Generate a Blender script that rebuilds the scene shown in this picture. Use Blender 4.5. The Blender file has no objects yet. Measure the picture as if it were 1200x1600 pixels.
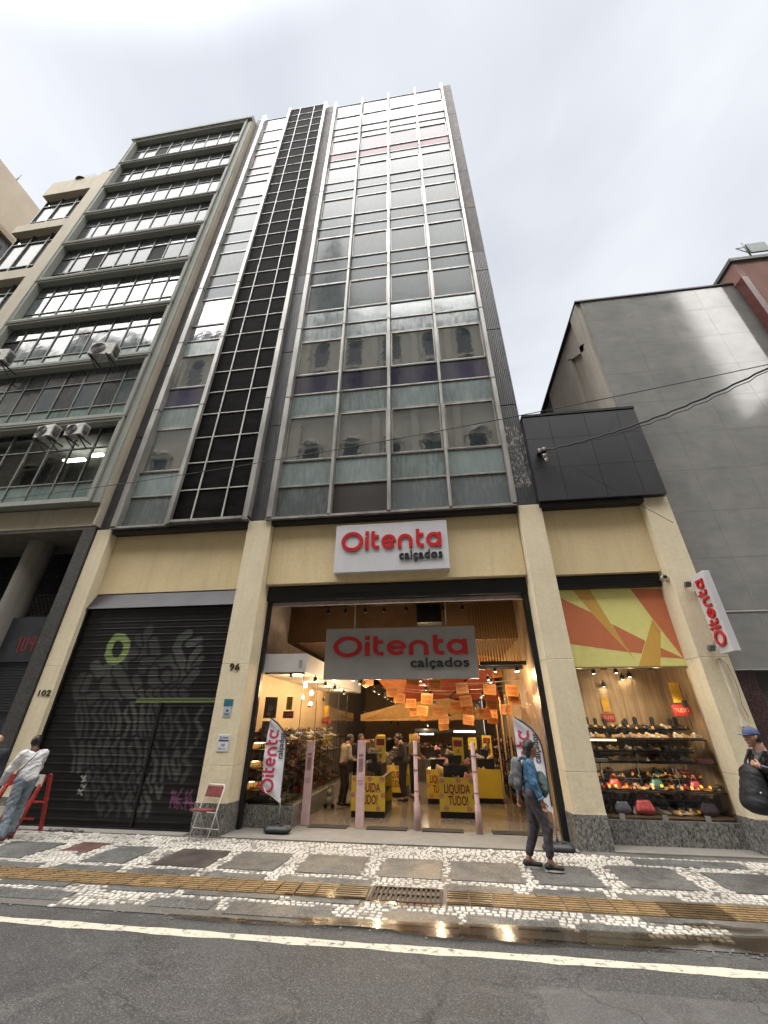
import bpy, math, random
import numpy as np
from mathutils import Vector, Matrix
random.seed(7)
rnd = random.Random(11)
S = bpy.context.scene
COL = S.collection
R = math.radians

# ------------------------------------------------------------------ camera
cam_d = bpy.data.cameras.new('camera')
cam = bpy.data.objects.new('camera', cam_d)
COL.objects.link(cam)
YAW, PIT, ROL, FOC = 0.1356, 0.4956, 0.0053, 616.08
cy, sy, cp, sp = math.cos(YAW), math.sin(YAW), math.cos(PIT), math.sin(PIT)
fwd = Vector((-sy * cp, cy * cp, sp))
rgt = Vector((cy, sy, 0))
upv = rgt.cross(fwd)
r2 = math.cos(ROL) * rgt + math.sin(ROL) * upv
u2 = -math.sin(ROL) * rgt + math.cos(ROL) * upv
CAM = Vector((0, -8.9, 1.85))
mw = Matrix.Identity(4)
for i in range(3):
    mw[i][0], mw[i][1], mw[i][2], mw[i][3] = r2[i], u2[i], -fwd[i], CAM[i]
cam.matrix_world = mw
cam_d.sensor_fit = 'VERTICAL'
cam_d.sensor_height = 36.0
cam_d.lens = 36.0 * FOC / 1600.0
cam_d.clip_start = 0.05
cam_d.clip_end = 2000
S.camera = cam

# ------------------------------------------------------------------ sky and sun
SUN_EL, SUN_AZ = 60.0, 205.0        # azimuth: where the veiled sun stands, behind the camera
W = bpy.data.worlds.new('World')
S.world = W
W.use_nodes = True
nt = W.node_tree
for n in list(nt.nodes):
    nt.nodes.remove(n)
def wn(t, **k):
    n = nt.nodes.new(t)
    for a, b in k.items():
        setattr(n, a, b)
    return n
sky = wn('ShaderNodeTexSky', sky_type='NISHITA', sun_disc=False)
sky.sun_elevation = R(SUN_EL)
sky.sun_rotation = R(SUN_AZ)
skys = wn('ShaderNodeVectorMath', operation='SCALE')
skys.inputs['Scale'].default_value = 0.10
nt.links.new(sky.outputs[0], skys.inputs[0])
tc = wn('ShaderNodeTexCoord')
mp = wn('ShaderNodeMapping')
mp.inputs['Scale'].default_value = (1.0, 1.0, 2.2)
nt.links.new(tc.outputs['Generated'], mp.inputs[0])
def wnoise(scale, detail, rough, dist=0.3):
    n = wn('ShaderNodeTexNoise')
    n.inputs['Scale'].default_value = scale
    n.inputs['Detail'].default_value = detail
    n.inputs['Roughness'].default_value = rough
    n.inputs['Distortion'].default_value = dist
    nt.links.new(mp.outputs[0], n.inputs['Vector'])
    return n
n1 = wnoise(1.3, 4, 0.45, 0.6)
n2 = wnoise(3.8, 4, 0.5, 0.5)
addn = wn('ShaderNodeMath', operation='MULTIPLY_ADD')
nt.links.new(n2.outputs[0], addn.inputs[0])
addn.inputs[1].default_value = 0.35
nt.links.new(n1.outputs[0], addn.inputs[2])
cr = wn('ShaderNodeValToRGB')
cr.color_ramp.elements[0].position = 0.44
cr.color_ramp.elements[0].color = (0.158, 0.165, 0.177, 1)
cr.color_ramp.elements[1].position = 0.86
cr.color_ramp.elements[1].color = (0.228, 0.232, 0.240, 1)
nt.links.new(addn.outputs[0], cr.inputs[0])
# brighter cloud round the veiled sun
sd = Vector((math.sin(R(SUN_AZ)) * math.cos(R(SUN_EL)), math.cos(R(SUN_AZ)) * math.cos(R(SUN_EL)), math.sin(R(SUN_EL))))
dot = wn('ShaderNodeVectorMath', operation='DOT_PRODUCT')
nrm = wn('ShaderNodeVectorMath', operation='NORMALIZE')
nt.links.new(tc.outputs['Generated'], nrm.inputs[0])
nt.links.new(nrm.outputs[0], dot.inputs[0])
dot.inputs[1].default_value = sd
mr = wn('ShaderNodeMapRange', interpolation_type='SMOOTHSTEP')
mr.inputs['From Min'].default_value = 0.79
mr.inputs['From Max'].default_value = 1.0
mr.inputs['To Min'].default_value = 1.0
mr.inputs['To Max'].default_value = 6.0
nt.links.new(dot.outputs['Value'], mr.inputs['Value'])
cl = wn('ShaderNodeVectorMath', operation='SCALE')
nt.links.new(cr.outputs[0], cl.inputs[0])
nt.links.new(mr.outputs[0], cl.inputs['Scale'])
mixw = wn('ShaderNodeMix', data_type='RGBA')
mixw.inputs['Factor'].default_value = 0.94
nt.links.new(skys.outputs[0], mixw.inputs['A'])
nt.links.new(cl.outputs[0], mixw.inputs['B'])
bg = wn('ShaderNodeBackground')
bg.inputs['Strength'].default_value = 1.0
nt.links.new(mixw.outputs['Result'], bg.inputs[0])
wo = wn('ShaderNodeOutputWorld')
nt.links.new(bg.outputs[0], wo.inputs[0])

sun_d = bpy.data.lights.new('sun', 'SUN')
sun_d.energy = 3.2
sun_d.angle = R(110)
sun_d.color = (1.0, 0.96, 0.9)
sun = bpy.data.objects.new('sun', sun_d)
COL.objects.link(sun)
sun.rotation_euler = (-sd).to_track_quat('-Z', 'Y').to_euler()
sun.location = (0, -20, 40)

S.view_settings.view_transform = 'Standard'
S.view_settings.look = 'None'
S.view_settings.exposure = 2.08
S.view_settings.gamma = 1.0
S.view_settings.use_curve_mapping = False
S.render.engine = 'CYCLES'
S.cycles.use_denoising = True
S.cycles.max_bounces = 7
S.cycles.diffuse_bounces = 4
S.cycles.glossy_bounces = 4
S.cycles.transparent_max_bounces = 12
S.cycles.transmission_bounces = 4
S.cycles.sample_clamp_indirect = 4.0
S.cycles.caustics_reflective = False
S.cycles.caustics_refractive = False

# ------------------------------------------------------------------ pixel helpers (photo pixel -> point on a plane of the place)
def ray(x, y):
    return (r2 * ((x - 600) / FOC) - u2 * ((y - 800) / FOC) + fwd)
def atY(x, y, Y):
    d = ray(x, y); t = (Y - CAM.y) / d.y
    return CAM + d * t

# ------------------------------------------------------------------ materials
MATS = {}
def new_mat(name):
    m = bpy.data.materials.new(name); m.use_nodes = True
    t = m.node_tree
    b = t.nodes['Principled BSDF']
    return m, t, b
def N(t, ty, **k):
    n = t.nodes.new(ty)
    for a, b in k.items():
        setattr(n, a, b)
    return n
def coordv(t, coord='pos', scale=(1, 1, 1)):
    if coord == 'pos':
        s = N(t, 'ShaderNodeNewGeometry').outputs['Position']
    else:
        s = N(t, 'ShaderNodeTexCoord').outputs['Object']
    if tuple(scale) != (1, 1, 1):
        m = N(t, 'ShaderNodeMapping')
        m.inputs['Scale'].default_value = scale
        t.links.new(s, m.inputs[0]); s = m.outputs[0]
    return s
def noise(t, vec, scale, detail=5, rough=0.55, dist=0.0):
    n = N(t, 'ShaderNodeTexNoise')
    n.inputs['Scale'].default_value = scale
    n.inputs['Detail'].default_value = detail
    n.inputs['Roughness'].default_value = rough
    n.inputs['Distortion'].default_value = dist
    t.links.new(vec, n.inputs['Vector'])
    return n.outputs[0]
def ramp(t, fac, stops):
    r = N(t, 'ShaderNodeValToRGB')
    e = r.color_ramp.elements
    while len(e) < len(stops):
        e.new(0.5)
    for i, (p, c) in enumerate(stops):
        e[i].position = p
        e[i].color = (c, c, c, 1) if not isinstance(c, (tuple, list)) else tuple(c[:3]) + (1,)
    t.links.new(fac, r.inputs[0])
    return r.outputs[0]
def mixc(t, fac, a, b, mode='MIX'):
    m = N(t, 'ShaderNodeMix', data_type='RGBA', blend_type=mode)
    for s, v in (('Factor', fac), ('A', a), ('B', b)):
        if hasattr(v, 'links') or hasattr(v, 'is_linked'):
            t.links.new(v, m.inputs[s])
        elif s == 'Factor':
            m.inputs[s].default_value = v
        else:
            m.inputs[s].default_value = tuple(v[:3]) + (1,)
    return m.outputs['Result']
def bump(t, b, h, strength=0.3, dist=0.01):
    n = N(t, 'ShaderNodeBump')
    n.inputs['Strength'].default_value = strength
    n.inputs['Distance'].default_value = dist
    t.links.new(h, n.inputs['Height'])
    t.links.new(n.outputs[0], b.inputs['Normal'])
def plain(name, c, rough=0.6, metal=0.0, var=0.12, scale=6.0, bmp=0.0, coord='obj', spec=0.5, c2=None, stretch=(1, 1, 1)):
    """painted / plastic / cloth surface with a little wear"""
    if name in MATS:
        return MATS[name]
    m, t, b = new_mat(name)
    v = coordv(t, coord, stretch)
    f = noise(t, v, scale, 6, 0.6)
    dk = c2 if c2 else tuple(x * (1 - var * 1.6) for x in c[:3])
    lt = c if c2 else tuple(min(1, x * (1 + var)) for x in c[:3])
    col = mixc(t, ramp(t, f, [(0.35, 0.0), (0.65, 1.0)]), dk, lt)
    t.links.new(col, b.inputs['Base Color'])
    b.inputs['Roughness'].default_value = rough
    b.inputs['Metallic'].default_value = metal
    b.inputs['Specular IOR Level'].default_value = spec
    if bmp:
        bump(t, b, noise(t, v, scale * 6, 4), bmp, 0.01)
    MATS[name] = m
    return m
def emit(name, c, s):
    if name in MATS:
        return MATS[name]
    m, t, b = new_mat(name)
    b.inputs['Base Color'].default_value = tuple(c) + (1,)
    b.inputs['Emission Color'].default_value = tuple(c) + (1,)
    b.inputs['Emission Strength'].default_value = s
    MATS[name] = m
    return m
def render_wall(name, c, stain=0.25, streak=True, spots=0.0, bmp=0.25, rough=0.85, tint=(0.35, 0.32, 0.27)):
    """painted render with blotches, rain streaks and chips"""
    if name in MATS:
        return MATS[name]
    m, t, b = new_mat(name)
    v = coordv(t)
    a = noise(t, v, 0.9, 6, 0.6, 0.3)
    col = mixc(t, ramp(t, a, [(0.3, 0.0), (0.7, 1.0)]), tuple(x * 0.86 for x in c), c)
    f = noise(t, v, 22, 5, 0.7)
    col = mixc(t, ramp(t, f, [(0.35, 0.0), (0.68, 1.0)]), mixc(t, 1.0, col, (0.88, 0.87, 0.84), 'MULTIPLY'), col)
    if streak:
        s = noise(t, coordv(t, 'pos', (6, 6, 0.35)), 1.3, 5, 0.6)
        k = N(t, 'ShaderNodeMath', operation='MULTIPLY')
        t.links.new(ramp(t, s, [(0.5, 0.0), (0.78, 1.0)]), k.inputs[0])
        k.inputs[1].default_value = stain
        col = mixc(t, k.outputs[0], col, tuple(x * y for x, y in zip(c, tint)))
    if spots:
        s = noise(t, v, 7, 6, 0.7, 1.5)
        k = N(t, 'ShaderNodeMath', operation='MULTIPLY')
        t.links.new(ramp(t, s, [(0.62, 0.0), (0.68, 1.0)]), k.inputs[0])
        k.inputs[1].default_value = spots
        col = mixc(t, k.outputs[0], col, tuple(x * 0.5 for x in c))
    # splash dirt thrown up from the pavement, and a few scuffs
    splash = N(t, 'ShaderNodeSeparateXYZ'); t.links.new(v, splash.inputs[0])
    mrz = N(t, 'ShaderNodeMapRange'); mrz.inputs['From Min'].default_value = 2.2; mrz.inputs['From Max'].default_value = .5; t.links.new(splash.outputs['Z'], mrz.inputs['Value'])
    kz = N(t, 'ShaderNodeMath', operation='MULTIPLY'); t.links.new(mrz.outputs[0], kz.inputs[0]); t.links.new(ramp(t, noise(t, v, 3.5, 8, .75, .8), [(.42, 0), (.7, .55)]), kz.inputs[1])
    col = mixc(t, kz.outputs[0], col, tuple(x * .48 for x in c))
    col = mixc(t, ramp(t, noise(t, v, 11, 8, .8, 2.0), [(.66, 0), (.70, .45)]), col, tuple(x * .6 for x in c))
    t.links.new(col, b.inputs['Base Color'])
    b.inputs['Roughness'].default_value = rough
    bump(t, b, noise(t, v, 60, 4, 0.7), bmp, 0.006)
    MATS[name] = m
    return m
def granite(name, lo, hi, scale=38, rough=0.35, stretch=(1, 1, 1)):
    if name in MATS:
        return MATS[name]
    m, t, b = new_mat(name)
    v = coordv(t, 'pos', stretch)
    f = noise(t, v, scale, 3, 0.75, 0.6)
    g = noise(t, v, scale * 0.16, 5, 0.6)
    col = mixc(t, ramp(t, f, [(0.38, 0.0), (0.5, 0.45), (0.62, 1.0)]), lo, hi)
    col = mixc(t, ramp(t, g, [(0.3, 0.0), (0.7, 1.0)]), mixc(t, 1.0, col, (0.75, 0.75, 0.76), 'MULTIPLY'), col)
    t.links.new(col, b.inputs['Base Color'])
    b.inputs['Roughness'].default_value = rough
    MATS[name] = m
    return m
def glass_pane(name, c, dirt=0.3, dirtc=(0.30, 0.34, 0.33), ior=2.0, rough=0.05, wav=0.05, lo=0.6):
    """facade glass with a dark room behind it: mirror-like coat, rain dirt, slightly wavy"""
    if name in MATS:
        return MATS[name]
    m, t, b = new_mat(name)
    v = coordv(t)
    oi = N(t, 'ShaderNodeObjectInfo').outputs['Random']
    s = noise(t, coordv(t, 'pos', (5, 5, 0.8)), 2.2, 6, 0.65)
    g = noise(t, v, 1.1, 6, 0.6, 0.8)
    k = N(t, 'ShaderNodeMath', operation='MULTIPLY')
    t.links.new(ramp(t, s, [(0.3, 0.25), (0.7, 1.0)]), k.inputs[0])
    t.links.new(ramp(t, g, [(0.3, 0.45), (0.65, 1.0)]), k.inputs[1])
    k2 = N(t, 'ShaderNodeMath', operation='MULTIPLY')
    t.links.new(k.outputs[0], k2.inputs[0]); k2.inputs[1].default_value = dirt
    var = mixc(t, oi, tuple(x * lo for x in c), tuple(x * 1.25 for x in c))
    col = mixc(t, k2.outputs[0], var, dirtc)
    t.links.new(col, b.inputs['Base Color'])
    b.inputs['IOR'].default_value = ior
    rr = N(t, 'ShaderNodeMath', operation='MULTIPLY_ADD')
    t.links.new(k2.outputs[0], rr.inputs[0]); rr.inputs[1].default_value = 0.30; rr.inputs[2].default_value = rough
    t.links.new(rr.outputs[0], b.inputs['Roughness'])
    if wav:
        bump(t, b, noise(t, v, 1.6, 3, 0.5, 0.4), wav, 0.05)
    MATS[name] = m
    return m
def clear_glass(name, tint=(1, 1, 1), refl=1.0):
    if name in MATS:
        return MATS[name]
    m = bpy.data.materials.new(name); m.use_nodes = True
    t = m.node_tree
    t.nodes.clear()
    o = N(t, 'ShaderNodeOutputMaterial'); mx = N(t, 'ShaderNodeMixShader')
    tr = N(t, 'ShaderNodeBsdfTransparent'); gl = N(t, 'ShaderNodeBsdfGlossy')
    tr.inputs[0].default_value = tuple(tint) + (1,)
    gl.inputs['Roughness'].default_value = 0.01
    fr = N(t, 'ShaderNodeFresnel'); fr.inputs[0].default_value = 1.5
    k = N(t, 'ShaderNodeMath', operation='MULTIPLY'); k.inputs[1].default_value = refl
    t.links.new(fr.outputs[0], k.inputs[0])
    t.links.new(k.outputs[0], mx.inputs[0]); t.links.new(tr.outputs[0], mx.inputs[1]); t.links.new(gl.outputs[0], mx.inputs[2])
    t.links.new(mx.outputs[0], o.inputs[0])
    MATS[name] = m
    return m

# ------------------------------------------------------------------ mesh helpers
def tag(o, label=None, cat=None, group=None, kind=None):
    if label: o['label'] = label
    if cat: o['category'] = cat
    if group: o['group'] = group
    if kind: o['kind'] = kind
    return o
def thing(name, label, cat, loc=(0, 0, 0), group=None, rz=0.0):
    o = bpy.data.objects.new(name, None)
    o.empty_display_size = 0.2
    COL.objects.link(o)
    o.location = loc; o.rotation_euler = (0, 0, rz)
    return tag(o, label, cat, group)
class MB:
    def __init__(s):
        s.v = []; s.f = []; s.m = []; s.sm = []
    def add(s, vs, fs, mi=0, smooth=False):
        b = len(s.v)
        s.v += [tuple(p) for p in vs]
        for f in fs:
            s.f.append([b + i for i in f]); s.m.append(mi); s.sm.append(smooth)
        return s
    def box(s, x0, x1, y0, y1, z0, z1, mi=0):
        v = [(x, y, z) for z in (z0, z1) for y in (y0, y1) for x in (x0, x1)]
        return s.add(v, [(0, 2, 3, 1), (4, 5, 7, 6), (0, 1, 5, 4), (2, 6, 7, 3), (0, 4, 6, 2), (1, 3, 7, 5)], mi)
    def quad(s, a, b, c, d, mi=0):
        return s.add([a, b, c, d], [(0, 1, 2, 3)], mi)
    def obox(s, c, ux, uy, uz, mi=0):
        c, ux, uy, uz = map(Vector, (c, ux, uy, uz))
        v = [c + ux * x + uy * y + uz * z for z in (-1, 1) for y in (-1, 1) for x in (-1, 1)]
        return s.add(v, [(0, 2, 3, 1), (4, 5, 7, 6), (0, 1, 5, 4), (2, 6, 7, 3), (0, 4, 6, 2), (1, 3, 7, 5)], mi)
    def prism(s, poly, frm, h, mi=0):
        """poly: 2D outline; frm(u, v, w) -> point; thickness from w=0 to w=h"""
        n = len(poly)
        v = [frm(u, w, 0) for u, w in poly] + [frm(u, w, h) for u, w in poly]
        f = [tuple(range(n)), tuple(range(2 * n - 1, n - 1, -1))]
        f += [(i, i + n, (i + 1) % n + n, (i + 1) % n) for i in range(n)]
        return s.add(v, f, mi)
    def tube(s, pts, r, n=8, mi=0, cap=True, smooth=True):
        pts = [Vector(p) for p in pts]
        rs = r if isinstance(r, (list, tuple)) else [r] * len(pts)
        v = []; prev = None
        for i, p in enumerate(pts):
            d = (pts[min(i + 1, len(pts) - 1)] - pts[max(i - 1, 0)]).normalized()
            a = prev if prev is not None else (Vector((0, 0, 1)) if abs(d.z) < 0.9 else Vector((1, 0, 0)))
            u = (a - d * a.dot(d)).normalized()
            prev = u
            w = d.cross(u)
            v += [p + (u * math.cos(2 * math.pi * k / n) + w * math.sin(2 * math.pi * k / n)) * rs[i] for k in range(n)]
        f = [(i * n + k, i * n + (k + 1) % n, (i + 1) * n + (k + 1) % n, (i + 1) * n + k) for i in range(len(pts) - 1) for k in range(n)]
        s.add(v, f, mi, smooth)
        if cap:
            b = len(s.v) - len(v)
            s.f.append([b + k for k in range(n)][::-1]); s.m.append(mi); s.sm.append(False)
            s.f.append([b + (len(pts) - 1) * n + k for k in range(n)]); s.m.append(mi); s.sm.append(False)
        return s
    def lathe(s, c, prof, n=20, mi=0, axis='z'):
        v = []
        for r_, z_ in prof:
            for k in range(n):
                a = 2 * math.pi * k / n
                p = (r_ * math.cos(a), r_ * math.sin(a), z_)
                if axis == 'y': p = (p[0], p[2], p[1])
                if axis == 'x': p = (p[2], p[0], p[1])
                v.append((c[0] + p[0], c[1] + p[1], c[2] + p[2]))
        f = [(i * n + k, i * n + (k + 1) % n, (i + 1) * n + (k + 1) % n, (i + 1) * n + k) for i in range(len(prof) - 1) for k in range(n)]
        return s.add(v, f, mi, True)
    def build(s, name, mats, parent=None, bevel=0.0, local=False, recalc=False, label=None, cat=None, group=None, kind=None):
        if not isinstance(mats, (list, tuple)):
            mats = [mats]
        me = bpy.data.meshes.new(name)
        o = bpy.data.objects.new(name, me)
        off = Vector((0, 0, 0))
        if not local:
            if parent is not None:
                off = parent['_org'] if '_org' in parent else parent.location
                off = Vector(off)
            else:
                xs = np.array([tuple(p) for p in s.v])
                lo, hi = xs.min(0), xs.max(0)
                off = Vector(((lo[0] + hi[0]) / 2, (lo[1] + hi[1]) / 2, lo[2]))
                o.location = off
        vv = [(p[0] - off.x, p[1] - off.y, p[2] - off.z) for p in s.v]
        me.from_pydata(vv, [], s.f)
        for m in mats:
            me.materials.append(m)
        me.polygons.foreach_set('material_index', s.m)
        me.polygons.foreach_set('use_smooth', s.sm)
        me.update()
        if recalc:
            import bmesh
            b = bmesh.new(); b.from_mesh(me); bmesh.ops.recalc_face_normals(b, faces=b.faces); b.to_mesh(me); b.free()
        COL.objects.link(o)
        if parent is not None:
            o.parent = parent
        if bevel:
            md = o.modifiers.new('bevel', 'BEVEL'); md.width = bevel; md.segments = 2; md.limit_method = 'ANGLE'; md.angle_limit = R(40)
        tag(o, label, cat, group, kind)
        return o
# a mesh child of a mesh: its verts are written in world space, so keep where the chain sits
def sub(mb, name, mats, parent, **k):
    """build a child whose parent is a mesh part at its thing's origin"""
    org = parent
    tot = Vector((0, 0, 0))
    while org is not None:
        tot += org.location; org = org.parent
    for i, p in enumerate(mb.v):
        mb.v[i] = (p[0] - tot.x, p[1] - tot.y, p[2] - tot.z)
    return mb.build(name, mats, parent, local=True, **k)
def copy_tree(o, parent=None):
    c = o.copy(); COL.objects.link(c)
    if parent is not None: c.parent = parent
    for ch in list(o.children):
        copy_tree(ch, c)
    return c
FCACHE = {}
def text_mesh(s, size=1.0, ext=0.0, off=0.0, sx=1.0):
    """vertices and faces of a word, baseline start at 0,0 in the xy plane"""
    key = (s, ext, off)
    if key not in FCACHE:
        c = bpy.data.curves.new('word', 'FONT'); c.body = s; c.extrude = ext; c.offset = off; c.resolution_u = 3
        o = bpy.data.objects.new('word', c); COL.objects.link(o)
        dg = bpy.context.evaluated_depsgraph_get()
        me = o.evaluated_get(dg).to_mesh()
        vs = [tuple(v.co) for v in me.vertices]; fs = [tuple(p.vertices) for p in me.polygons]
        o.evaluated_get(dg).to_mesh_clear()
        bpy.data.objects.remove(o); bpy.data.curves.remove(c)
        FCACHE[key] = (vs, fs)
    vs, fs = FCACHE[key]
    w = max(v[0] for v in vs) - min(v[0] for v in vs)
    x0 = min(v[0] for v in vs)
    return [((v[0] - x0) * size * sx, v[1] * size, v[2] * size) for v in vs], fs, w * size * sx
def add_text(mb, s, org, ux, uy, width=None, height=0.1, ext=0.02, off=0.0, mi=0, align='c'):
    """word on the plane org + ux*u + uy*v; height = capital height; normal = ux x uy"""
    org, ux, uy = Vector(org), Vector(ux).normalized(), Vector(uy).normalized()
    nn = ux.cross(uy)
    vs, fs, w = text_mesh(s, 1.0, ext / (height / 0.73), off)
    k = height / 0.73
    kx = (width / w) if width else k
    W_ = w * kx
    o0 = {'c': -W_ / 2, 'l': 0, 'r': -W_}[align]
    mb.add([org + ux * (v[0] * kx + o0) + uy * (v[1] * k) + nn * (v[2] * k + ext) for v in vs], fs, mi)
    return W_
def ribbon(mb, pts, w, frm, z0, z1, mi=0, caps=True):
    """flat stroke of width w along 2D pts, standing from z0 to z1"""
    n = len(pts); L = []; Rr = []
    for i in range(n):
        a = Vector(pts[max(i - 1, 0)]); b = Vector(pts[min(i + 1, n - 1)])
        d = (b - a); d = d.normalized() if d.length else Vector((1, 0))
        nn = Vector((-d.y, d.x)); p = Vector(pts[i])
        ww = w[i] if isinstance(w, (list, tuple)) else w
        L.append(p + nn * ww / 2); Rr.append(p - nn * ww / 2)
    v = [frm(p.x, p.y, z1) for p in L] + [frm(p.x, p.y, z1) for p in Rr] + [frm(p.x, p.y, z0) for p in L] + [frm(p.x, p.y, z0) for p in Rr]
    f = []
    for i in range(n - 1):
        f += [(i, i + n, i + n + 1, i + 1), (i, i + 1, i + 1 + 2 * n, i + 2 * n), (i + n, i + 3 * n, i + 1 + 3 * n, i + n + 1)]
    f += [(0, 2 * n, 3 * n, n), (n - 1, 2 * n - 1, 4 * n - 1, 3 * n - 1)]
    mb.add(v, f, mi)
def arc(cx, cy_, rx, ry, a0, a1, n=18):
    return [(cx + rx * math.cos(R(a0 + (a1 - a0) * i / n)), cy_ + ry * math.sin(R(a0 + (a1 - a0) * i / n))) for i in range(n + 1)]
# the shoe shop's word mark, drawn stroke by stroke; baseline y = 0, x-height about 54, whole width about 362
LOGO = [
    (arc(40, 33, 33.5, 31.5, 65, 425, 36), 13),
    ([(94, 0), (94, 49)], 13), ([(94, 57), (94, 71)], 13),
    ([(116, 70), (116, 20)] + arc(130, 20, 14, 14, 180, 272, 8) + [(138, 6.2)], 12.5), ([(116, 48), (137, 48)], 11.5),
    (arc(173, 27, 20.5, 21, 0, 322, 24), 12.5), ([(160, 27), (194, 27)], 10),
    ([(212, 0), (212, 27)] + arc(232, 27, 20, 20, 180, 0, 16) + [(252, 27), (252, 0)], 12.5),
    ([(277, 70), (277, 20)] + arc(291, 20, 14, 14, 180, 272, 8) + [(298, 6.2)], 12.5), ([(277, 48), (298, 48)], 11.5),
    (arc(333, 27, 20.5, 21, 0, 360, 26), 12.5), ([(353.5, 0), (353.5, 54)], 12.5),
]
def add_logo(mb, org, ux, uy, width, ext=0.03, mi=0, sc_v=1.0, base=0.0):
    org, ux, uy = Vector(org), Vector(ux).normalized(), Vector(uy).normalized()
    nn = ux.cross(uy); k = width / 362.0
    frm = lambda u, v, w: org + ux * (u * k) + uy * (v * k * sc_v) + nn * w
    for i, (p, w) in enumerate(LOGO):
        ribbon(mb, p, w, frm, base, base + ext + (i % 3) * 0.0007, mi)

# ------------------------------------------------------------------ smooth bodies: a distance field of tapered limbs, skinned with surface nets
def surf_nets(f, lo, h):
    sx, sy_, sz = f.shape
    ins = f < 0
    c = np.zeros((sx - 1, sy_ - 1, sz - 1), bool)
    cnt = np.zeros(c.shape, np.int32)
    corners = [(i, j, k) for i in (0, 1) for j in (0, 1) for k in (0, 1)]
    for i, j, k in corners:
        cnt += ins[i:sx - 1 + i, j:sy_ - 1 + j, k:sz - 1 + k]
    act = (cnt > 0) & (cnt < 8)
    acc = np.zeros(c.shape + (3,)); num = np.zeros(c.shape)
    for a in corners:
        for ax in range(3):
            if a[ax] == 1: continue
            b = list(a); b[ax] = 1; b = tuple(b)
            fa = f[a[0]:sx - 1 + a[0], a[1]:sy_ - 1 + a[1], a[2]:sz - 1 + a[2]]
            fb = f[b[0]:sx - 1 + b[0], b[1]:sy_ - 1 + b[1], b[2]:sz - 1 + b[2]]
            cr_ = (fa < 0) != (fb < 0)
            t = np.where(cr_, fa / np.where(fa == fb, 1, fa - fb), 0)
            for d in range(3):
                acc[..., d] += np.where(cr_, a[d] + (t if d == ax else 0), 0)
            num += cr_
    idx = -np.ones(c.shape, np.int64)
    ii = np.argwhere(act)
    idx[act] = np.arange(len(ii))
    V = (ii + acc[act] / num[act][:, None]) * h + lo
    F = []
    for ax in range(3):
        u, w = (ax + 1) % 3, (ax + 2) % 3
        sl0 = [slice(None)] * 3; sl1 = [slice(None)] * 3
        sl0[ax] = slice(0, -1); sl1[ax] = slice(1, None)
        A = ins[tuple(sl0)]; B = ins[tuple(sl1)]
        e = np.argwhere(A != B)
        if not len(e): continue
        lim = np.array(c.shape)
        ok = (e[:, u] > 0) & (e[:, w] > 0) & (e[:, u] < lim[u]) & (e[:, w] < lim[w]) & (e[:, ax] < lim[ax])
        e = e[ok]
        s = A[tuple(e.T)]
        q = []
        for du, dw in ((-1, -1), (0, -1), (0, 0), (-1, 0)):
            g = e.copy(); g[:, u] += du; g[:, w] += dw
            q.append(idx[tuple(g.T)])
        q = np.array(q).T
        q[~s] = q[~s][:, ::-1]
        F.append(q)
    return V, np.concatenate(F)
def rcone(P, a, b, ra, rb, sc=None):
    a = np.array(a, float); b = np.array(b, float)
    Q = P
    if sc is not None:
        s = np.array(sc, float); m = s.min()
        Q = (P - a) / s + a; b = (b - a) / s + a
    ba = b - a; L = max((ba * ba).sum(), 1e-9)
    t = np.clip(((Q - a) @ ba) / L, 0, 1)
    d = np.linalg.norm(Q - a - t[..., None] * ba, axis=-1) - (ra + (rb - ra) * t)
    return d * (1.0 if sc is None else m)
def smin(a, b, k):
    h = np.clip(0.5 + 0.5 * (b - a) / k, 0, 1)
    return b + (a - b) * h - k * h * (1 - h)
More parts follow.
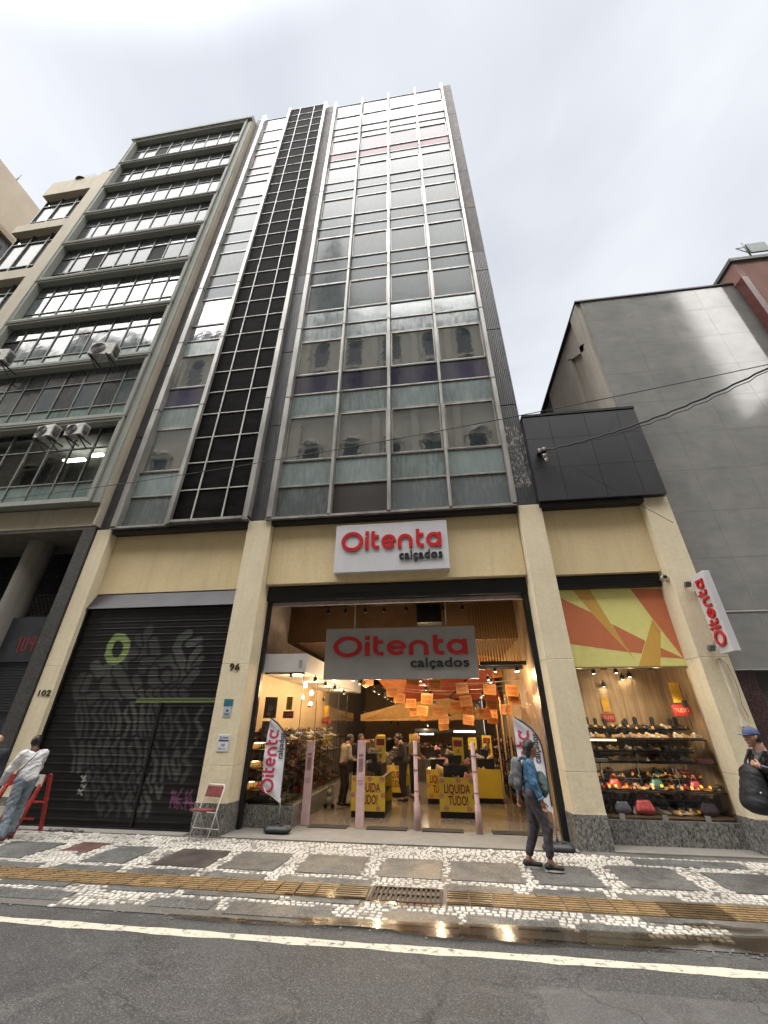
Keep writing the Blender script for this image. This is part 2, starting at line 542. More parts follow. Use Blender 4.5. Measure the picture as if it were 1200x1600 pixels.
def field_mesh(name, prims, h, mat, parent=None, k=0.03, cut=None, fold=0.0, smooth=True, origin=(0, 0, 0), **kw):
    """prims: (a, b, ra, rb[, k[, scale]]); cut: list of (point, normal) half spaces that stay on the side the normal points away from"""
    A = np.array([p[0] for p in prims] + [p[1] for p in prims], float)
    r = max(max(p[2], p[3]) * (max(p[5]) if len(p) > 5 and p[5] else 1) for p in prims) + 3 * h
    lo = A.min(0) - r; hi = A.max(0) + r
    ax = [np.arange(lo[i], hi[i] + h, h) for i in range(3)]
    P = np.stack(np.meshgrid(*ax, indexing='ij'), -1)
    f = np.ones(P.shape[:3])
    for p in prims:
        sc_ = p[5] if len(p) > 5 and p[5] else (1, 1, 1)
        rr_ = max(p[2], p[3]) + .075
        sl = tuple(slice(max(0, int((min(p[0][i], p[1][i]) - rr_ * max(1, sc_[i]) - lo[i]) / h)), int((max(p[0][i], p[1][i]) + rr_ * max(1, sc_[i]) - lo[i]) / h) + 2) for i in range(3))
        d = rcone(P[sl], p[0], p[1], p[2], p[3], p[5] if len(p) > 5 else None)
        kk = p[4] if len(p) > 4 and p[4] else k
        f[sl] = smin(f[sl], d, kk)
    if fold:
        X, Y, Z = P[..., 0], P[..., 1], P[..., 2]
        wv = np.sin(26 * X + 19 * Z + 2.5 * np.sin(17 * Y + 11 * Z)) * 0.6 + 0.5 * np.sin(52 * Z + 24 * Y + 2.4 * np.sin(29 * X + 13 * Z))
        f = f + fold * (np.sign(wv) * np.abs(wv) ** .6 + .35 * np.sin(90 * Z + 60 * X + 3 * np.sin(31 * Y)))
    for q, nrm_ in (cut or []):
        nv = np.array(nrm_, float); nv /= np.linalg.norm(nv)
        f = np.maximum(f, (P - np.array(q)) @ nv)
    V, F = surf_nets(f, lo, h)
    me = bpy.data.meshes.new(name)
    me.from_pydata((V - np.array(origin)).tolist(), [], F.tolist())
    me.materials.append(mat)
    if smooth:
        me.polygons.foreach_set('use_smooth', [True] * len(me.polygons))
    me.update()
    o = bpy.data.objects.new(name, me); COL.objects.link(o)
    if parent is not None:
        o.parent = parent
    tag(o, **{kk: v for kk, v in kw.items() if kk in ('label', 'cat', 'group', 'kind')})
    return o

# ================================================================== SETTING: ground
def asphalt_mat():
    m, t, b = new_mat('asphalt')
    v = coordv(t)
    f = noise(t, v, 95, 3, 0.9)
    g = noise(t, v, 1.1, 7, 0.75, 0.8)
    w = noise(t, v, 34, 4, 0.7)
    base = mixc(t, ramp(t, g, [(0.35, 0.0), (0.68, 1.0)]), (0.021, 0.021, 0.022), (0.064, 0.063, 0.061))
    base = mixc(t, ramp(t, f, [(0.54, 0.0), (0.62, 1.0)]), base, (0.20, 0.187, 0.178))
    base = mixc(t, ramp(t, w, [(0.30, 1.0), (0.44, 0.0)]), base, (0.018, 0.018, 0.019))
    # an old resurfaced strip with a straight joint
    sep = N(t, 'ShaderNodeSeparateXYZ'); t.links.new(v, sep.inputs[0])
    a = N(t, 'ShaderNodeMath', operation='GREATER_THAN'); a.inputs[1].default_value = 0.62
    t.links.new(sep.outputs['X'], a.inputs[0])
    a2 = N(t, 'ShaderNodeMath', operation='LESS_THAN'); a2.inputs[1].default_value = -4.15
    t.links.new(sep.outputs['Y'], a2.inputs[0])
    a3 = N(t, 'ShaderNodeMath', operation='MULTIPLY')
    t.links.new(a.outputs[0], a3.inputs[0]); t.links.new(a2.outputs[0], a3.inputs[1])
    a4 = N(t, 'ShaderNodeMath', operation='MULTIPLY'); a4.inputs[1].default_value = 0.35
    t.links.new(a3.outputs[0], a4.inputs[0])
    base = mixc(t, a4.outputs[0], base, (0.13, 0.125, 0.12))
    vo = N(t, 'ShaderNodeTexVoronoi', feature='DISTANCE_TO_EDGE'); vo.inputs['Scale'].default_value = .55
    wv_ = N(t, 'ShaderNodeVectorMath', operation='ADD'); nz_ = N(t, 'ShaderNodeTexNoise'); nz_.inputs['Scale'].default_value = 2.5; nz_.inputs['Detail'].default_value = 6
    t.links.new(v, nz_.inputs['Vector']); sc_ = N(t, 'ShaderNodeVectorMath', operation='SCALE'); sc_.inputs['Scale'].default_value = .7
    t.links.new(nz_.outputs['Color'], sc_.inputs[0]); t.links.new(sc_.outputs[0], wv_.inputs[0]); t.links.new(v, wv_.inputs[1]); t.links.new(wv_.outputs[0], vo.inputs['Vector'])
    base = mixc(t, ramp(t, vo.outputs['Distance'], [(.0, .8), (.006, .0)]), base, (.012, .012, .013))
    base = mixc(t, ramp(t, noise(t, v, 2.3, 7, .75, 1.5), [(.60, 0), (.66, .45)]), base, (.02, .02, .021))
    base = mixc(t, ramp(t, noise(t, coordv(t, 'pos', (1, 1.7, 1)), 1.7, 7, .8, 1.0), [(.55, 0), (.68, .5)]), base, (.15, .145, .135))
    t.links.new(base, b.inputs['Base Color'])
    t.links.new(ramp(t, g, [(0.4, 0.62), (0.7, 0.85)]), b.inputs['Roughness'])
    bump(t, b, f, 0.9, 0.006)
    return m
MB().box(-140, 140, -100, 60, -0.3, 0.0).build('ground', plain('dirt', (0.09, 0.085, 0.08), 0.9), kind='structure')
MB().quad((-80, -14, .004), (80, -14, .004), (80, -3.35, .004), (-80, -3.35, .004)).build('road', asphalt_mat(), kind='structure')
def worn(name, c, c2, thr=0.42, scale=9, rough=0.8):
    m, t, b = new_mat(name)
    v = coordv(t)
    f = noise(t, v, scale, 8, 0.75)
    col = mixc(t, ramp(t, f, [(thr - 0.05, 0.0), (thr + 0.03, 1.0)]), c2, mixc(t, noise(t, v, 40, 4), tuple(x * .75 for x in c), c))
    t.links.new(col, b.inputs['Base Color']); b.inputs['Roughness'].default_value = rough
    bump(t, b, noise(t, v, 120, 3), 0.5, 0.004)
    return m
lm = MB()
segs = 160
for i in range(segs):
    xa, xb = -14 + 28 * i / segs, -14 + 28 * (i + 1) / segs
    ja = 0.012 * math.sin(xa * 5.1) + 0.008 * math.sin(xa * 13)
    jb = 0.012 * math.sin(xb * 5.1) + 0.008 * math.sin(xb * 13)
    if -0.78 < xa < -0.74: continue
    lm.quad((xa, -3.785 + ja, .0068), (xb, -3.785 + jb, .0068), (xb, -3.655 - jb * .7, .0068), (xa, -3.655 - ja * .7, .0068))
lm.build('road_line', worn('line paint', (0.56, 0.52, 0.42), (0.13, 0.125, 0.115), 0.43, 9), kind='structure')
# pavement: mortar bed, dark stone slabs, white cobbles
m, t, b = new_mat('mortar')
v = coordv(t)
col = mixc(t, ramp(t, noise(t, v, 1.4, 6, 0.6), [(0.35, 0), (0.65, 1)]), (0.055, 0.05, 0.044), (0.12, 0.108, 0.095))
col = mixc(t, ramp(t, noise(t, v, 70, 3, 0.7), [(0.4, 0), (0.7, 0.6)]), col, (0.2, 0.19, 0.17))
t.links.new(col, b.inputs['Base Color'])
t.links.new(ramp(t, noise(t, v, 0.7, 3), [(0.4, 0.35), (0.6, 0.85)]), b.inputs['Roughness'])
bump(t, b, noise(t, v, 90, 3), 0.6, 0.006)
mortar = m
MB().quad((-60, -3.35, .010), (60, -3.35, .010), (60, 9, .010), (-60, 9, .010)).build('pavement', mortar, kind='structure')
row1 = [(-10.9, -10.1), (-9.8, -9.0), (-8.75, -7.9), (-7.6, -6.62), (-5.58, -4.88), (-4.45, -3.57), (-3.37, -2.52), (-2.22, -1.30), (-1.02, -.15), (-.02, .95), (1.12, 1.97), (2.26, 3.16), (3.5, 4.42), (4.75, 5.6), (5.9, 6.8), (7.1, 8.0)]
row2 = [(-8.6, -7.3), (-6.95, -6.0), (-5.75, -4.75), (-4.55, -3.62), (-3.42, -2.55), (-2.35, -1.1), (-.1, .72), (1.0, 1.85)]
row2b = [(-8.6, -7.3), (-6.95, -6.2), (-5.95, -4.95), (-4.35, -3.45), (-3.3, -2.1), (-1.95, -1.1), (2.0, 2.62)]
row3 = [(-7.9, -6.3), (-6.1, -4.62), (-3.5, -2.75), (-2.55, -1.35), (-.70, .02), (.14, .58), (.62, 1.05), (1.3, 1.9)]
slabs = []
for a, b_ in row1: slabs.append((a, b_, -1.80 + (0.06 if a > 2 else 0), -0.93 + (0.12 if 2 < a < 3.3 else 0)))
for a, b_ in row2: slabs.append((a, b_, -2.19, -1.97))
for a, b_ in row2b: slabs.append((a, b_, -2.80, -2.66))
for a, b_ in row3: slabs.append((a, b_, -3.22 + 0.04 * math.sin(a * 3), -2.94))
slabs.append((-6.38, -5.88, -1.35, -0.80))     # red iron-stained plate
slabs.append((2.75, 4.3, -0.72, -0.38))      # asphalt patch by the right window
m, t, b = new_mat('dark slab')
v = coordv(t)
col = mixc(t, ramp(t, noise(t, v, 1.2, 6, 0.6), [(0.35, 0), (0.65, 1)]), (0.038, 0.039, 0.038), (0.092, 0.092, 0.087))
col = mixc(t, ramp(t, noise(t, v, 42, 4, 0.8), [(0.45, 0), (0.62, 0.8)]), col, (0.22, 0.215, 0.2))
col = mixc(t, ramp(t, noise(t, v, 6, 8, 0.8, 1), [(0.48, 0), (0.62, 0.65)]), col, (0.03, 0.03, 0.028))
t.links.new(col, b.inputs['Base Color'])
t.links.new(ramp(t, noise(t, v, 0.8, 4), [(0.4, 0.38), (0.62, 0.75)]), b.inputs['Roughness'])
bump(t, b, noise(t, v, 80, 3), 0.5, 0.004)
slabm = m
dsm = plain('maroon plate', (0.10, 0.045, 0.035), 0.7, var=0.3, scale=4, coord='pos')
dbm = plain('brown slab', (0.062, 0.05, 0.044), 0.5, var=0.35, scale=3, coord='pos')
sm_ = MB()
for i, (x0, x1, y0, y1) in enumerate(slabs):
    mi = 1 if abs(x0 + 6.38) < .01 else (2 if abs(x0 + 4.45) < .01 and y1 > -1 else 0)
    j = [rnd.uniform(-.015, .015) for _ in range(8)]
    z = .019
    q4 = [(x0 + j[0], y0 + j[1]), (x1 + j[2], y0 + j[3]), (x1 + j[4], y1 + j[5]), (x0 + j[6], y1 + j[7])]
    sm_.add([(a, c, .0) for a, c in q4] + [(a + .006 * (1 if k_ in (0, 3) else -1), c + .006 * (1 if k_ < 2 else -1), z) for k_, (a, c) in enumerate(q4)], [(4, 5, 6, 7), (0, 1, 5, 4), (1, 2, 6, 5), (2, 3, 7, 6), (3, 0, 4, 7)], mi)
sm_.build('pavement_slabs', [slabm, dsm, dbm], kind='structure')
def is_white(x, y):
    for x0, x1, y0, y1 in slabs:
        if x0 - .02 < x < x1 + .02 and y0 - .02 < y < y1 + .02: return False
    if y > -0.93: return y < (-0.20 if x < 2.2 else -0.22 - 0.02 * x) and x > -9.5
    if y > -1.97: return -11 < x < 8.5
    if y > -2.20: return x < 2.0 or x > 2.7 and y > -2.12
    if y > -2.66: return False
    if y > -2.95: return (x < -1.1) or (-1.05 < x < 2.72)
    if y > -3.25 - 0.10 * math.sin(x * 2.3):
        for a, b_ in ((-4.60, -3.55), (-2.74, -2.56), (-1.33, -.75), (.03, .13), (1.06, 1.26), (1.92, 2.72)):
            if a < x < b_ and y > (-3.5 if a < -3 else -3.18): return True
    return False
cob = MB()
st = 0.07
ny = int(3.6 / st)
for jy in range(ny):
    y = -0.12 - jy * st
    x = -10.6 + rnd.uniform(0, st)
    while x < 7.5:
        wx = st * rnd.uniform(0.85, 1.45)
        cx_, cyy = x + wx / 2, y + rnd.uniform(-.008, .008) + 0.012 * math.sin(x * 7 + jy)
        if is_white(cx_, cyy) and rnd.random() > 0.035:
            a = rnd.uniform(-.30, .30)
            hx, hy = wx * 0.5 - 0.005, st * 0.5 - 0.0045
            ca, sa = math.cos(a), math.sin(a)
            z1 = .0175 + rnd.uniform(0, .004); z0 = .010
            pts = []
            for sx2, sy2 in ((-1, -1), (1, -1), (1, 1), (-1, 1)):
                px, py = hx * sx2 * rnd.uniform(.72, 1), hy * sy2 * rnd.uniform(.72, 1)
                pts.append((cx_ + px * ca - py * sa, cyy + px * sa + py * ca))
            b0 = [(p[0], p[1], z0) for p in pts]
            tp = [(cx_ + (p[0] - cx_) * .9, cyy + (p[1] - cyy) * .9, z1 + rnd.uniform(-.001, .001)) for p in pts]
            cob.add(b0 + tp, [(4, 5, 6, 7), (0, 1, 5, 4), (1, 2, 6, 5), (2, 3, 7, 6), (3, 0, 4, 7)], 0 if rnd.random() > .12 else 1)
        x += wx
def cobm(name, c):
    m, t, b = new_mat(name)
    v = coordv(t)
    vo = N(t, 'ShaderNodeTexVoronoi'); vo.inputs['Scale'].default_value = 15; t.links.new(v, vo.inputs['Vector'])
    col = mixc(t, ramp(t, noise(t, v, 1.3, 5), [(0.35, 0), (0.7, 1)]), tuple(x * .62 for x in c), c)
    col = mixc(t, ramp(t, noise(t, v, 60, 4, .7), [(0.3, .7), (0.6, 0)]), col, tuple(x * .45 for x in c))
    t.links.new(col, b.inputs['Base Color']); b.inputs['Roughness'].default_value = 0.6
    return m
cob.build('cobblestones', [cobm('white cobble', (0.72, 0.68, 0.61)), cobm('grey cobble', (0.38, 0.35, 0.30))], kind='structure')
# threshold strips of smooth concrete in front of the shop
cs = MB()
cs.box(-4.22, 2.1, -0.16, 0.95, .0, .030)
cs.box(2.68, 5.3, -0.10, 0.50, .0, .034)
cs.box(-9.6, -4.95, -0.16, 0.2, .0, .022)
cs.build('shop_threshold', render_wall('threshold concrete', (0.24, 0.225, 0.20), 0.2, False, 0.3), kind='structure')
# yellow tactile guide strip
tb = MB()
def tact(x0, x1, dirty):
    n = max(1, int((x1 - x0) / 0.25)); tw = (x1 - x0) / n
    for i in range(n):
        a = x0 + i * tw
        oy = rnd.uniform(-.004, .004)
        tb.box(a + .008, a + tw - .008, -2.625 + oy, -2.205 + oy, .008, .0215, 1 if dirty else 0)
        for k in range(6):
            yy = -2.598 + k * .069 + oy
            if rnd.random() < .03: continue
            tb.box(a + .012, a + tw - .012, yy, yy + .036, .0215, .029, 1 if dirty else 0)
tact(-12, -1.45, False); tact(-1.44, -1.05, True); tact(-.10, .45, True); tact(.45, 2.35, False); tact(2.35, 3.0, True); tact(3.0, 8.5, False)
def tactm(name, c, wet):
    m, t, b = new_mat(name)
    v = coordv(t)
    f = noise(t, v, 5, 6, .7)
    col = mixc(t, ramp(t, f, [(.4, 0), (.62, 1)]), tuple(x * .45 for x in c), c)
    oi = noise(t, coordv(t, 'pos', (4, .3, 1)), 1.0, 1)
    col = mixc(t, ramp(t, oi, [(.35, .0), (.65, .6)]), col, tuple(x * .6 for x in c))
    col = mixc(t, ramp(t, noise(t, v, 34, 4, .7), [(.35, .55), (.6, 0)]), col, (.05, .042, .03))
    t.links.new(col, b.inputs['Base Color']); b.inputs['Roughness'].default_value = wet
    return m
tb.build('tactile_paving', [tactm('ochre tile', (0.39, 0.255, 0.12), .5), tactm('dirty ochre tile', (0.17, 0.115, 0.06), .3)], kind='structure')
# wet gutter film and puddles
def water_mat():
    m = bpy.data.materials.new('puddle water'); m.use_nodes = True
    t = m.node_tree; t.nodes.clear()
    o = N(t, 'ShaderNodeOutputMaterial'); mx = N(t, 'ShaderNodeMixShader')
    tr = N(t, 'ShaderNodeBsdfTransparent'); tr.inputs[0].default_value = (.60, .56, .50, 1)
    gl = N(t, 'ShaderNodeBsdfGlossy'); gl.inputs['Roughness'].default_value = 0.14
    fr = N(t, 'ShaderNodeFresnel'); fr.inputs[0].default_value = 1.25
    nb = N(t, 'ShaderNodeBump'); nb.inputs['Strength'].default_value = .05; nb.inputs['Distance'].default_value = .02
    t.links.new(noise(t, coordv(t), 9, 2), nb.inputs['Height'])
    t.links.new(nb.outputs[0], gl.inputs['Normal']); t.links.new(nb.outputs[0], fr.inputs['Normal'])
    t.links.new(fr.outputs[0], mx.inputs[0]); t.links.new(tr.outputs[0], mx.inputs[1]); t.links.new(gl.outputs[0], mx.inputs[2])
    t.links.new(mx.outputs[0], o.inputs[0])
    return m
wm = water_mat()
def blob(cx_, cy2, rx, ry, seed, n=56, z=.0285):
    q = random.Random(seed); ph = [q.uniform(0, 6.28) for _ in range(5)]
    o = []
    for i in range(n):
        a = 2 * math.pi * i / n
        r_ = 1 + .18 * math.sin(2 * a + ph[0]) + .14 * math.sin(3 * a + ph[1]) + .09 * math.sin(5 * a + ph[2]) + .06 * math.sin(9 * a + ph[3]) + .04 * math.sin(14 * a + ph[4])
        o.append((cx_ + rx * r_ * math.cos(a), cy2 + ry * r_ * math.sin(a), z))
    return o
for q in ((.55, -3.30, 1.75, .21, 1), (3.3, -3.15, 1.0, .20, 2), (-2.3, -3.42, .7, .05, 4), (-1.75, -2.50, .75, .16, 5), (-.55, -2.72, .42, .07, 8), (2.7, -2.86, .35, .07, 9), (5.6, -3.0, 1.2, .35, 11)):
    vs = blob(*q)
    MB().add(vs, [tuple(range(len(vs)))]).build('puddle', wm, kind='structure')
# crumbling asphalt fillet along the gutter
gm = MB()
for i in range(300):
    x = rnd.uniform(-8, 6); y = rnd.gauss(-3.36, .05); s_ = rnd.uniform(.008, .03)
    gm.add([(x + s_ * rnd.uniform(.5, 1) * math.cos(a), y + s_ * .7 * math.sin(a), .011) for a in (0, 1.2, 2.5, 3.9, 5.1)] + [(x, y, .011 + s_ * .5)], [(0, 1, 5), (1, 2, 5), (2, 3, 5), (3, 4, 5), (4, 0, 5)])
gm.build('gutter_grit', plain('grit', (.16, .15, .14), .9, coord='pos'), kind='stuff')
# storm drain grate in the tactile strip
g = thing('drain_grate', 'rusty iron drain grate let into the pavement between the yellow tactile tiles', 'drain grate', (-.58, -2.45, .012))
iron = plain('rusty iron', (.055, .042, .034), .55, .5, .4, 20)
mb = MB(); mb.box(-1.02, -.14, -2.68, -2.64, .012, .030); mb.box(-1.02, -.14, -2.24, -2.20, .012, .030); mb.box(-1.02, -.98, -2.64, -2.24, .012, .030); mb.box(-.18, -.14, -2.64, -2.24, .012, .030)
mb.build('frame', iron, g)
mb = MB()
for i in range(13): mb.box(-.96 + i * .06, -.93 + i * .06, -2.64, -2.24, .013, .027)
mb.box(-.98, -.18, -2.455, -2.425, .0135, .0285)
mb.build('bars', iron, g)

# ================================================================== THE SHOP TOWER
cream = render_wall('cream render', (0.80, 0.70, 0.505), 0.16, True, 0.08)
yellow = render_wall('yellow render', (0.80, 0.645, 0.385), 0.18, True, 0.15)
creamedge = plain('cream edge', (0.68, 0.60, 0.42), .7, coord='pos', bmp=.2)
gran = granite('grey granite', (0.045, 0.043, 0.040), (0.33, 0.32, 0.30), 34, .38, (1, 1, .55))
blackm = plain('black metal', (0.012, 0.012, 0.013), .35, 0.2, .3, 4)
alu = plain('weathered aluminium', (0.33, 0.318, 0.295), .42, 0.35, .22, 3, coord='pos', stretch=(1, 1, .25))
alud = plain('dark aluminium', (0.13, 0.125, 0.115), .5, 0.4, .3, 5, coord='pos')
m, t, b = new_mat('black rib stone')
v = coordv(t)
col = mixc(t, ramp(t, noise(t, coordv(t, 'pos', (3, 3, .5)), 2.0, 6, .7), [(.35, 0), (.65, 1)]), (0.028, 0.028, 0.034), (0.075, 0.073, 0.08))
sz_ = N(t, 'ShaderNodeSeparateXYZ'); t.links.new(v, sz_.inputs[0])
c1_ = N(t, 'ShaderNodeMath', operation='COMPARE'); c1_.inputs[1].default_value = 8.2; c1_.inputs[2].default_value = 1.0; t.links.new(sz_.outputs['Z'], c1_.inputs[0])
c2_ = N(t, 'ShaderNodeMath', operation='GREATER_THAN'); c2_.inputs[1].default_value = 2.0; t.links.new(sz_.outputs['X'], c2_.inputs[0])
c3_ = N(t, 'ShaderNodeMath', operation='MULTIPLY'); t.links.new(c1_.outputs[0], c3_.inputs[0]); t.links.new(c2_.outputs[0], c3_.inputs[1])
c4_ = N(t, 'ShaderNodeMath', operation='MULTIPLY'); t.links.new(c3_.outputs[0], c4_.inputs[0]); t.links.new(ramp(t, noise(t, coordv(t, 'pos', (1, 1, .5)), 20, 5, .7, 1.0), [(.53, 0), (.58, .9)]), c4_.inputs[1])
col = mixc(t, c4_.outputs[0], col, (.42, .40, .36))
t.links.new(col, b.inputs['Base Color']); b.inputs['Roughness'].default_value = .55
rib = m
m, t, b = new_mat('stained dark stone')
col = mixc(t, ramp(t, noise(t, coordv(t, 'pos', (5, 5, .9)), 1.6, 7, .72, .5), [(.3, 0), (.5, .4), (.72, 1)]), (0.045, 0.041, 0.044), (0.17, 0.15, 0.14))
col = mixc(t, ramp(t, noise(t, coordv(t), 1.2, 5, .7, .8), [(.56, 0), (.66, .8)]), col, (.20, .13, .10))
t.links.new(col, b.inputs['Base Color']); b.inputs['Roughness'].default_value = .75
bump(t, b, noise(t, coordv(t), 40, 4), .3, .01)
stone = m
TW = thing('office_tower', 'narrow glass office tower with pale mullions and one black gridded strip, above the shoe shop', 'building', (-3.4, 6, 0))
CORE = plain('concrete body', (0.20, 0.19, 0.18), .85, coord='pos')
MB().box(-9.35, 2.60, .16, 12, 6.85, 35.05).build('tower_body', CORE, TW)
ZR = [6.72, 7.71, 8.58, 10.30, 11.21, 12.08, 13.77, 14.52, 15.39, 17.07, 17.88, 18.68, 20.41, 21.16, 22.03, 23.70, 24.47, 25.31, 26.98, 27.74, 28.53, 30.20, 30.87, 31.74, 33.39, 35.08]
TH = {7.71, 11.21, 14.52, 17.88, 21.16, 24.47, 27.74, 30.87}
cols = [(-4.22, -2.705), (-2.625, -1.125), (-1.03, .455), (.535, 2.01)]
strip = (-8.76, -7.27)
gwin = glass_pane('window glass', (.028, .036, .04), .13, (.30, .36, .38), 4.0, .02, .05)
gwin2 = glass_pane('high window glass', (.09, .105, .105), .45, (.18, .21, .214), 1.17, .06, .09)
gsp = glass_pane('green spandrel glass', (.14, .18, .18), .65, (.37, .43, .43), 1.8, .08, .06)
gsp2 = glass_pane('pale spandrel glass', (.13, .15, .155), .5, (.20, .228, .234), 1.16, .12, .05)
gdk = glass_pane('sooty spandrel glass', (.09, .105, .108), .6, (.21, .235, .24), 1.6, .18, .05)
gbr = glass_pane('brown spandrel panel', (.035, .031, .030), .4, (.09, .08, .075), 1.5, .3, .05)
gpu = glass_pane('violet glass', (.045, .042, .075), .2, (.16, .15, .19), 2.0, .03, .08)
gpk = glass_pane('pink film glass', (.17, .055, .07), .4, (.36, .16, .19), 1.12, .12, .05)
glil = glass_pane('lilac film glass', (.10, .062, .08), .4, (.27, .19, .225), 1.14, .12, .05)
def pane_kind(z0, is_strip, ci):
    win = z0 in (8.58, 12.08, 15.39, 18.68, 22.03, 25.31, 28.53, 31.74)
    if is_strip:
        if 14.4 < z0 < 16: return gpu, win
        if z0 == 11.21: return gpu, win
        if 28 < z0 < 30: return glil, win
        if z0 == 27.74: return glil, win
        if z0 < 7: return gdk, win
    else:
        if z0 == 11.21: return gpu, win
        if z0 == 28.53: return glil, win
        if z0 == 27.74: return gpk, win
        if z0 < 7: return (gbr if ci == 1 else gdk), win
        if 14.4 < z0 < 15: return gsp, win
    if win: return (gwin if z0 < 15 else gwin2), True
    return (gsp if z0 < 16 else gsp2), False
def window_unit(x0, x1, z0, z1, gm_, win, y=.085):
    q = rnd.uniform
    if win:
        o = MB()
        f = .045
        for a in ((x0, x0 + f, z0, z1), (x1 - f, x1, z0, z1), (x0 + f, x1 - f, z1 - f, z1), (x0 + f, x1 - f, z0, z0 + f)):
            o.box(a[0], a[1], y - .035, y + .02, a[2], a[3])
        fr = o.build('window', alu, TW)
        tx, tz = q(-.004, .004), q(-.004, .004)
        sub(MB().quad((x0 + f, y + tx, z0 + f), (x1 - f, y - tx, z0 + f), (x1 - f, y - tx + tz, z1 - f), (x0 + f, y + tx + tz, z1 - f)), 'pane', gm_, fr)
    else:
        tx, tz = q(-.003, .003), q(-.002, .002)
        MB().quad((x0, y + tx, z0), (x1, y - tx, z0), (x1, y - tx + tz, z1), (x0, y + tx + tz, z1)).build('spandrel_panel', gm_, TW)
top_bits = MB(); nsp = 0
for ci, (x0, x1) in enumerate(cols + [strip]):
    iss = ci == 4
    for a, b_ in zip(ZR[:-1], ZR[1:]):
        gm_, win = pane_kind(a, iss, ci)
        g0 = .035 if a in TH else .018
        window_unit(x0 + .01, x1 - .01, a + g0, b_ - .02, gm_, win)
for x0, x1 in ((-4.30, 2.06), (-8.85, -7.2)):
    for z in ZR:
        rails = MB()
        thick = z in TH
        h = .055 if thick else .03
        rails.box(x0, x1, .055, .12, z - .015, z + .01, 1)
        rails.box(x0, x1, .06, .10, z + .01, z + .01 + h * .8, 0)
        if thick: rails.box(x0, x1, .09, .125, z - .06, z - .015, 1)
        rails.build('rail', [alu, alud], TW)
# mullions
def mull(x0, x1, z0=6.66, z1=35.36, y0=-.10):
    mb_ = MB()
    mb_.box(x0, x1, y0, .10, z0, z1)
    mb_.box(x0 + .012, x1 - .012, y0 - .004, y0, z0 + .05, z1 - .01)
    k = 7.9 if True else 0
    zz = 11.0
    while zz < z1:
        mb_.box(x0 - .008, x1 + .008, y0 - .012, .05, zz, zz + .03, 1); zz += 3.31
    return mb_.build('mullion', [alu, alud], TW)
for a, b_ in ((-8.95, -8.76), (-4.38, -4.22), (-2.705, -2.625), (-1.125, -1.03), (.455, .535), (2.01, 2.12)):
    mull(a, b_)
mull(-7.27, -7.13, 6.66, 35.58, -.16); mull(-5.02, -4.86, 6.66, 35.58, -.16)
# black gridded strip
bl = plain('black louvre board', (.0045, .004, .004), .8, 0, .8, 2.5, coord='pos', stretch=(.6, 1, 1.5), spec=.06)
grid = plain('pale grid bars', (.50, .49, .46), .5, .2, .15, 4, coord='pos')
gz0, gz1, ng = 6.80, 35.5, 30
gh = (gz1 - gz0) / ng
cx3 = [(-7.13, -6.565), (-6.535, -5.675), (-5.645, -5.02)]
gb = MB()
for i in range(ng + 1):
    gb.box(-7.13, -5.02, -.085, .02, gz0 + i * gh - .014, gz0 + i * gh + .014)
gb.build('grid_bar', grid, TW)
for xx in (-6.55, -5.66):
    MB().box(xx - .017, xx + .017, -.095, .0, gz0, gz1 + .03).build('grid_mullion', grid, TW)
for x0, x1 in cx3:
    for i in range(ng):
        z0 = gz0 + i * gh
        mb_ = MB(); mb_.box(x0, x1, -.06, .05, z0 + .02, z0 + gh - .02)
        mb_.build('dark_panel', bl, TW)
# stone strips and piers, ribbed low down
def pier(x0, x1, name, zr=17.8):
    ribs = MB(); n = max(4, int((x1 - x0) / .052)); w = (x1 - x0) / n
    z = 6.68
    while z < zr:
        z2 = min(z + 3.3, zr)
        for i in range(n):
            ribs.box(x0 + i * w + w * .22, x0 + (i + 1) * w, .02, .10, z + .02, z2 - .02)
        ribs.box(x0, x1, .055, .16, z, z2)
        z = z2
    ribs.build(name, rib, TW)
    st_ = MB(); z = zr
    while z < 35.0:
        z2 = min(z + 3.3, 35.25)
        st_.box(x0, x1, .03, .16, z + .012, z2 - .012)
        z = z2
    st_.build('stone_cladding', stone, TW, bevel=.006)
pier(-9.37, -8.95, 'ribbed_pier'); pier(2.12, 2.61, 'ribbed_pier'); pier(-4.86, -4.38, 'ribbed_pier')
MB().box(2.12, 2.60, .16, 4, 35.0, 35.25).box(-9.35, 2.12, .14, .4, 35.0, 35.3).build('parapet', stone, TW)
# sill under the curtain wall, and its shadow gap
mb = MB()
mb.box(-8.95, -7.2, -.10, .16, 6.64, 6.70); mb.box(-7.2, -4.86, -.16, .16, 6.70, 6.77); mb.box(-4.40, 2.12, -.10, .16, 6.64, 6.70)
mb.build('sill', alu, TW)
mb = MB(); mb.box(-8.9, 2.1, .0, .3, 6.52, 6.63)
mb.build('drip_channel', blackm, TW)
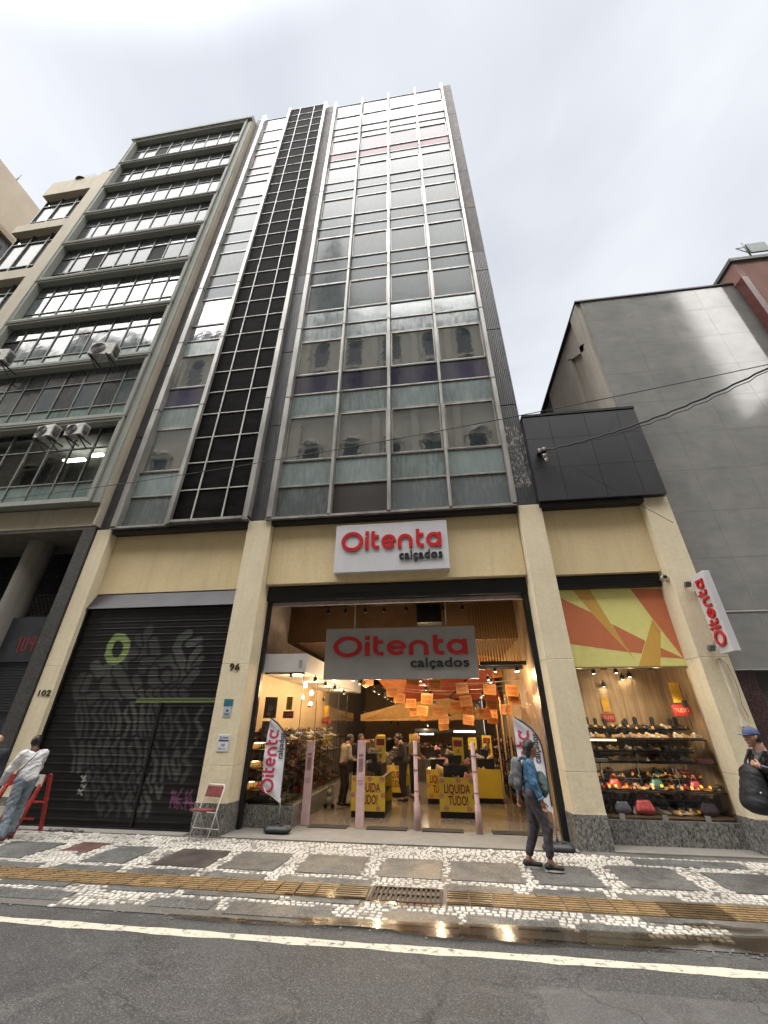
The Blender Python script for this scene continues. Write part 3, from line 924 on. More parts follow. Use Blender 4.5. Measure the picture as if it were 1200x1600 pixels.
# ---- shop front: columns, panels, plinths
def column(x0, x1, chl, chr_):
    """front face x0..x1 at y = 0, cheeks splay back to y = .45"""
    mb_ = MB(); zz = (0.52 if x0 > -4.9 else .52)
    for z0, z1 in ((zz, 1.12), (1.123, 3.05), (3.053, 6.66)):
        P_ = [(x0 - chl, .50), (x0 - chl, .30), (x0, -.02), (x1, -.02), (x1 + chr_, .30), (x1 + chr_, .50)]
        mb_.prism(P_, lambda u, w, h: (u, w, z0 + h), z1 - z0)
    c = mb_.build('column', cream, TW, bevel=.008, recalc=True)
    P2 = [(x0 - chl - .004, .505), (x0 - chl - .004, .295), (x0 - .004, -.026), (x1 + .004, -.026), (x1 + chr_ + .004, .295), (x1 + chr_ + .004, .505)]
    MB().prism(P2, lambda u, w, h: (u, w, .505 + h), .022).build('plinth_trim', creamedge, TW, recalc=True)
    P3 = [(x0 - chl - .01, .51), (x0 - chl - .01, .29), (x0 - .01, -.035), (x1 + .01, -.035), (x1 + chr_ + .01, .29), (x1 + chr_ + .01, .51)]
    MB().prism(P3, lambda u, w, h: (u, w, h), .505).build('plinth', gran, TW, recalc=True)
column(-9.38, -8.92, 0.0, .04)
column(-4.88, -4.24, .0, .04)
column(2.14, 2.68, .04, .0)
column(5.02, 5.56, .04, .0)
mb = MB()
mb.box(-8.88, -4.88, .22, .5, 4.86, 6.66)
mb.build('fascia_panel', yellow, TW)
MB().box(-4.20, 2.10, .16, .5, 4.93, 6.66).build('fascia_panel', yellow, TW)
MB().box(2.68, 5.00, .18, .5, 4.90, 6.66).build('fascia_panel', yellow, TW)
# side wing: black clad box over the right-hand window
WG = thing('black_clad_annex', 'low charcoal panel clad annex between the glass tower and the grey stone building', 'building', (4.05, 3, 6.65))
blk = plain('charcoal panel', (0.030, 0.030, 0.036), .42, .15, .18, .8, coord='pos')
MB().box(2.64, 5.50, .02, 11, 6.8, 9.40).build('annex_body', CORE, WG)
mb = MB()
xs = [2.63, 3.30, 4.22, 5.05, 5.52]; zs = [6.67, 7.62, 8.55, 9.30]
for i in range(4):
    for j in range(3):
        mb.box(xs[i] + .004, xs[i + 1] - .004, -.15, .0, zs[j] + .004, zs[j + 1] - .004)
mb.build('cladding_panel', blk, WG)
MB().box(2.62, 5.53, -.165, .25, 9.33, 9.40).build('coping', blackm, WG)
MB().box(2.63, 5.02, -.06, .2, 6.55, 6.66).build('soffit_strip', blackm, WG)
MB().box(2.75, 4.6, 6, 8, 9.4, 9.95).build('roof_curb', plain('pale curb', (.5, .5, .48), .8), WG)

# ================================================================== LEFT NEIGHBOUR: framed concrete block
LB = thing('framed_office_block', 'grey green office block with nine deep box frames of windows stacked above each other', 'building', (-13.4, 6, 0))
frm_m = render_wall('grey green stone', (0.33, 0.345, 0.315), .35, True, .15, tint=(.45, .45, .42))
bge = render_wall('beige render', (0.50, 0.445, 0.35), .4, True, .2)
dkw = plain('dark joint', (.03, .03, .03), .8)
MB().box(-17.15, -9.42, .75, 12, 10.7, 34.6).box(-17.15, -9.42, 2.0, 12, 7.0, 10.69).build('block_body', CORE, LB)
ZF = [7.44, 10.67, 13.62, 16.60, 19.57, 22.58, 25.45, 28.40, 31.25, 34.3]
nwin = 9
lgl = glass_pane('office glass', (.08, .095, .105), .35, (.24, .28, .29), 1.7, .03, .08)
lgd = glass_pane('darkened glass', (.05, .055, .062), .3, (.20, .21, .225), 1.8, .05, .08)
lgt = glass_pane('teal sill glass', (.10, .15, .14), .5, (.30, .40, .38), 1.8, .08, .05)
lgh = glass_pane('bright office glass', (.08, .09, .095), .45, (.17, .185, .19), 1.16, .06, .07)
wfr = plain('grey window metal', (.115, .12, .11), .55, .3, .2, 6, coord='pos')
wblack = plain('open window dark', (.004, .004, .005), .9)
clear = clear_glass('clear glass')
for fi in range(9):
    z0, z1 = ZF[fi] + .03, ZF[fi + 1] - .06
    x0, x1 = -17.2, -9.70
    w = .15
    fm = MB()
    # box frame: outer ring front y=-.32, goes back to y=.55, slightly flared inside
    for a in ((x0, x1, z0, z0 + w), (x0, x1, z1 - w * .8, z1)):
        fm.box(a[0], a[1], -.32, .62, a[2], a[3])
    fm.box(x0, x0 + w, -.32, .62, z0 + w, z1 - w * .8); fm.box(x1 - w, x1, -.32, .62, z0 + w, z1 - w * .8)
    # thin raised lip
    for a in ((x0 - .03, x1 + .03, z0 - .03, z0 + .02), (x0 - .03, x1 + .03, z1 - .02, z1 + .03)):
        fm.box(a[0], a[1], -.36, -.322, a[2], a[3])
    fm.box(x0 - .03, x0 + .02, -.36, -.323, z0 + .02, z1 - .02); fm.box(x1 - .02, x1 + .03, -.36, -.323, z0 + .02, z1 - .02)
    fm.build('box_frame', frm_m, LB, bevel=.012)
    ix0, ix1, iz0, iz1 = x0 + w, x1 - w, z0 + w, z1 - w * .8
    ww = (ix1 - ix0) / nwin; H = iz1 - iz0
    zt, zb = iz1 - .30 * H, iz0 + .24 * H
    yw = -.06 if fi < 3 else -.04
    for i in range(nwin):
        a, b_ = ix0 + i * ww, ix0 + (i + 1) * ww
        f = .028
        wf = MB()
        wf.box(a, a + f, yw - .03, yw + .03, iz0, iz1)
        wf.box(b_ - f, b_, yw - .03, yw + .03, iz0, iz1)
        for zz in (iz0, zb, zt, iz1 - .05):
            wf.box(a + f, b_ - f, yw - .035, yw + .02, zz, zz + .045)
        wo_ = wf.build('window', wfr, LB)
        opened = (fi, i) in ((4, 6), (4, 2), (8, 2), (2, 0), (1, 0), (1, 4))
        lit = fi == 0
        hi = fi >= 4
        gl_t = clear if lit else lgd  # top panes darkened: soffit reflection and recess shade put into the colour
        gl_m = wblack if opened else (clear if lit else (lgh if hi else lgl))
        gl_b = clear if lit and i < 7 else (lgt if not hi else lgh)
        if fi == 1: gl_m = lgd if i % 2 else lgl; gl_t = lgd
        if fi == 0: gl_b = lgt; gl_t = clear
        tx = rnd.uniform(-.006, .006); tz = rnd.uniform(-.006, .006)
        pm = MB()
        for (pa, pb, mi) in ((zt + .045, iz1 - .05, 0), (zb + .045, zt, 1), (iz0 + .045, zb, 2)):
            pm.quad((a + f, yw + tx, pa), (b_ - f, yw - tx, pa), (b_ - f, yw - tx + tz, pb), (a + f, yw + tx + tz, pb), mi)
        sub(pm, 'pane', [gl_t, gl_m, gl_b], wo_)
# pilaster between frames and the shop tower
MB().box(-9.665, -9.42, -.27, .8, 7.44, 34.3).build('corner_strip', frm_m, LB)
MB().box(-9.42, -9.36, -.20, .8, 6.76, 34.31).build('beige_pier', bge, LB)
MB().box(-17.4, -9.4, -.42, .9, 34.32, 34.55).box(-17.4, -9.4, -.34, .9, 34.55, 34.85).build('cornice', frm_m, LB, bevel=.01)
MB().box(-17.45, -17.24, -.18, .8, 7.0, 34.3).build('edge_pier', bge, LB)
# room behind the lowest window band, with ceiling tubes
rm = MB()
rm.box(-17.1, -9.75, 1.9, 1.96, 7.6, 10.6)
rm.build('room_wall', plain('office wall', (.12, .13, .12), .9), LB)
rm = MB(); rm.box(-17.0, -9.75, .05, 1.9, 10.28, 10.33)
rm.build('room_ceiling', plain('office ceiling', (.25, .26, .24), .9), LB)
tube = emit('tube light', (1.0, 1.0, .86), 2.6)
for (xa, ya), (xb, yb) in (((99, 723), (133, 717)), ((141, 714), (162, 710))):
    pa, pb = atY(xa, ya, .75), atY(xb, yb, .75)
    MB().box(pa.x, pb.x, .68, .82, (pa.z + pb.z) / 2, (pa.z + pb.z) / 2 + .05).build('tube_light', tube, LB)
# ground floor arcade
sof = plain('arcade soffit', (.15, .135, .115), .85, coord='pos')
conc = render_wall('bare concrete', (.25, .235, .21), .4, True, .2)
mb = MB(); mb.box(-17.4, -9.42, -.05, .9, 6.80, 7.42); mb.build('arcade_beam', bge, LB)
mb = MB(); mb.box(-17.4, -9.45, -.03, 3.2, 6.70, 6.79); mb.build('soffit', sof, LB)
for x_ in (-11.9, -15.6):
    MB().lathe((x_, .75, 0), [(.34, 0), (.34, 6.70)], 28).build('round_column', conc, LB)
mb = MB(); mb.box(-9.80, -9.41, -.06, 1.6, 0, 6.69); mb.build('granite_pier', granite('dark granite', (.025, .024, .024), (.10, .095, .09), 30, .35), LB)
mb = MB(); mb.box(-17.4, -9.8, 2.6, 2.7, 0, 6.7); mb.build('back_wall_panel', plain('arcade dark wall', (.010, .011, .016), .7), LB)
gb = MB()
navy = plain('navy grille paint', (.012, .014, .022), .5, .3)
x = -17.2
while x < -9.85:
    gb.box(x, x + .028, 1.55, 1.58, 5.35, 6.69); x += .085
gb.box(-17.3, -9.82, 1.54, 1.585, 5.31, 5.35); gb.box(-17.3, -9.82, 1.54, 1.585, 5.95, 5.97)
gb.build('grille', navy, LB)
gb = MB(); x = -17.2
while x < -9.9:
    for s_ in (1, -1):
        x2 = x + s_ * .42
        if -17.3 < x2 < -9.83:
            gb.obox(((x + x2) / 2, 1.57 + s_ * .006, 4.98), Vector((x2 - x, 0, .62)) / 2, (0, .004, 0), Vector((-.62, 0, x2 - x)).normalized() * .009)
    x += .14
gb.box(-17.3, -9.82, 1.54, 1.585, 4.62, 4.68)
gb.build('lattice_grille', plain('grille grey', (.11, .11, .115), .5, .3), LB)
mb = MB(); mb.box(-14.5, -9.83, .60, .75, 3.25, 4.40); mb.build('door_fascia', plain('navy steel', (.022, .024, .032), .4, .2, .2, 3), LB)
mb = MB(); mb.box(-9.95, -9.83, .52, .6, 0, 4.40); mb.build('door_jamb', plain('brown jamb', (.05, .042, .038), .4, .2), LB)
mb = MB()
for i in range(18):
    mb.box(-14.5, -9.96, .66, .70, 2.1 + i * .064, 2.1 + i * .064 + .045)
mb.box(-14.5, -9.96, .71, .74, 0, 3.25)
mb.build('roller_shutter', plain('navy shutter', (.035, .037, .045), .45, .4), LB)
gr = MB(); red = plain('red spray', (.30, .012, .012), .5)
def strokes(mb_, org, sc, ls, w=.02, yy=0):
    for p in ls:
        ribbon(mb_, p, w, lambda u, v, h: (org[0] + u * sc, org[1] - h, org[2] + v * sc), 0.002, .006)
# number on the dark fascia, dripping red spray paint
strokes(gr, (-11.05, .60, 3.50), 1.0, [[(0, .38), (.02, .0)], [(-.04, .30), (.03, .40)], [(.12, .05), (.11, .35), (.22, .36), (.24, .05), (.12, .04)], [(.36, .40), (.30, .20), (.50, .22)], [(.44, .40), (.42, -.02)]], .035)
gr.build('painted_number', red, LB)
# rooftop bits of the framed block
t_ = thing('satellite_dish', 'dark satellite dish on the roof edge of the framed office block', 'satellite dish', (-18.1, .4, 30.9))
mb = MB(); mb.tube([(-18.1, .4, 30.85), (-18.1, .4, 31.4)], .03); mb.build('mast', wfr, t_)
mb = MB(); mb.lathe((-18.12, .15, 31.65), [(.02, .16), (.2, .13), (.38, .04), (.45, -.04), (.38, .06), (.2, .15), (.02, .18)], 20, 0, 'y'); mb.build('reflector', plain('dish grey', (.10, .11, .12), .5), t_)
t_ = thing('tv_antenna', 'spindly television antenna on the roof of the beige building', 'antenna', (-19.7, .3, 30.7))
mb = MB(); mb.tube([(-19.7, .3, 30.65), (-19.7, .3, 31.9)], .018); mb.build('mast', wfr, t_)
mb = MB(); mb.tube([(-20.1, .3, 31.75), (-19.4, .3, 31.85)], .012)
for k in range(5): mb.tube([(-20.05 + k * .15, .1, 31.76 + k * .02), (-20.05 + k * .15, .5, 31.76 + k * .02)], .009)
mb.build('elements', wfr, t_)
# window AC units hung from the framed block
acw = plain('ac white', (.45, .44, .41), .5, .1, .25, 8); acd = plain('ac grille dark', (.05, .05, .05), .6)
def ac_unit(x, y, z, label, rz=0.0, under=False, s=1.0):
    t_ = thing('ac_unit', label, 'air conditioner', (x, y, z), 'outdoor air conditioning units')
    t_.rotation_euler = (0, 0, rz)
    k = s
    MB().box(-.42 * k, .42 * k, -.16 * k, .16 * k, 0, .58 * k).build('casing', acw, t_, bevel=.015, local=True)
    f = MB(); f.lathe((-.12 * k, -.165 * k, .29 * k), [(.23 * k, 0), (.25 * k, -.012), (.25 * k, .01)], 26, 0, 'y')
    for q in range(6): f.lathe((-.12 * k, -.168 * k, .29 * k), [((.03 + q * .035) * k, 0), ((.036 + q * .035) * k, -.006), ((.042 + q * .035) * k, 0)], 26, 0, 'y')
    f.build('fan_grille', acd, t_, local=True)
    f = MB(); f.lathe((-.12 * k, -.1625 * k, .29 * k), [(.001, 0), (.225 * k, 0)], 26, 0, 'y'); f.build('fan_opening', plain('fan shade', (.16, .15, .14), .6), t_, local=True)
    for sx2 in (-.3, .3):
        b2 = MB(); b2.box((sx2 - .02) * k, (sx2 + .02) * k, -.22 * k, .52 * k, -.045, -.005); b2.obox((sx2 * k, .12 * k, -.17 * k), (.014, 0, 0), (0, .29 * k, -.14 * k), (0, .006, .012)); b2.build('bracket', acd, t_, local=True)
    v_ = MB()
    for q in range(7): v_.box(.425 * k, .43 * k, (-.12) * k, .12 * k, (.1 + q * .06) * k, (.13 + q * .06) * k)
    v_.box(.43 * k, .47 * k, -.06 * k, .06 * k, .08 * k, .2 * k)
    v_.build('side_vent', acd, t_, local=True)
    return t_
p = atY(160, 560, -.75); ac_unit(p.x - .05, -.75, p.z + .05, 'white air conditioner with a round fan grille, bolted to the framed block', .12, s=1.0)
p = atY(14, 568, -.75); ac_unit(p.x - .6, -.75, p.z + .1, 'white air conditioner cut off by the edge of the photo, under the same windows', .1, s=1.0)
p = atY(66, 690, -.65); ac_unit(p.x, -.62, p.z + .12, 'grimy air conditioner seen from below, left one of the pair', -.1, s=.8)
p = atY(108, 688, -.65); ac_unit(p.x + .1, -.62, p.z + .14, 'grimy air conditioner seen from below, right one of the pair', -.05, s=.75)

# ---- beige block further left
BB = thing('beige_apartment_block', 'beige concrete block with three tall panes per floor, beyond the framed office block', 'building', (-20, 6, 0))
MB().box(-21.6, -17.5, .6, 12, 0, 30.4).build('block_body', CORE, BB)
zt = 30.9
for k in range(6):
    z1 = zt - k * 4.62; h = 1.55 if k == 0 else 1.0
    MB().box(-21.75, -18.35, -.06, .6, z1 - h, z1 - (0 if k == 0 else .28)).build('concrete_band', bge, BB, bevel=.01)
    zl, zh = z1 - 4.9, z1 - h
    wf = MB()
    for xx in (-21.65, -20.62, -19.5, -18.42): wf.box(xx - .035, xx + .035, .22, .32, zl, zh)
    for zz in (zl + .9, zh - .75): wf.box(-21.65, -18.4, .23, .31, zz, zz + .06)
    w_ = wf.build('window', wfr, BB)
    pm = MB(); pm.quad((-21.6, .29, zl), (-18.4, .29, zl), (-18.4, .29, zh - .75), (-21.6, .29, zh - .75), 0); pm.quad((-21.6, .29, zh - .75), (-18.4, .29, zh - .75), (-18.4, .29, zh), (-21.6, .29, zh), 1)
    sub(pm, 'pane', [lgh, lgd], w_)
MB().box(-18.36, -17.46, -.16, .62, 0, 30.9).build('pier', bge, BB)
MB().lathe((-19.9, .3, 30.9), [(.5, 0), (.42, .14), (.2, .22), (.01, .24)], 16).build('roof_dome', bge, BB)
# ---- cream tower behind
CT = thing('cream_blank_tower', 'tall blank cream wall of a tower rising beyond the beige block', 'building', (-29, 4, 0))
ctm = render_wall('cream tower render', (.62, .53, .42), .2, True, .1, tint=(.7, .65, .6))
MB().box(-34, -26.0, -.85, 14, 0, 33.6).build('tower_wall', ctm, CT)
for q in (0.3, 3.4): MB().tube([(-26.05, q, 33.5), (-26.05, q, 34.4)], .03).build('roof_rod', wfr, CT)
GT = thing('grey_side_building', 'grey windowed building with a brick topped parapet in front of the cream tower', 'building', (-25.2, 2, 0))
MB().box(-30, -24.6, -.6, 6, 0, 27.6).build('side_wall', plain('blue grey wall', (.16, .17, .19), .5, coord='pos'), GT)
MB().box(-30, -24.4, -.8, 6.2, 27.62, 28.0).build('parapet', render_wall('brick parapet', (.50, .40, .30), .5), GT)
for q in range(3): MB().box(-24.6, -24.57, .1 + q * 1.4, 1.2 + q * 1.4, 25.5, 27.0).build('window', lgd, GT)

# ================================================================== RIGHT: grey stone building
GB = thing('grey_stone_building', 'windowless grey building clad in large polished stone slabs', 'building', (7.6, 6, 0))
m, t, b = new_mat('polished grey slab')
v = coordv(t)
col = mixc(t, ramp(t, noise(t, v, 1.1, 6, .65, .5), [(.35, 0), (.65, 1)]), (.20, .199, .196), (.27, .268, .262))
col = mixc(t, ramp(t, noise(t, v, 90, 3, .7), [(.4, 0), (.7, .5)]), col, (.30, .295, .285))
col = mixc(t, ramp(t, noise(t, coordv(t, 'pos', (2, 2, 6)), 1.2, 4), [(.45, 0), (.75, .2)]), col, (.11, .108, .105))
t.links.new(col, b.inputs['Base Color'])
t.links.new(ramp(t, noise(t, v, 3, 4), [(.3, .07), (.7, .13)]), b.inputs['Roughness'])
b.inputs['IOR'].default_value = 1.6
bump(t, b, noise(t, v, 1.2, 2), .006, .03)
slabg = m
GX = [5.30, 6.48, 7.64, 8.77, 9.90, 11.0, 12.1, 13.2, 14.3]
GZ = [2.83, 3.98, 5.12, 6.28, 7.43, 8.58, 9.72, 10.86, 12.05, 13.25, 14.24]
for i in range(len(GX) - 1):
    for j in range(len(GZ) - 1):
        d = rnd.uniform(0, .0015)
        e = .0022
        a, b_, c, d2 = GX[i] + e, GX[i + 1] - e, GZ[j] + e, GZ[j + 1] - e
        MB().box(a, b_, .10 + d, .16, c, d2).build('stone_slab', slabg, GB)
MB().box(5.32, 14.3, .155, 12, 0, 14.2).build('building_core', plain('joint grey', (.07, .07, .068), .9), GB)
swm = render_wall('side wall render', (.40, .365, .32), .45, True, .1)
mb = MB(); mb.box(5.26, 5.318, .16, 4.3, 9.2, 14.24); mb.build('side_wall', swm, GB)
mb = MB(); mb.box(5.16, 5.258, .16, .75, 9.2, 14.24); mb.box(5.16, 5.258, 1.5, 1.7, 9.2, 13.3)
mb.obox((5.2, 1.1, 13.0), (.04, 0, 0), (0, .62, .45), (0, -.07, .09)); mb.build('side_rib', swm, GB)
MB().box(5.14, 14.4, .06, 12, 14.242, 14.30).build('roof_flashing', blackm, GB)
# its ground floor door
mb = MB(); mb.box(5.62, 5.95, .08, .2, 0, 2.80); mb.build('door_jamb', granite('maroon granite', (.03, .016, .018), (.11, .06, .062), 40, .25), GB)
mb = MB(); mb.box(5.96, 9, .30, .38, 0, 2.80); mb.build('shop_shutter', plain('grey shutter', (.13, .14, .15), .4, .3, .2, 3), GB)
mb = MB(); mb.box(5.60, 9.5, .0, .3, 2.81, 2.825); mb.box(5.6, 9.2, .085, .099, 3.935, 3.96); mb.build('ledge', plain('pale ledge', (.45, .45, .44), .6), GB)

# ---- red glass building at the right edge
RB = thing('red_glass_building', 'corner of a building clad in reddish mirror glass above the grey stone slabs', 'building', (12, 2, 0))
rg = glass_pane('red mirror glass', (.26, .13, .11), .3, (.36, .24, .21), 2.0, .02, .06, .9)
rs = granite('red granite', (.06, .018, .015), (.16, .05, .042), 50, .25)
mb = MB(); mb.box(9.93, 10.1, -.24, .04, 0, 14.1); mb.build('red_side', rs, RB)
mb = MB(); mb.box(10.102, 14, -.235, .03, 0, 14.85, 0); mb.build('red_glass', rg, RB)
mb = MB(); mb.box(9.87, 14, -.31, 2.6, 14.85, 14.98); mb.build('roof_edge', plain('grey edge', (.07, .085, .08), .5), RB)
mb = MB(); mb.box(9.94, 10.10, -.235, 2.5, 14.1, 14.85); mb.build('glass_return', rg, RB)
t_ = thing('rooftop_panel', 'small grey panel on a bracket above the red glass building', 'roof panel', (10.5, -.3, 14.98))
mb = MB(); mb.box(10.55, 11.1, -.35, -.3, 15.1, 15.55); mb.build('plate', plain('panel green grey', (.10, .13, .12), .4), t_)
mb = MB(); mb.tube([(10.52, -.3, 14.98), (10.52, -.3, 15.7)], .02); mb.tube([(10.25, -.3, 15.45), (10.52, -.3, 15.15), (10.52, -.3, 15.45), (10.25, -.3, 15.45)], .014); mb.build('bracket', wfr, t_)

# ================================================================== ACROSS THE STREET (behind the camera: seen in the glass)
OB = thing('ornate_building', 'old ornate beige building across the street, mirrored in the tower glass', 'building', (-8, -17, 0))
obm = render_wall('old stone', (.50, .46, .38), .4, True, .2)
obd = plain('old dark window', (.008, .008, .01), .4)
obr = plain('old roof moss', (.12, .135, .11), .9, coord='pos')
YO = -14.0
MB().box(-50, 20.6, YO - 12, YO, 0, 33.5).build('wall', obm, OB)
mb = MB(); mb.box(-46, 20.7, YO - 1, YO + .8, 32.6, 33.6); mb.box(-46, 20.6, YO - .8, YO + .35, 33.6, 35.2); mb.box(-46, 20.7, YO - .5, YO + .9, 23.5, 24.2)
mb.build('cornice', obr, OB)
mb = MB()
for i in range(26):
    x = -44 + i * 2.5
    mb.box(x, x + rnd.uniform(.6, 1.6), YO - .8, YO + .2, 35.2, 35.2 + rnd.choice((.5, .9, 1.2)))
mb.build('parapet_blocks', obm, OB)
for i in range(18):
    for fl, zb in enumerate((4, 8.4, 13, 17.6, 25.0, 29.0)):
        x = -33 + i * 3.05
        w_ = MB(); w_.box(x - .62, x + .62, YO, YO + .03, zb - .3, zb + (2.3 if fl < 4 else 2.0)); w_.lathe((x, YO + .0, zb + 2.3), [(.001, .0), (.62, .0), (.62, .03), (.001, .035)], 20, 0, 'y')
        if fl >= 0 and len([1]) and (i * 6 + fl) < 100: w_.build('window', obd, OB)
        if fl in (2, 3, 4):
            d_ = MB(); d_.box(x - .95, x + .95, YO, YO + .45, zb + 2.5, zb + 2.75); d_.box(x - .8, x - .62, YO, YO + .3, zb, zb + 2.5); d_.box(x + .62, x + .8, YO, YO + .3, zb, zb + 2.5)
            d_.lathe((x, YO + .2, zb + 2.9), [(.75, -.1), (.7, .1), (.3, .35), (.01, .4)], 12)
            if i * 3 + fl < 90: d_.build('pediment', obm, OB)
mb = MB()
for i in range(19): mb.box(-34.6 + i * 3.05, -34.0 + i * 3.05, YO, YO + .3, 5, 32.6)
mb.build('pilaster', obm, OB)
ST = thing('spired_tower', 'dark tower with a pointed green spire across the street, mirrored in the glass', 'building', (-9.2, -17, 35))
tm = plain('weathered tower', (.15, .14, .12), .9, coord='pos')
MB().box(-11.0, -7.6, YO - 4, YO - .5, 30, 44).box(-10.6, -8.0, YO - 3.5, YO - 1, 44, 46).build('tower', tm, ST)
mb = MB(); mb.add([(-10.4, YO - 1, 46), (-8.2, YO - 1, 46), (-8.2, YO - 3.4, 46), (-10.4, YO - 3.4, 46), (-9.3, YO - 2.2, 56.5)], [(0, 1, 4), (1, 2, 4), (2, 3, 4), (3, 0, 4)])
mb.build('spire', plain('verdigris', (.10, .16, .13), .7), ST)
LW = thing('low_gabled_building', 'low gabled building across the street, mirrored in the polished slabs', 'building', (22.5, -20, 0))
mb = MB(); mb.add([(20.6, YO, 0), (26, YO, 0), (26, YO, 24), (23.6, YO, 20.5), (20.6, YO, 17.2), (20.6, YO - 10, 0), (26, YO - 10, 0), (26, YO - 10, 24), (23.6, YO - 10, 20.5), (20.6, YO - 10, 17.2)], [(0, 1, 2, 3, 4), (9, 8, 7, 6, 5), (4, 3, 8, 9), (3, 2, 7, 8), (1, 6, 7, 2), (0, 4, 9, 5)])
mb.build('wall', tm, LW)
FB = thing('far_corner_building', 'plain dark building further along across the street', 'building', (33, -20, 0))
MB().box(26.02, 60, YO - 2, YO, 0, 38).build('wall', tm, FB)

# far side set back and enlarged so more sky lights the shop front
SC = 38.9 / 22.9
for e_ in (OB, ST, LW, FB):
    l0 = e_.location.copy()
    e_.scale = (SC, 1, SC)
    e_.location = (l0.x * SC, l0.y - 16, l0.z * SC + 1.85 * (1 - SC))

# ================================================================== SHOP FRONT
SH = thing('graffiti_shutter', 'black roller shutter covered in faded grey graffiti, left of the shop entrance', 'roller shutter', (-6.88, .2, 0))
# painted letters: bubble strokes in shutter coordinates (metres from its lower left corner)
SX0, SX1, SZ1 = -8.95, -4.90, 4.42
gq = random.Random(5)
STROKES = []      # (points, radius, colour id)
def gp(x, y):     # pixel on the photo -> shutter
    p = atY(x, y, .14); return (p.x, p.z)
def gs(pts, w, c=1): STROKES.append(([gp(*p) for p in pts], w, c))
def cpx(x, y): return (120 + x / 5.4545, 960 + y / 5.4545)
def gc(pts, w, c=1): gs([cpx(*p) for p in pts], w, c)
# green zero
gc([(285, 390), (262, 340), (285, 250), (330, 190), (390, 195), (425, 245), (415, 310), (380, 370), (330, 400), (285, 390)], .085, 2)
# first row of letters
gc([(610, 130), (600, 170), (560, 250), (555, 340), (555, 470)], .11); gc([(515, 190), (530, 260)], .07)
gc([(480, 330), (420, 340), (390, 420), (380, 520)], .13); gc([(650, 230), (670, 330), (655, 420)], .12); gc([(560, 400), (650, 395)], .08)
gc([(700, 420), (790, 380), (850, 420), (860, 560), (800, 620), (730, 600), (760, 520)], .12); gc([(650, 480), (640, 560), (700, 640)], .11)
gc([(950, 160), (880, 200), (845, 280), (880, 380), (930, 470), (900, 560)], .10); gc([(1040, 220), (950, 250)], .09); gc([(1040, 290), (980, 370), (960, 450)], .09); gc([(1060, 370), (1010, 430)], .07)
gc([(1010, 490), (950, 560), (890, 640), (800, 630)], .10)
gc([(150, 430), (190, 500), (260, 450), (300, 500), (230, 600), (280, 680), (360, 700)], .12); gc([(40, 540), (-10, 600), (10, 700), (70, 740), (150, 700)], .12); gc([(100, 540), (60, 640)], .09)
gc([(340, 470), (390, 560), (420, 650), (480, 680)], .12); gc([(500, 540), (530, 640), (600, 690)], .09)
for q in range(6): gc([(540 + q * 70, 660), (575 + q * 70, 690)], .075)
# second and third rows: long drooping letters
def row(y0, n, h, x0, x1, seed):
    q = random.Random(seed)
    for i in range(n):
        xx = x0 + (x1 - x0) * i / n; w = (x1 - x0) / n
        k = q.choice((0, 1, 2, 3))
        r_ = q.uniform(.030, .052)
        if k == 0: gs([(xx, y0), (xx + w * .5, y0 + h * .45), (xx + w * .2, y0 + h)], r_)
        if k == 1: gs([(xx + w * .5, y0), (xx, y0 + h * .4), (xx + w * .4, y0 + h * .95), (xx + w * .8, y0 + h * .5), (xx + w * .5, y0)], r_ * .9)
        if k == 2: gs([(xx, y0 + h), (xx + w * .3, y0 + h * .1), (xx + w * .8, y0 + h * .9)], r_)
        if k == 3: gs([(xx + w * .8, y0), (xx + w * .1, y0 + h * .3), (xx + w * .7, y0 + h * .6), (xx, y0 + h)], r_)
row(1098, 11, 55, 118, 255, 1); row(1155, 11, 50, 110, 250, 2); row(1205, 9, 45, 130, 255, 3); row(1106, 4, 60, 255, 318, 4); row(1170, 4, 50, 235, 300, 6); row(1240, 6, 35, 150, 240, 8)
PINK = [[gp(*p) for p in l] for l in ([(264, 1262), (268, 1236), (272, 1262)], [(272, 1236), (276, 1264)], [(266, 1250), (283, 1249)], [(283, 1233), (274, 1250), (284, 1264)], [(290, 1236), (288, 1266)], [(300, 1234), (290, 1250), (302, 1266)], [(296, 1240), (298, 1262)], [(286, 1254), (304, 1256)])]
WX = [[gp(*p) for p in l] for l in ([(127, 1213), (133, 1220)], [(133, 1212), (128, 1221)], [(126, 1226), (130, 1231), (134, 1225)], [(120, 1240), (128, 1235)], [(122, 1234), (127, 1242)])]
PITCH = SZ1 / 28.0
nx, nz = 150, 28 * 9
xs = np.linspace(SX0, SX1, nx + 1); zs = np.linspace(0, SZ1, nz + 1)
X, Z = np.meshgrid(xs, zs)
def sdist(P0, P1):
    d = np.array(P1) - np.array(P0); L = max((d * d).sum(), 1e-9)
    t = np.clip(((X - P0[0]) * d[0] + (Z - P0[1]) * d[1]) / L, 0, 1)
    return np.hypot(X - P0[0] - t * d[0], Z - P0[1] - t * d[1])
grey = np.zeros_like(X); outl = np.zeros_like(X); green = np.zeros_like(X); pink = np.zeros_like(X); wht = np.zeros_like(X)
for pts, w, c in STROKES:
    D = np.min([sdist(pts[i], pts[i + 1]) for i in range(len(pts) - 1)], 0)
    if c == 2:
        green = np.maximum(green, np.clip((w - D) / .02 + .5, 0, 1)); outl = np.where(D < w, 0, outl); grey = np.where(D < w + .03, 0, grey)
    else:
        k_ = np.clip((w - D) / .02 + .5, 0, 1); ed = (D > w - .002) & (D < w + .05)
        grey = np.where(ed, grey * .04, grey); grey = np.maximum(grey, k_)
for L_, arr, w in ((PINK, pink, .012), (WX, wht, .012)):
    for pts in L_:
        for i in range(len(pts) - 1):
            arr[:] = np.maximum(arr, np.clip((w - sdist(pts[i], pts[i + 1])) / .01 + .5, 0, 1))
gz = gp(230, 1094)[1]
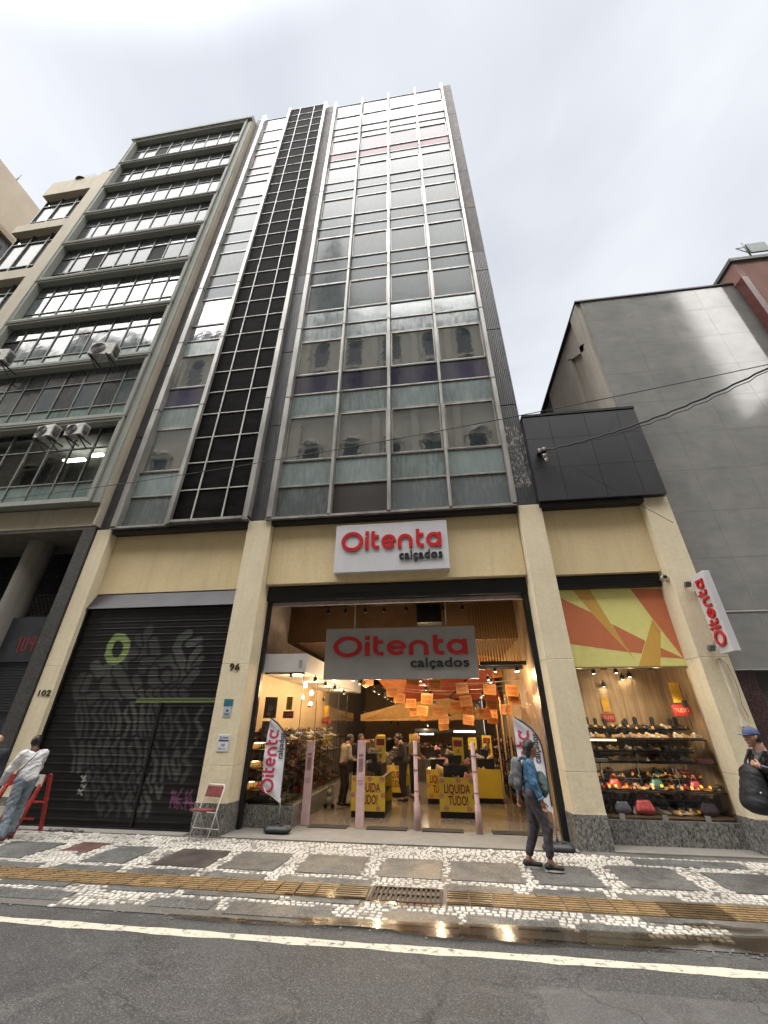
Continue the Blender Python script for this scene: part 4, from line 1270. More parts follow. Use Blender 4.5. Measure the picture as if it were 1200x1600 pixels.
strip_m = ((Z > gz - .045) & (Z < gz + .045) & (X > gp(212, 1094)[0] + (Z - gz) * .5)).astype(float)
fade = .55 + .45 * np.sin(X * 3.1 + 1) * np.sin(Z * 2.3)
fade = np.clip(fade, .45, 1) * np.clip((X - SX0 - .1) / .5, 0, 1)
base = np.array([.009, .009, .0095]); C = np.tile(base, X.shape + (1,))
def over(C, a, col): return C * (1 - a[..., None]) + np.array(col) * a[..., None]
C = over(C, grey * fade * .95, (.088, .092, .088)); C = over(C, green * .85, (.26, .34, .13)); C = over(C, strip_m * .9, (.20, .26, .10))
C = over(C, pink * .7, (.30, .10, .22)); C = over(C, wht * .8, (.5, .5, .42))
ph = (Z / PITCH) % 1.0
prof = .30 * np.sin(np.pi * np.clip(ph / .80, 0, 1)) + 1.0 * np.exp(-((ph - .88) / .055) ** 2)
yy = .165 - .026 * prof + .006 * np.sin(X * 1.3 + 2) + np.where((X > -6.3) & (Z < gz - .06), .008, 0)
yy += .010 * np.exp(-((X + 6.4) ** 2 + (Z - 1.35) ** 2) / .05)
V = np.stack([X, yy, Z], -1).reshape(-1, 3)
me = bpy.data.meshes.new('slats')
idx = np.arange((nx + 1) * (nz + 1)).reshape(nz + 1, nx + 1)
F = np.stack([idx[:-1, :-1], idx[:-1, 1:], idx[1:, 1:], idx[1:, :-1]], -1).reshape(-1, 4)
me.from_pydata((V - np.array([-6.88, .2, 0])).tolist(), [], F.tolist())
at = me.color_attributes.new('paint', 'FLOAT_COLOR', 'POINT')
at.data.foreach_set('color', np.concatenate([C.reshape(-1, 3), np.ones((C.size // 3, 1))], 1).astype(np.float32).ravel())
m, t, b = new_mat('graffiti slats')
an = N(t, 'ShaderNodeAttribute'); an.attribute_name = 'paint'
dirt = noise(t, coordv(t, 'pos', (1, 1, .4)), 5, 7, .7)
col = mixc(t, ramp(t, dirt, [(.5, 0), (.8, .25)]), an.outputs['Color'], (.05, .048, .042))
t.links.new(col, b.inputs['Base Color']); t.links.new(ramp(t, dirt, [(.3, .28), (.7, .5)]), b.inputs['Roughness'])
b.inputs['Specular IOR Level'].default_value = .3
me.materials.append(m); me.polygons.foreach_set('use_smooth', [True] * len(me.polygons))
o = bpy.data.objects.new('slats', me); COL.objects.link(o); o.parent = SH
mb = MB(); mb.add([(-8.88, .245, 4.86), (-4.90, .245, 4.86), (-4.90, .05, 4.43), (-8.98, .05, 4.43), (-8.88, .5, 4.855), (-4.9, .5, 4.855), (-4.9, .5, 4.43), (-8.98, .5, 4.43)], [(0, 3, 2, 1), (3, 7, 6, 2), (0, 1, 5, 4), (0, 4, 7, 3), (1, 2, 6, 5)])
mb.build('shutter_box', plain('dark mauve steel', (.045, .041, .047), .5, .2, .15, 2), SH)
mb = MB(); mb.box(-8.95, -4.9, .11, .2, .0, .05); mb.build('bottom_bar', blackm, SH)
MB().box(-8.96, -8.865, .09, .22, .0, 4.42).build('side_guide', blackm, SH)
MB().box(-4.93, -4.87, .09, .22, .0, 4.42).build('side_guide', blackm, SH)
MB().box(-6.27, -6.22, .13, .17, .02, gz - .05).build('door_edge', blackm, SH)
MB().box(-8.95, -4.88, .3, .5, 0, 4.9).build('shop_infill', dkw, TW)

# numbers, plaques on the columns
nm = plain('black number', (.01, .01, .01), .4)
def wall_word(name, word, x, z, h, label, cat, y=-.02, mat=nm, ext=.008):
    mb_ = MB(); add_text(mb_, word, (x, y, z), (1, 0, 0), (0, 0, 1), h * .80 * len(word), h, ext, .0, 0)
    return mb_.build(name, mat, label=label, cat=cat)
wall_word('house_number', '96', -4.56, 2.91, .15, 'black number 96 on the cream column beside the entrance', 'house number')
wall_word('house_number', '102', -9.10, 2.41, .13, 'black number 102 on the cream column at the far side of the shutter', 'house number')
p1 = thing('utility_plaque', 'small white plaque with a teal top strip, under the number 96', 'plaque', (-4.56, -.03, 2.0))
MB().box(-4.66, -4.46, -.034, -.022, 2.19, 2.33).build('teal_strip', plain('teal', (.03, .16, .22), .4), p1)
mb = MB(); mb.box(-4.64, -4.47, -.032, -.022, 1.99, 2.19); mb.build('card', plain('plaque grey white', (.42, .45, .48), .5), p1)
mb = MB(); mb.box(-4.61, -4.50, -.034, -.0322, 2.02, 2.035); mb.box(-4.61, -4.50, -.034, -.0322, 2.05, 2.06); mb.lathe((-4.555, -.033, 2.11), [(.0, 0), (.03, 0), (.03, .001)], 14, 0, 'y'); mb.build('print', plain('plaque blue', (.05, .10, .22), .5), p1)
p2 = thing('parking_plaque', 'white plaque with blue lettering, the number 102 and an arrow', 'sign', (-4.51, -.03, 1.36))
MB().box(-4.64, -4.40, -.032, -.022, 1.36, 1.66).build('plate', plain('plaque white', (.62, .63, .66), .4), p2, bevel=.004)
mb = MB(); blu = plain('deep blue', (.03, .06, .20), .4)
add_text(mb, 'K', (-4.585, -.0325, 1.585), (1, 0, 0), (0, 0, 1), None, .05, .001, .02); mb.box(-4.55, -4.43, -.0335, -.0325, 1.595, 1.615)
mb.box(-4.63, -4.41, -.0335, -.0325, 1.54, 1.57); add_text(mb, '102', (-4.52, -.0325, 1.455), (1, 0, 0), (0, 0, 1), None, .045, .001, .01)
mb.box(-4.58, -4.45, -.0335, -.0325, 1.405, 1.413); mb.add([(-4.60, -.0336, 1.409), (-4.57, -.0336, 1.392), (-4.57, -.0336, 1.426)], [(0, 1, 2)])
mb.build('lettering', blu, p2)

# big sign over the entrance
sgm = plain('sign silver', (.60, .60, .63), .45, .15, .04, 1.5)
redm = plain('sign red', (.50, .012, .018), .35, 0, .06)
blk2 = plain('sign black', (.012, .012, .014), .4)
def sign_board(name, label, x0, x1, z0, z1, y0, th, panel_mat):
    s_ = thing(name, label, 'shop sign', ((x0 + x1) / 2, y0, z0))
    MB().box(x0, x1, y0, y0 + th, z0, z1).build('panel', panel_mat, s_, bevel=.008)
    w = x1 - x0; h = z1 - z0
    lw = w * .892
    mb_ = MB(); add_logo(mb_, (x0 + w * .058 + 0, y0, z0 + h * .445), (1, 0, 0), (0, 0, 1), lw, .035, 0, 1.02 * (h / 1.29) * (2.8 / w)); mb_.build('red_lettering', redm, s_)
    mb_ = MB(); add_text(mb_, 'calçados', (x0 + w * .76, y0, z0 + h * .215), (1, 0, 0), (0, 0, 1), w * .372, h * .185, .02, .006); mb_.build('black_lettering', blk2, s_)
    return s_
sign_board('shop_sign', 'silver sign with red and black lettering fixed on the yellow wall over the entrance', -2.45, .36, 5.10, 6.38, .00, .16, sgm)
hs = sign_board('hanging_sign', 'wide grey sign with the same red lettering, hanging inside the entrance', -2.80, .86, 2.80, 3.98, 1.0, .12, plain('sign grey', (.36, .35, .35), .4, .3, .05, 1.5))
for x_ in (-2.1, .2): MB().tube([(x_, 1.06, 3.98), (x_, 1.06, 4.9)], .018).build('hanger', alu, hs)

# blade sign on the right column
bs = thing('blade_sign', 'narrow silver sign with red letters reading upwards, sticking out from the last cream column', 'shop sign', (5.41, -.33, 3.08))
MB().box(5.345, 5.475, -.55, -.12, 3.08, 4.63).build('panel', sgm, bs, bevel=.006)
mb = MB(); add_logo(mb, (5.345, -.475, 3.20), (0, 0, 1), (0, 1, 0), 1.30, .03, 0, 1.15)
# logo normal must point to -x: u = +z, v = +y gives z x y = -x
mb.build('red_lettering', redm, bs)
for z_ in (4.3, 3.3): MB().box(5.38, 5.44, -.125, -.0, z_, z_ + .06).build('bracket', alu, bs)
fl_m = plain('grey cast metal', (.16, .18, .19), .45, .4)
for q, (z, lab) in enumerate(((4.48, 'small grey floodlight on the cream column, near the top of the blade sign'), (3.20, 'small grey floodlight on the cream column, under the blade sign'))):
    f_ = thing('floodlight', lab, 'floodlight', (5.22, -.1, z), 'sign floodlights')
    f_.location = (5.24, -.1, z)
    mb = MB(); mb.obox((5.24, -.13, z), (.055, .0, 0), (0, .028, .018), (0, -.026, .046)); mb.build('housing', fl_m, f_, bevel=.006)
    mb = MB(); mb.obox((5.24, -.165, z + .012), (.046, 0, 0), (0, .004, .002), (0, -.018, .036)); mb.build('lens', plain('lamp lens', (.3, .32, .33), .15), f_)
    mb = MB(); mb.box(5.22, 5.26, -.10, -.02, z - .02, z + .01); mb.build('arm', fl_m, f_)
c_ = thing('security_camera', 'small white security camera above the corner of the right shop window', 'camera', (4.93, .1, 4.70))
mb = MB(); mb.lathe((4.93, .06, 4.71), [(.045, -.06), (.05, -.05), (.05, .06), (.04, .07), (.001, .07)], 14, 0, 'y'); mb.build('housing', plain('camera white', (.5, .49, .44), .4), c_)
mb = MB(); mb.lathe((4.93, -.004, 4.71), [(.001, 0), (.032, 0), (.034, .008)], 14, 0, 'y'); mb.build('lens', blackm, c_)
mb = MB(); mb.tube([(4.93, .1, 4.71), (4.95, .3, 4.72)], .02); mb.build('arm', alu, c_)
cv = thing('conduit', 'pale plastic conduit with a loose grey cable running down the last cream column', 'conduit', (5.35, -.05, 1.9))
mb = MB(); mb.box(5.335, 5.375, -.05, -.022, 1.95, 3.02); mb.box(5.30, 5.36, -.05, -.022, 3.0, 3.03); mb.box(5.31, 5.40, -.07, -.022, 1.86, 1.95); mb.build('channel', plain('conduit cream', (.66, .6, .5), .5), cv)
mb = MB(); mb.tube([(5.36, -.06, 3.02), (5.45, -.06, 2.9), (5.48, -.06, 2.5), (5.44, -.055, 2.2), (5.47, -.055, 2.0)], .006, 6); mb.build('cable', plain('cable grey', (.2, .17, .15), .6), cv)

# ---- entrance frame and header
EN = thing('entrance_frame', 'black steel frame and raised shutter housing round the shop entrance', 'door frame', (-1.1, .4, 0))
mb = MB(); mb.box(-4.24, 2.10, .33, .62, 4.56, 4.925); mb.build('shutter_housing', blackm, EN, bevel=.006)
mb = MB()
for i in range(5): mb.box(-4.1, 2.0, .325, .33, 4.60 + i * .06, 4.63 + i * .06)
mb.box(-2.5, -1.6, .30, .33, 4.68, 4.86)
mb.build('housing_ribs', plain('black ribs', (.02, .02, .021), .3, .3), EN)
for a_ in ((-4.36, -4.24, .36, .50), (-4.20, -4.11, .42, .52), (1.98, 2.10, .36, .52)):
    MB().box(*a_, .03, 4.56).build('black_post', blackm, EN)
mb = MB(); mb.box(-4.235, -4.205, .37, .42, .03, 4.56); mb.build('steel_guide', alu, EN)
mb = MB(); mb.box(-4.11, 2.0, .52, .60, 4.47, 4.558); mb.build('inner_lintel', plain('lintel pinkish', (.42, .36, .34), .6), EN)

# ---- right-hand shop window
RW = thing('right_shop_window', 'tall shop window with an orange and yellow triangle panel above the shoe shelves', 'shop window', (3.9, .5, 0))
MB().box(2.70, 5.02, .36, 1.9, .03, .385).build('granite_base', gran, RW)
MB().box(2.70, 5.02, .30, .55, 4.60, 4.895).build('shutter_housing', blackm, RW)
mb = MB()
for i in range(4): mb.box(2.72, 5.0, .292, .30, 4.62 + i * .065, 4.655 + i * .065)
mb.build('housing_ribs', plain('black ribs', (.02, .02, .021), .3, .3), RW)
MB().box(4.985, 5.09, .33, .50, .385, 4.60).box(5.03, 5.09, .335, .5, .035, .385).build('black_post', blackm, RW)
MB().box(2.70, 2.76, .36, .5, .385, 4.60).build('black_post', blackm, RW)
YP = .42
pz0, pz1 = 2.945, 4.60
pm_ = [plain('poster lemon', (.80, .75, .27), .5, 0, .03), plain('poster rust', (.62, .19, .085), .5, 0, .03), plain('poster ochre', (.68, .40, .09), .5, 0, .03)]
mb = MB(); mb.box(2.74, 4.985, YP, YP + .02, pz0, pz1, 0)
def pp(x, y):
    p = atY(860 + x / 3.529, 880 + y / 3.529, YP); return (min(max(p.x, 2.745), 4.98), min(max(p.z, pz0), pz1))
for k, (poly, mi) in enumerate((([(50, 190), (225, 272), (405, 462), (432, 490), (105, 445)], 1), ([(338, 335), (523, 428), (503, 498), (440, 490), (400, 440)], 1), ([(440, 140), (625, 140), (750, 530), (560, 302)], 1), ([(608, 466), (745, 526), (608, 516)], 1),
                                  ([(120, 140), (215, 140), (332, 332), (465, 532), (400, 455), (235, 282)], 2), ([(562, 310), (607, 372), (607, 575), (488, 575)], 2))):
    pts = [pp(*q) for q in poly]
    mb.add([(p[0], YP - .002 - k * .0004, p[1]) for p in pts], [tuple(range(len(pts)))], mi)
mb.build('triangle_panel', pm_, RW)
MB().box(2.72, 4.98, .40, .45, 2.915, 2.944).build('panel_trim', plain('panel edge', (.25, .2, .08), .5), RW)
MB().quad((2.76, .43, .40), (4.985, .43, .40), (4.985, .43, 2.915), (2.76, .43, 2.915)).build('window_glass', clear_glass('shop glass', (.97, .97, .95), 1.0), RW)
mb = MB()
for x in (3.03, 3.75, 4.45): mb.box(x, x + .09, .415, .445, .385, .47)
mb.build('glass_clamp', plain('steel clamp', (.42, .42, .42), .3, .7), RW)
woodm, t, b = new_mat('pale wood board')
f = noise(t, coordv(t, 'pos', (6, 6, .5)), 2.2, 6, .6)
col = mixc(t, ramp(t, f, [(.35, 0), (.65, 1)]), (.34, .23, .13), (.50, .37, .23))
t.links.new(col, b.inputs['Base Color']); b.inputs['Roughness'].default_value = .5
mb = MB()
for i in range(9): mb.box(2.72 + i * .29, 2.72 + (i + 1) * .29 - .006, 1.9, 1.93, .385, 3.1)
for i in range(5): mb.box(5.11, 5.14, .5 + i * .28, .5 + (i + 1) * .28 - .006, .385, 3.1)
mb.build('wood_lining', woodm, RW)
MB().box(2.68, 2.72, .5, 1.9, .385, 3.1).build('side_lining', woodm, RW)
MB().box(2.70, 5.14, .46, 1.93, 3.05, 3.10).build('window_ceiling', plain('warm white', (.55, .48, .4), .7), RW)
MB().box(2.72, 5.11, .46, 1.9, .386, .41).build('window_floor', plain('display floor', (.10, .08, .065), .35), RW)
warm = emit('lamp disc', (1.0, .84, .60), 12.0)
def spot(x, y, z, label, power=0, r=.035, down=True, grp='small spotlights'):
    s_ = thing('spotlight', label, 'spotlight', (x, y, z), grp)
    mb_ = MB(); mb_.lathe((0, 0, 0), [(.02, .10), (.045, .09), (.05, .02), (.045, 0)], 12); mb_.box(-.012, .012, -.012, .012, .09, .15); mb_.build('housing', blackm, s_, local=True)
    mb_ = MB(); mb_.lathe((0, 0, 0), [(.001, .004), (r, .004), (r * 1.02, .012)], 12); mb_.build('lamp_disc', warm, s_, local=True)
    if power:
        l = bpy.data.lights.new('spotlight_bulb', 'POINT'); l.energy = power * .85; l.color = (1.0, .74, .44); l.shadow_soft_size = .06
        lo_ = bpy.data.objects.new('spotlight_bulb', l); COL.objects.link(lo_); lo_.parent = s_; lo_.location = (0, 0, -.07)
    return s_
for k, (px, py, pw) in enumerate(((905, 1044, 1), (928, 1053, 0), (984, 1043, 1), (963, 1052, 1), (1024, 1043, 1), (973, 1062, 0), (984, 1058, 0), (944, 1073, 0))):
    z = 2.93; d = ray(px, py); t_ = (z - CAM.z) / d.z; p = CAM + d * t_
    yv = min(max(p.y, .56), 1.8); p = atY(px, py, yv)
    spot(p.x, yv, max(min(p.z, 2.93), 2.5), 'round spotlight shining on the shoes under the ceiling of the right shop window', pw)
mb = MB()
for k, (x, y) in enumerate(((3.35, .8), (3.6, 1.2), (4.2, .75), (4.75, .8), (4.6, 1.2))): mb.box(x, x + .13, y, y + .06, 2.98, 3.04)
mb.build('lamp_tray', blackm, RW)
mb = MB(); mb.box(4.82, 4.83, .62, .63, 1.75, 2.6); mb.box(4.79, 4.86, .6, .66, 2.2, 2.32); mb.build('hanging_speaker', blackm, RW)
def promo(x, y, z, lab, s=1.0):
    q_ = thing('hanging_promo', lab, 'promo sign', (x, y, z))
    MB().box(-.10 * s, .10 * s, -.006, .006, .24 * s, .62 * s).build('yellow_card', plain('promo yellow', (.75, .42, .03), .5), q_, local=True, bevel=.004)
    m_ = MB(); m_.box(-.17 * s, .17 * s, -.006, .006, 0, .2 * s); m_.build('red_card', plain('promo red', (.42, .02, .02), .5), q_, local=True)
    m_ = MB(); add_text(m_, 'TUDO', (0, -.0065, .06 * s), (1, 0, 0), (0, 0, 1), .26 * s, .08 * s, .0015); m_.build('lettering', plain('promo cream', (.7, .5, .3), .5), q_, local=True)
    return q_
promo(4.86, .9, 2.05, 'yellow and red promo sign hanging beside the edge of the right shop window', 1.0)
promo(3.74, 1.85, 1.95, 'smaller yellow and red promo sign on the wooden back of the right shop window', .8)

# ---- room behind the entrance
RM = thing('shop_interior', 'warm lit shoe shop interior behind the entrance', 'shop interior', (-1, 7, 0))
m, t, b = new_mat('speckled floor')
v = coordv(t)
col = mixc(t, ramp(t, noise(t, v, 45, 4, .8), [(.42, 0), (.6, 1)]), (.14, .11, .085), (.33, .28, .22))
col = mixc(t, ramp(t, noise(t, v, 2, 5), [(.4, 0), (.7, .5)]), col, (.2, .16, .12))
t.links.new(col, b.inputs['Base Color']); b.inputs['Roughness'].default_value = .16
MB().box(-4.4, 2.12, .951, 16, .0, .031).build('shop_floor', m, RM)
tanw = plain('warm tan wall', (.40, .27, .16), .7, 0, .1, 1)
brn = plain('brown ceiling', (.10, .055, .03), .8, 0, .2, 1)
MB().box(-4.5, -4.40, .52, 16, 0, 5).build('side_wall', plain('grey mauve wall', (.36, .31, .29), .8), RM)
rwm, t, b = new_mat('veined beige wall')
f = noise(t, coordv(t, 'pos', (1, 1, .6)), 1.1, 7, .6, 1.6)
col = mixc(t, ramp(t, f, [(.42, 0), (.5, .6), (.58, 1)]), (.24, .165, .10), (.37, .27, .175))
t.links.new(col, b.inputs['Base Color']); b.inputs['Roughness'].default_value = .35
mb = MB()
for i in range(10): mb.box(2.14, 2.3, .55 + i * 1.5, .55 + (i + 1) * 1.5 - .012, .03, 5)
mb.build('side_wall', rwm, RM)
MB().box(-4.4, 2.14, .62, 2.6, 4.96, 5.0).build('front_ceiling', brn, RM)
MB().box(-4.4, 2.14, 2.6, 2.7, 3.95, 5.0).build('bulkhead', plain('bulkhead brown', (.24, .135, .06), .6, 0, .15, 1), RM)
mb = MB()
for i in range(16): mb.box(.95 + i * .075, .975 + i * .075, 2.56, 2.6, 3.3, 4.95)
mb.build('slatted_panel', plain('gold slats', (.36, .20, .06), .4, .1), RM)
MB().box(-4.4, 2.14, 2.7, 16, 3.95, 4.0).build('ceiling', brn, RM)
MB().box(-4.4, 2.14, 15.9, 16, 0, 4).build('back_wall', tanw, RM)
MB().box(-1.0, 2.14, 2.55, 2.62, 3.17, 3.27).box(1.0, 2.14, 1.98, 2.04, 3.20, 3.29).build('truss_bar', blackm, RM)
# triangles of orange, rust and ochre across the lowered ceiling
tri = [plain('ceiling orange', (.30, .085, .018), .6), plain('ceiling rust', (.22, .04, .015), .6), plain('ceiling ochre', (.36, .20, .065), .6)]
mb = MB(); q = random.Random(3)
for k in range(16):
    y = 3.0 + k * .8; x = q.uniform(-3.5, .5)
    z = 3.944 - k * .0012
    mb.add([(x, y, z), (x + q.uniform(1.2, 2.6), y + q.uniform(.4, 2), z), (x + q.uniform(.1, 1.3), y + q.uniform(1.6, 3.2), z)], [(0, 1, 2)], k % 3)
mb.build('ceiling_triangles', tri, RM)
# sloping folded panels over the tables, and the far portal
mb = MB()
mb.add([(-2.9, 6.0, 3.93), (-.9, 6.0, 3.93), (-1.6, 7.4, 2.55)], [(0, 1, 2)], 0); mb.add([(-.9, 6.01, 3.93), (1.6, 6.01, 3.93), (.2, 7.4, 2.75), (-1.6, 7.41, 2.55)], [(0, 1, 2, 3)], 1)
mb.add([(-3.1, 7.6, 2.2), (-1.6, 7.42, 2.55), (.2, 7.42, 2.75), (1.9, 7.6, 2.3), (1.9, 7.6, 2.05), (-3.1, 7.6, 1.98)], [(0, 1, 2, 3, 4, 5)], 2)
mb.add([(.3, 7.38, 2.74), (1.6, 6.02, 3.92), (2.1, 7.0, 2.6)], [(0, 1, 2)], 1)
mb.build('folded_panel', tri, RM)
mb = MB(); mb.box(-1.1, 1.25, 7.95, 8.15, 1.62, 1.74); mb.box(-1.1, -1.02, 7.95, 8.1, .1, 1.62); mb.box(1.17, 1.25, 7.95, 8.1, .1, 1.62); mb.build('portal_frame', blackm, RM)
MB().box(.35, 1.12, 7.92, 7.95, 1.63, 1.68).box(-.9, -.4, 7.92, 7.95, 1.55, 1.58).build('strip_light', emit('cool strip', (.9, .95, 1.0), 2.2), RM)
# white header box over the left display
LD = thing('left_display_window', 'glass display bay with shoe shelves under a white boxed header, inside the entrance on the left', 'shop window', (-3.75, 3, 0))
whm = plain('header white', (.60, .58, .57), .6, 0, .06, 1)
MB().box(-4.38, -3.12, .62, 7.6, 2.93, 3.34).build('header_box', whm, LD, bevel=.006)
mb = MB(); mb.box(-3.30, -3.22, .612, .619, 3.02, 3.2); mb.build('vent_label', plain('label grey', (.35, .33, .3), .6), LD)
MB().box(-4.20, -3.13, .62, 7.4, .032, .40).build('granite_base', gran, LD)
mb = MB(); mb.quad((-4.11, .66, .42), (-3.18, .66, .42), (-3.18, .66, 2.93), (-4.11, .66, 2.93))
for i in range(5): mb.quad((-3.17, .67 + i * 1.2, .42), (-3.17, .67 + i * 1.2 + 1.19, .42), (-3.17, .67 + i * 1.2 + 1.19, 2.93), (-3.17, .67 + i * 1.2, 2.93))
mb.build('window_glass', clear_glass('shop glass'), LD)
mb = MB()
mb.box(-4.11, -3.16, .65, .68, .40, .42); mb.box(-4.11, -3.18, .65, .68, 2.90, 2.93)
for i in range(5): mb.box(-3.176, -3.164, .67 + i * 1.2 - .006, .67 + i * 1.2 + .006, .42, 2.93)
mb.box(-3.5, -3.46, .62, .70, 2.82, 2.9)
mb.build('glass_edge', blackm, LD)
MB().box(-4.39, -4.33, .7, 7.4, .4, 2.93).build('back_board', plain('cream board', (.50, .37, .22), .6, 0, .06, 1), LD)
mb = MB()
for z in (.42, .80, 1.17, 1.52): mb.box(-4.30, -3.42, .78, 7.2, z - .02, z)
for y in np.arange(.8, 7.3, .8): mb.box(-4.33, -4.30, y, y + .03, .40, 1.52)
for z in (.80, 1.17, 1.52):
    for y in np.arange(1.1, 7.2, .8): mb.box(-3.46, -3.44, y, y + .02, z - .36, z - .02)
mb.build('shelf', blackm, LD)
mb = MB()
for z in (.76, 1.13, 1.48): mb.box(-4.2, -4.17, .8, 7.1, z - .005, z + .015)
mb.build('shelf_light', emit('shelf strip', (1.0, .62, .25), 2.6), LD)
for i in range(4):
    l = bpy.data.lights.new('shelf_glow', 'POINT'); l.energy = 7; l.color = (1, .70, .38); l.shadow_soft_size = .1
    lo_ = bpy.data.objects.new('shelf_glow', l); COL.objects.link(lo_); lo_.parent = LD; lo_.location = Vector((-3.55, 1.3 + i * 1.6, 2.7)) - LD.location
# pictures seen in the left display
for k, (z0, z1, lab) in enumerate(((1.98, 2.42, 'dark framed poster on the display wall, upper of the two in the left bay'), (1.56, 1.92, 'grey blue poster on the display wall, lower of the two in the left bay'))):
    q_ = thing('poster', lab, 'poster', (-3.98, .9, z0)); MB().box(-4.13, -3.83, .90, .915, z0, z1).build('sheet', plain('poster print %d' % k, ((.10, .06, .045) if k == 0 else (.10, .13, .15)), .4, 0, .5, 12), q_)
    mb = MB(); mb.lathe((-3.98, .897, z0 + .2), [(.001, 0), (.06, 0), (.07, .002)], 10, 0, 'y'); mb.box(-4.05, -3.95, .896, .899, z0 + .05, z0 + .12); mb.build('print', plain('poster skin', (.35, .25, .2), .5), q_)
promo(-3.55, .95, 1.98, 'yellow and red promo sign inside the front glass of the left display', .72)
promo(-3.25, 3.2, 1.88, 'yellow and red promo sign further back in the left display', .72)
# track with spotlights at the front ceiling
TR = thing('light_track', 'black ceiling track inside the top of the entrance', 'light track', (-1.1, 1.5, 4.68))
MB().box(-3.05, .95, 1.47, 1.53, 4.68, 4.74).build('rail', blackm, TR)
MB().box(-.55, .10, 1.7, 2.3, 4.25, 4.9).build('projector_box', blackm, RM)
for k, px in enumerate((513, 540, 571, 600, 635, 693, 723)):
    p = atY(px, 955, 1.5)
    s_ = thing('spotlight', 'unlit black spotlight on the ceiling track over the hanging sign', 'spotlight', (p.x, 1.5, 4.50), 'unlit track spotlights')
    mb = MB(); mb.lathe((0, 0, 0), [(.001, 0), (.05, .0), (.055, .02), (.03, .11), (.012, .12)], 12); mb.box(-.01, .01, -.01, .01, .12, .18); mb.build('housing', blackm, s_, local=True)
# lit ceiling spots, deeper in the shop: (pixel, depth, power)
LSP = [(492, 1065, 1.2, 4), (508, 1072, 1.7, 0), (523, 1078, 2.4, 5), (537, 1085, 3.2, 0)]
for px, py, Y, pw in LSP:
    p = atY(px, py, Y); spot(p.x, Y, p.z, 'bright spotlight in the row under the white header box', pw, .03)
for px, py, Y, pw in ((552, 1064, 2.6, 10), (562, 1069, 3.0, 0), (572, 1074, 3.4, 14), (585, 1081, 4.0, 0), (592, 1085, 4.4, 16), (602, 1090, 5.0, 0), (606, 1093, 5.4, 0), (612, 1096, 6.0, 18), (618, 1100, 6.5, 0), (636, 1110, 8, 0)):
    p = atY(px, py, Y); spot(p.x, Y, p.z, 'bright spotlight on the long slanting track above the left aisle', pw, .035)
for px, py, Y, pw in ((774, 1050, 2.2, 9), (763, 1063, 2.8, 0), (767, 1067, 2.9, 0), (755, 1087, 4.0, 14), (752, 1091, 4.2, 0), (749, 1098, 4.8, 0), (747, 1103, 5.2, 14), (743, 1108, 5.6, 0), (740, 1117, 6.4, 0)):
    p = atY(px, py, Y); spot(p.x, Y, p.z, 'bright spotlight on the track above the right aisle', pw, .035)
for px, py, Y, pw in ((657, 1065, 3.0, 9), (663, 1071, 3.3, 0), (665, 1079, 3.7, 0), (672, 1085, 4.2, 14), (679, 1100, 5.6, 0), (702, 1120, 7.0, 0), (664, 1132, 7.8, 14), (670, 1135, 7.8, 0)):
    p = atY(px, py, Y); spot(p.x, Y, p.z, 'bright spotlight on the middle track between the price cards', pw, .032)
p = atY(808, 1050, 1.9); spot(p.x, 1.9, p.z, 'single large spotlight hanging near the veined wall', 8, .05)
for px, py, Y in ((455, 1082, 4.), (467, 1089, 4.2), (475, 1090, 4.5), (483, 1105, 4.), (506, 1096, 5.), (465, 1115, 5.0), (471, 1117, 5.0), (508, 1112, 5.6), (570, 1113, 9), (579, 1118, 9), (585, 1121, 9.), (600, 1125, 10), (611, 1130, 10), (622, 1133, 11)):
    p = atY(px, py, Y); spot(p.x, Y, p.z, 'small far spotlight glinting over the shelves of the left wall', 0, .03)

# ---- shoes
def shoe_mesh(kind, up, sole_c):
    nm_ = 'shoe %s %s' % (kind, up)
    key = (kind, up, sole_c)
    pr = {
        'sneaker': [((-.10, 0, .022), (.11, 0, .020), .040, .042, .02, (1, 1, .5)), ((-.085, 0, .05), (-.08, 0, .085), .038, .034, .02), ((-.04, 0, .055), (.10, 0, .036), .036, .030, .03)],
        'boot': [((-.10, 0, .022), (.11, 0, .020), .040, .042, .02, (1, 1, .5)), ((-.075, 0, .05), (-.07, 0, .20), .040, .045, .02), ((-.05, 0, .055), (.10, 0, .038), .038, .032, .03)],
        'sandal': [((-.10, 0, .016), (.11, 0, .014), .036, .042, .01, (1, 1, .35)), ((.05, -.03, .03), (.03, .03, .045), .012, .012, .008), ((.05, .035, .03), (.04, -.01, .055), .012, .012, .008), ((-.09, -.03, .04), (-.09, .03, .05), .010, .010, .008)],
        'heel': [((.02, 0, .016), (.12, 0, .014), .034, .030, .01, (1, 1, .5)), ((-.09, 0, .075), (.05, 0, .03), .026, .030, .02, (1, 1, .7)), ((-.10, 0, .07), (-.10, 0, .01), .014, .008, .01), ((-.10, -.0, .085), (-.06, 0, .085), .028, .03, .01)],
    }[kind]
    ob = field_mesh('shoe', pr, .0125, COLS[up], k=.015)
    me_ = ob.data
    me_.materials.append(COLS[sole_c])
    for p_ in me_.polygons:
        if p_.center.z < .022: p_.material_index = 1
    mz = min(v_.co.z for v_ in me_.vertices)
    for v_ in me_.vertices: v_.co.z -= mz
    bpy.data.objects.remove(ob)
    return me_
COLS = {k: plain('shoe ' + k, c, .55, 0, .15, 20) for k, c in dict(white=(.66, .63, .60), black=(.015, .015, .017), navy=(.03, .04, .10), brown=(.14, .065, .03), beige=(.45, .33, .22), pink=(.55, .22, .24), grey=(.20, .20, .21), red=(.35, .03, .03), tan=(.33, .18, .08), silver=(.5, .5, .52), green=(.05, .16, .12)).items()}
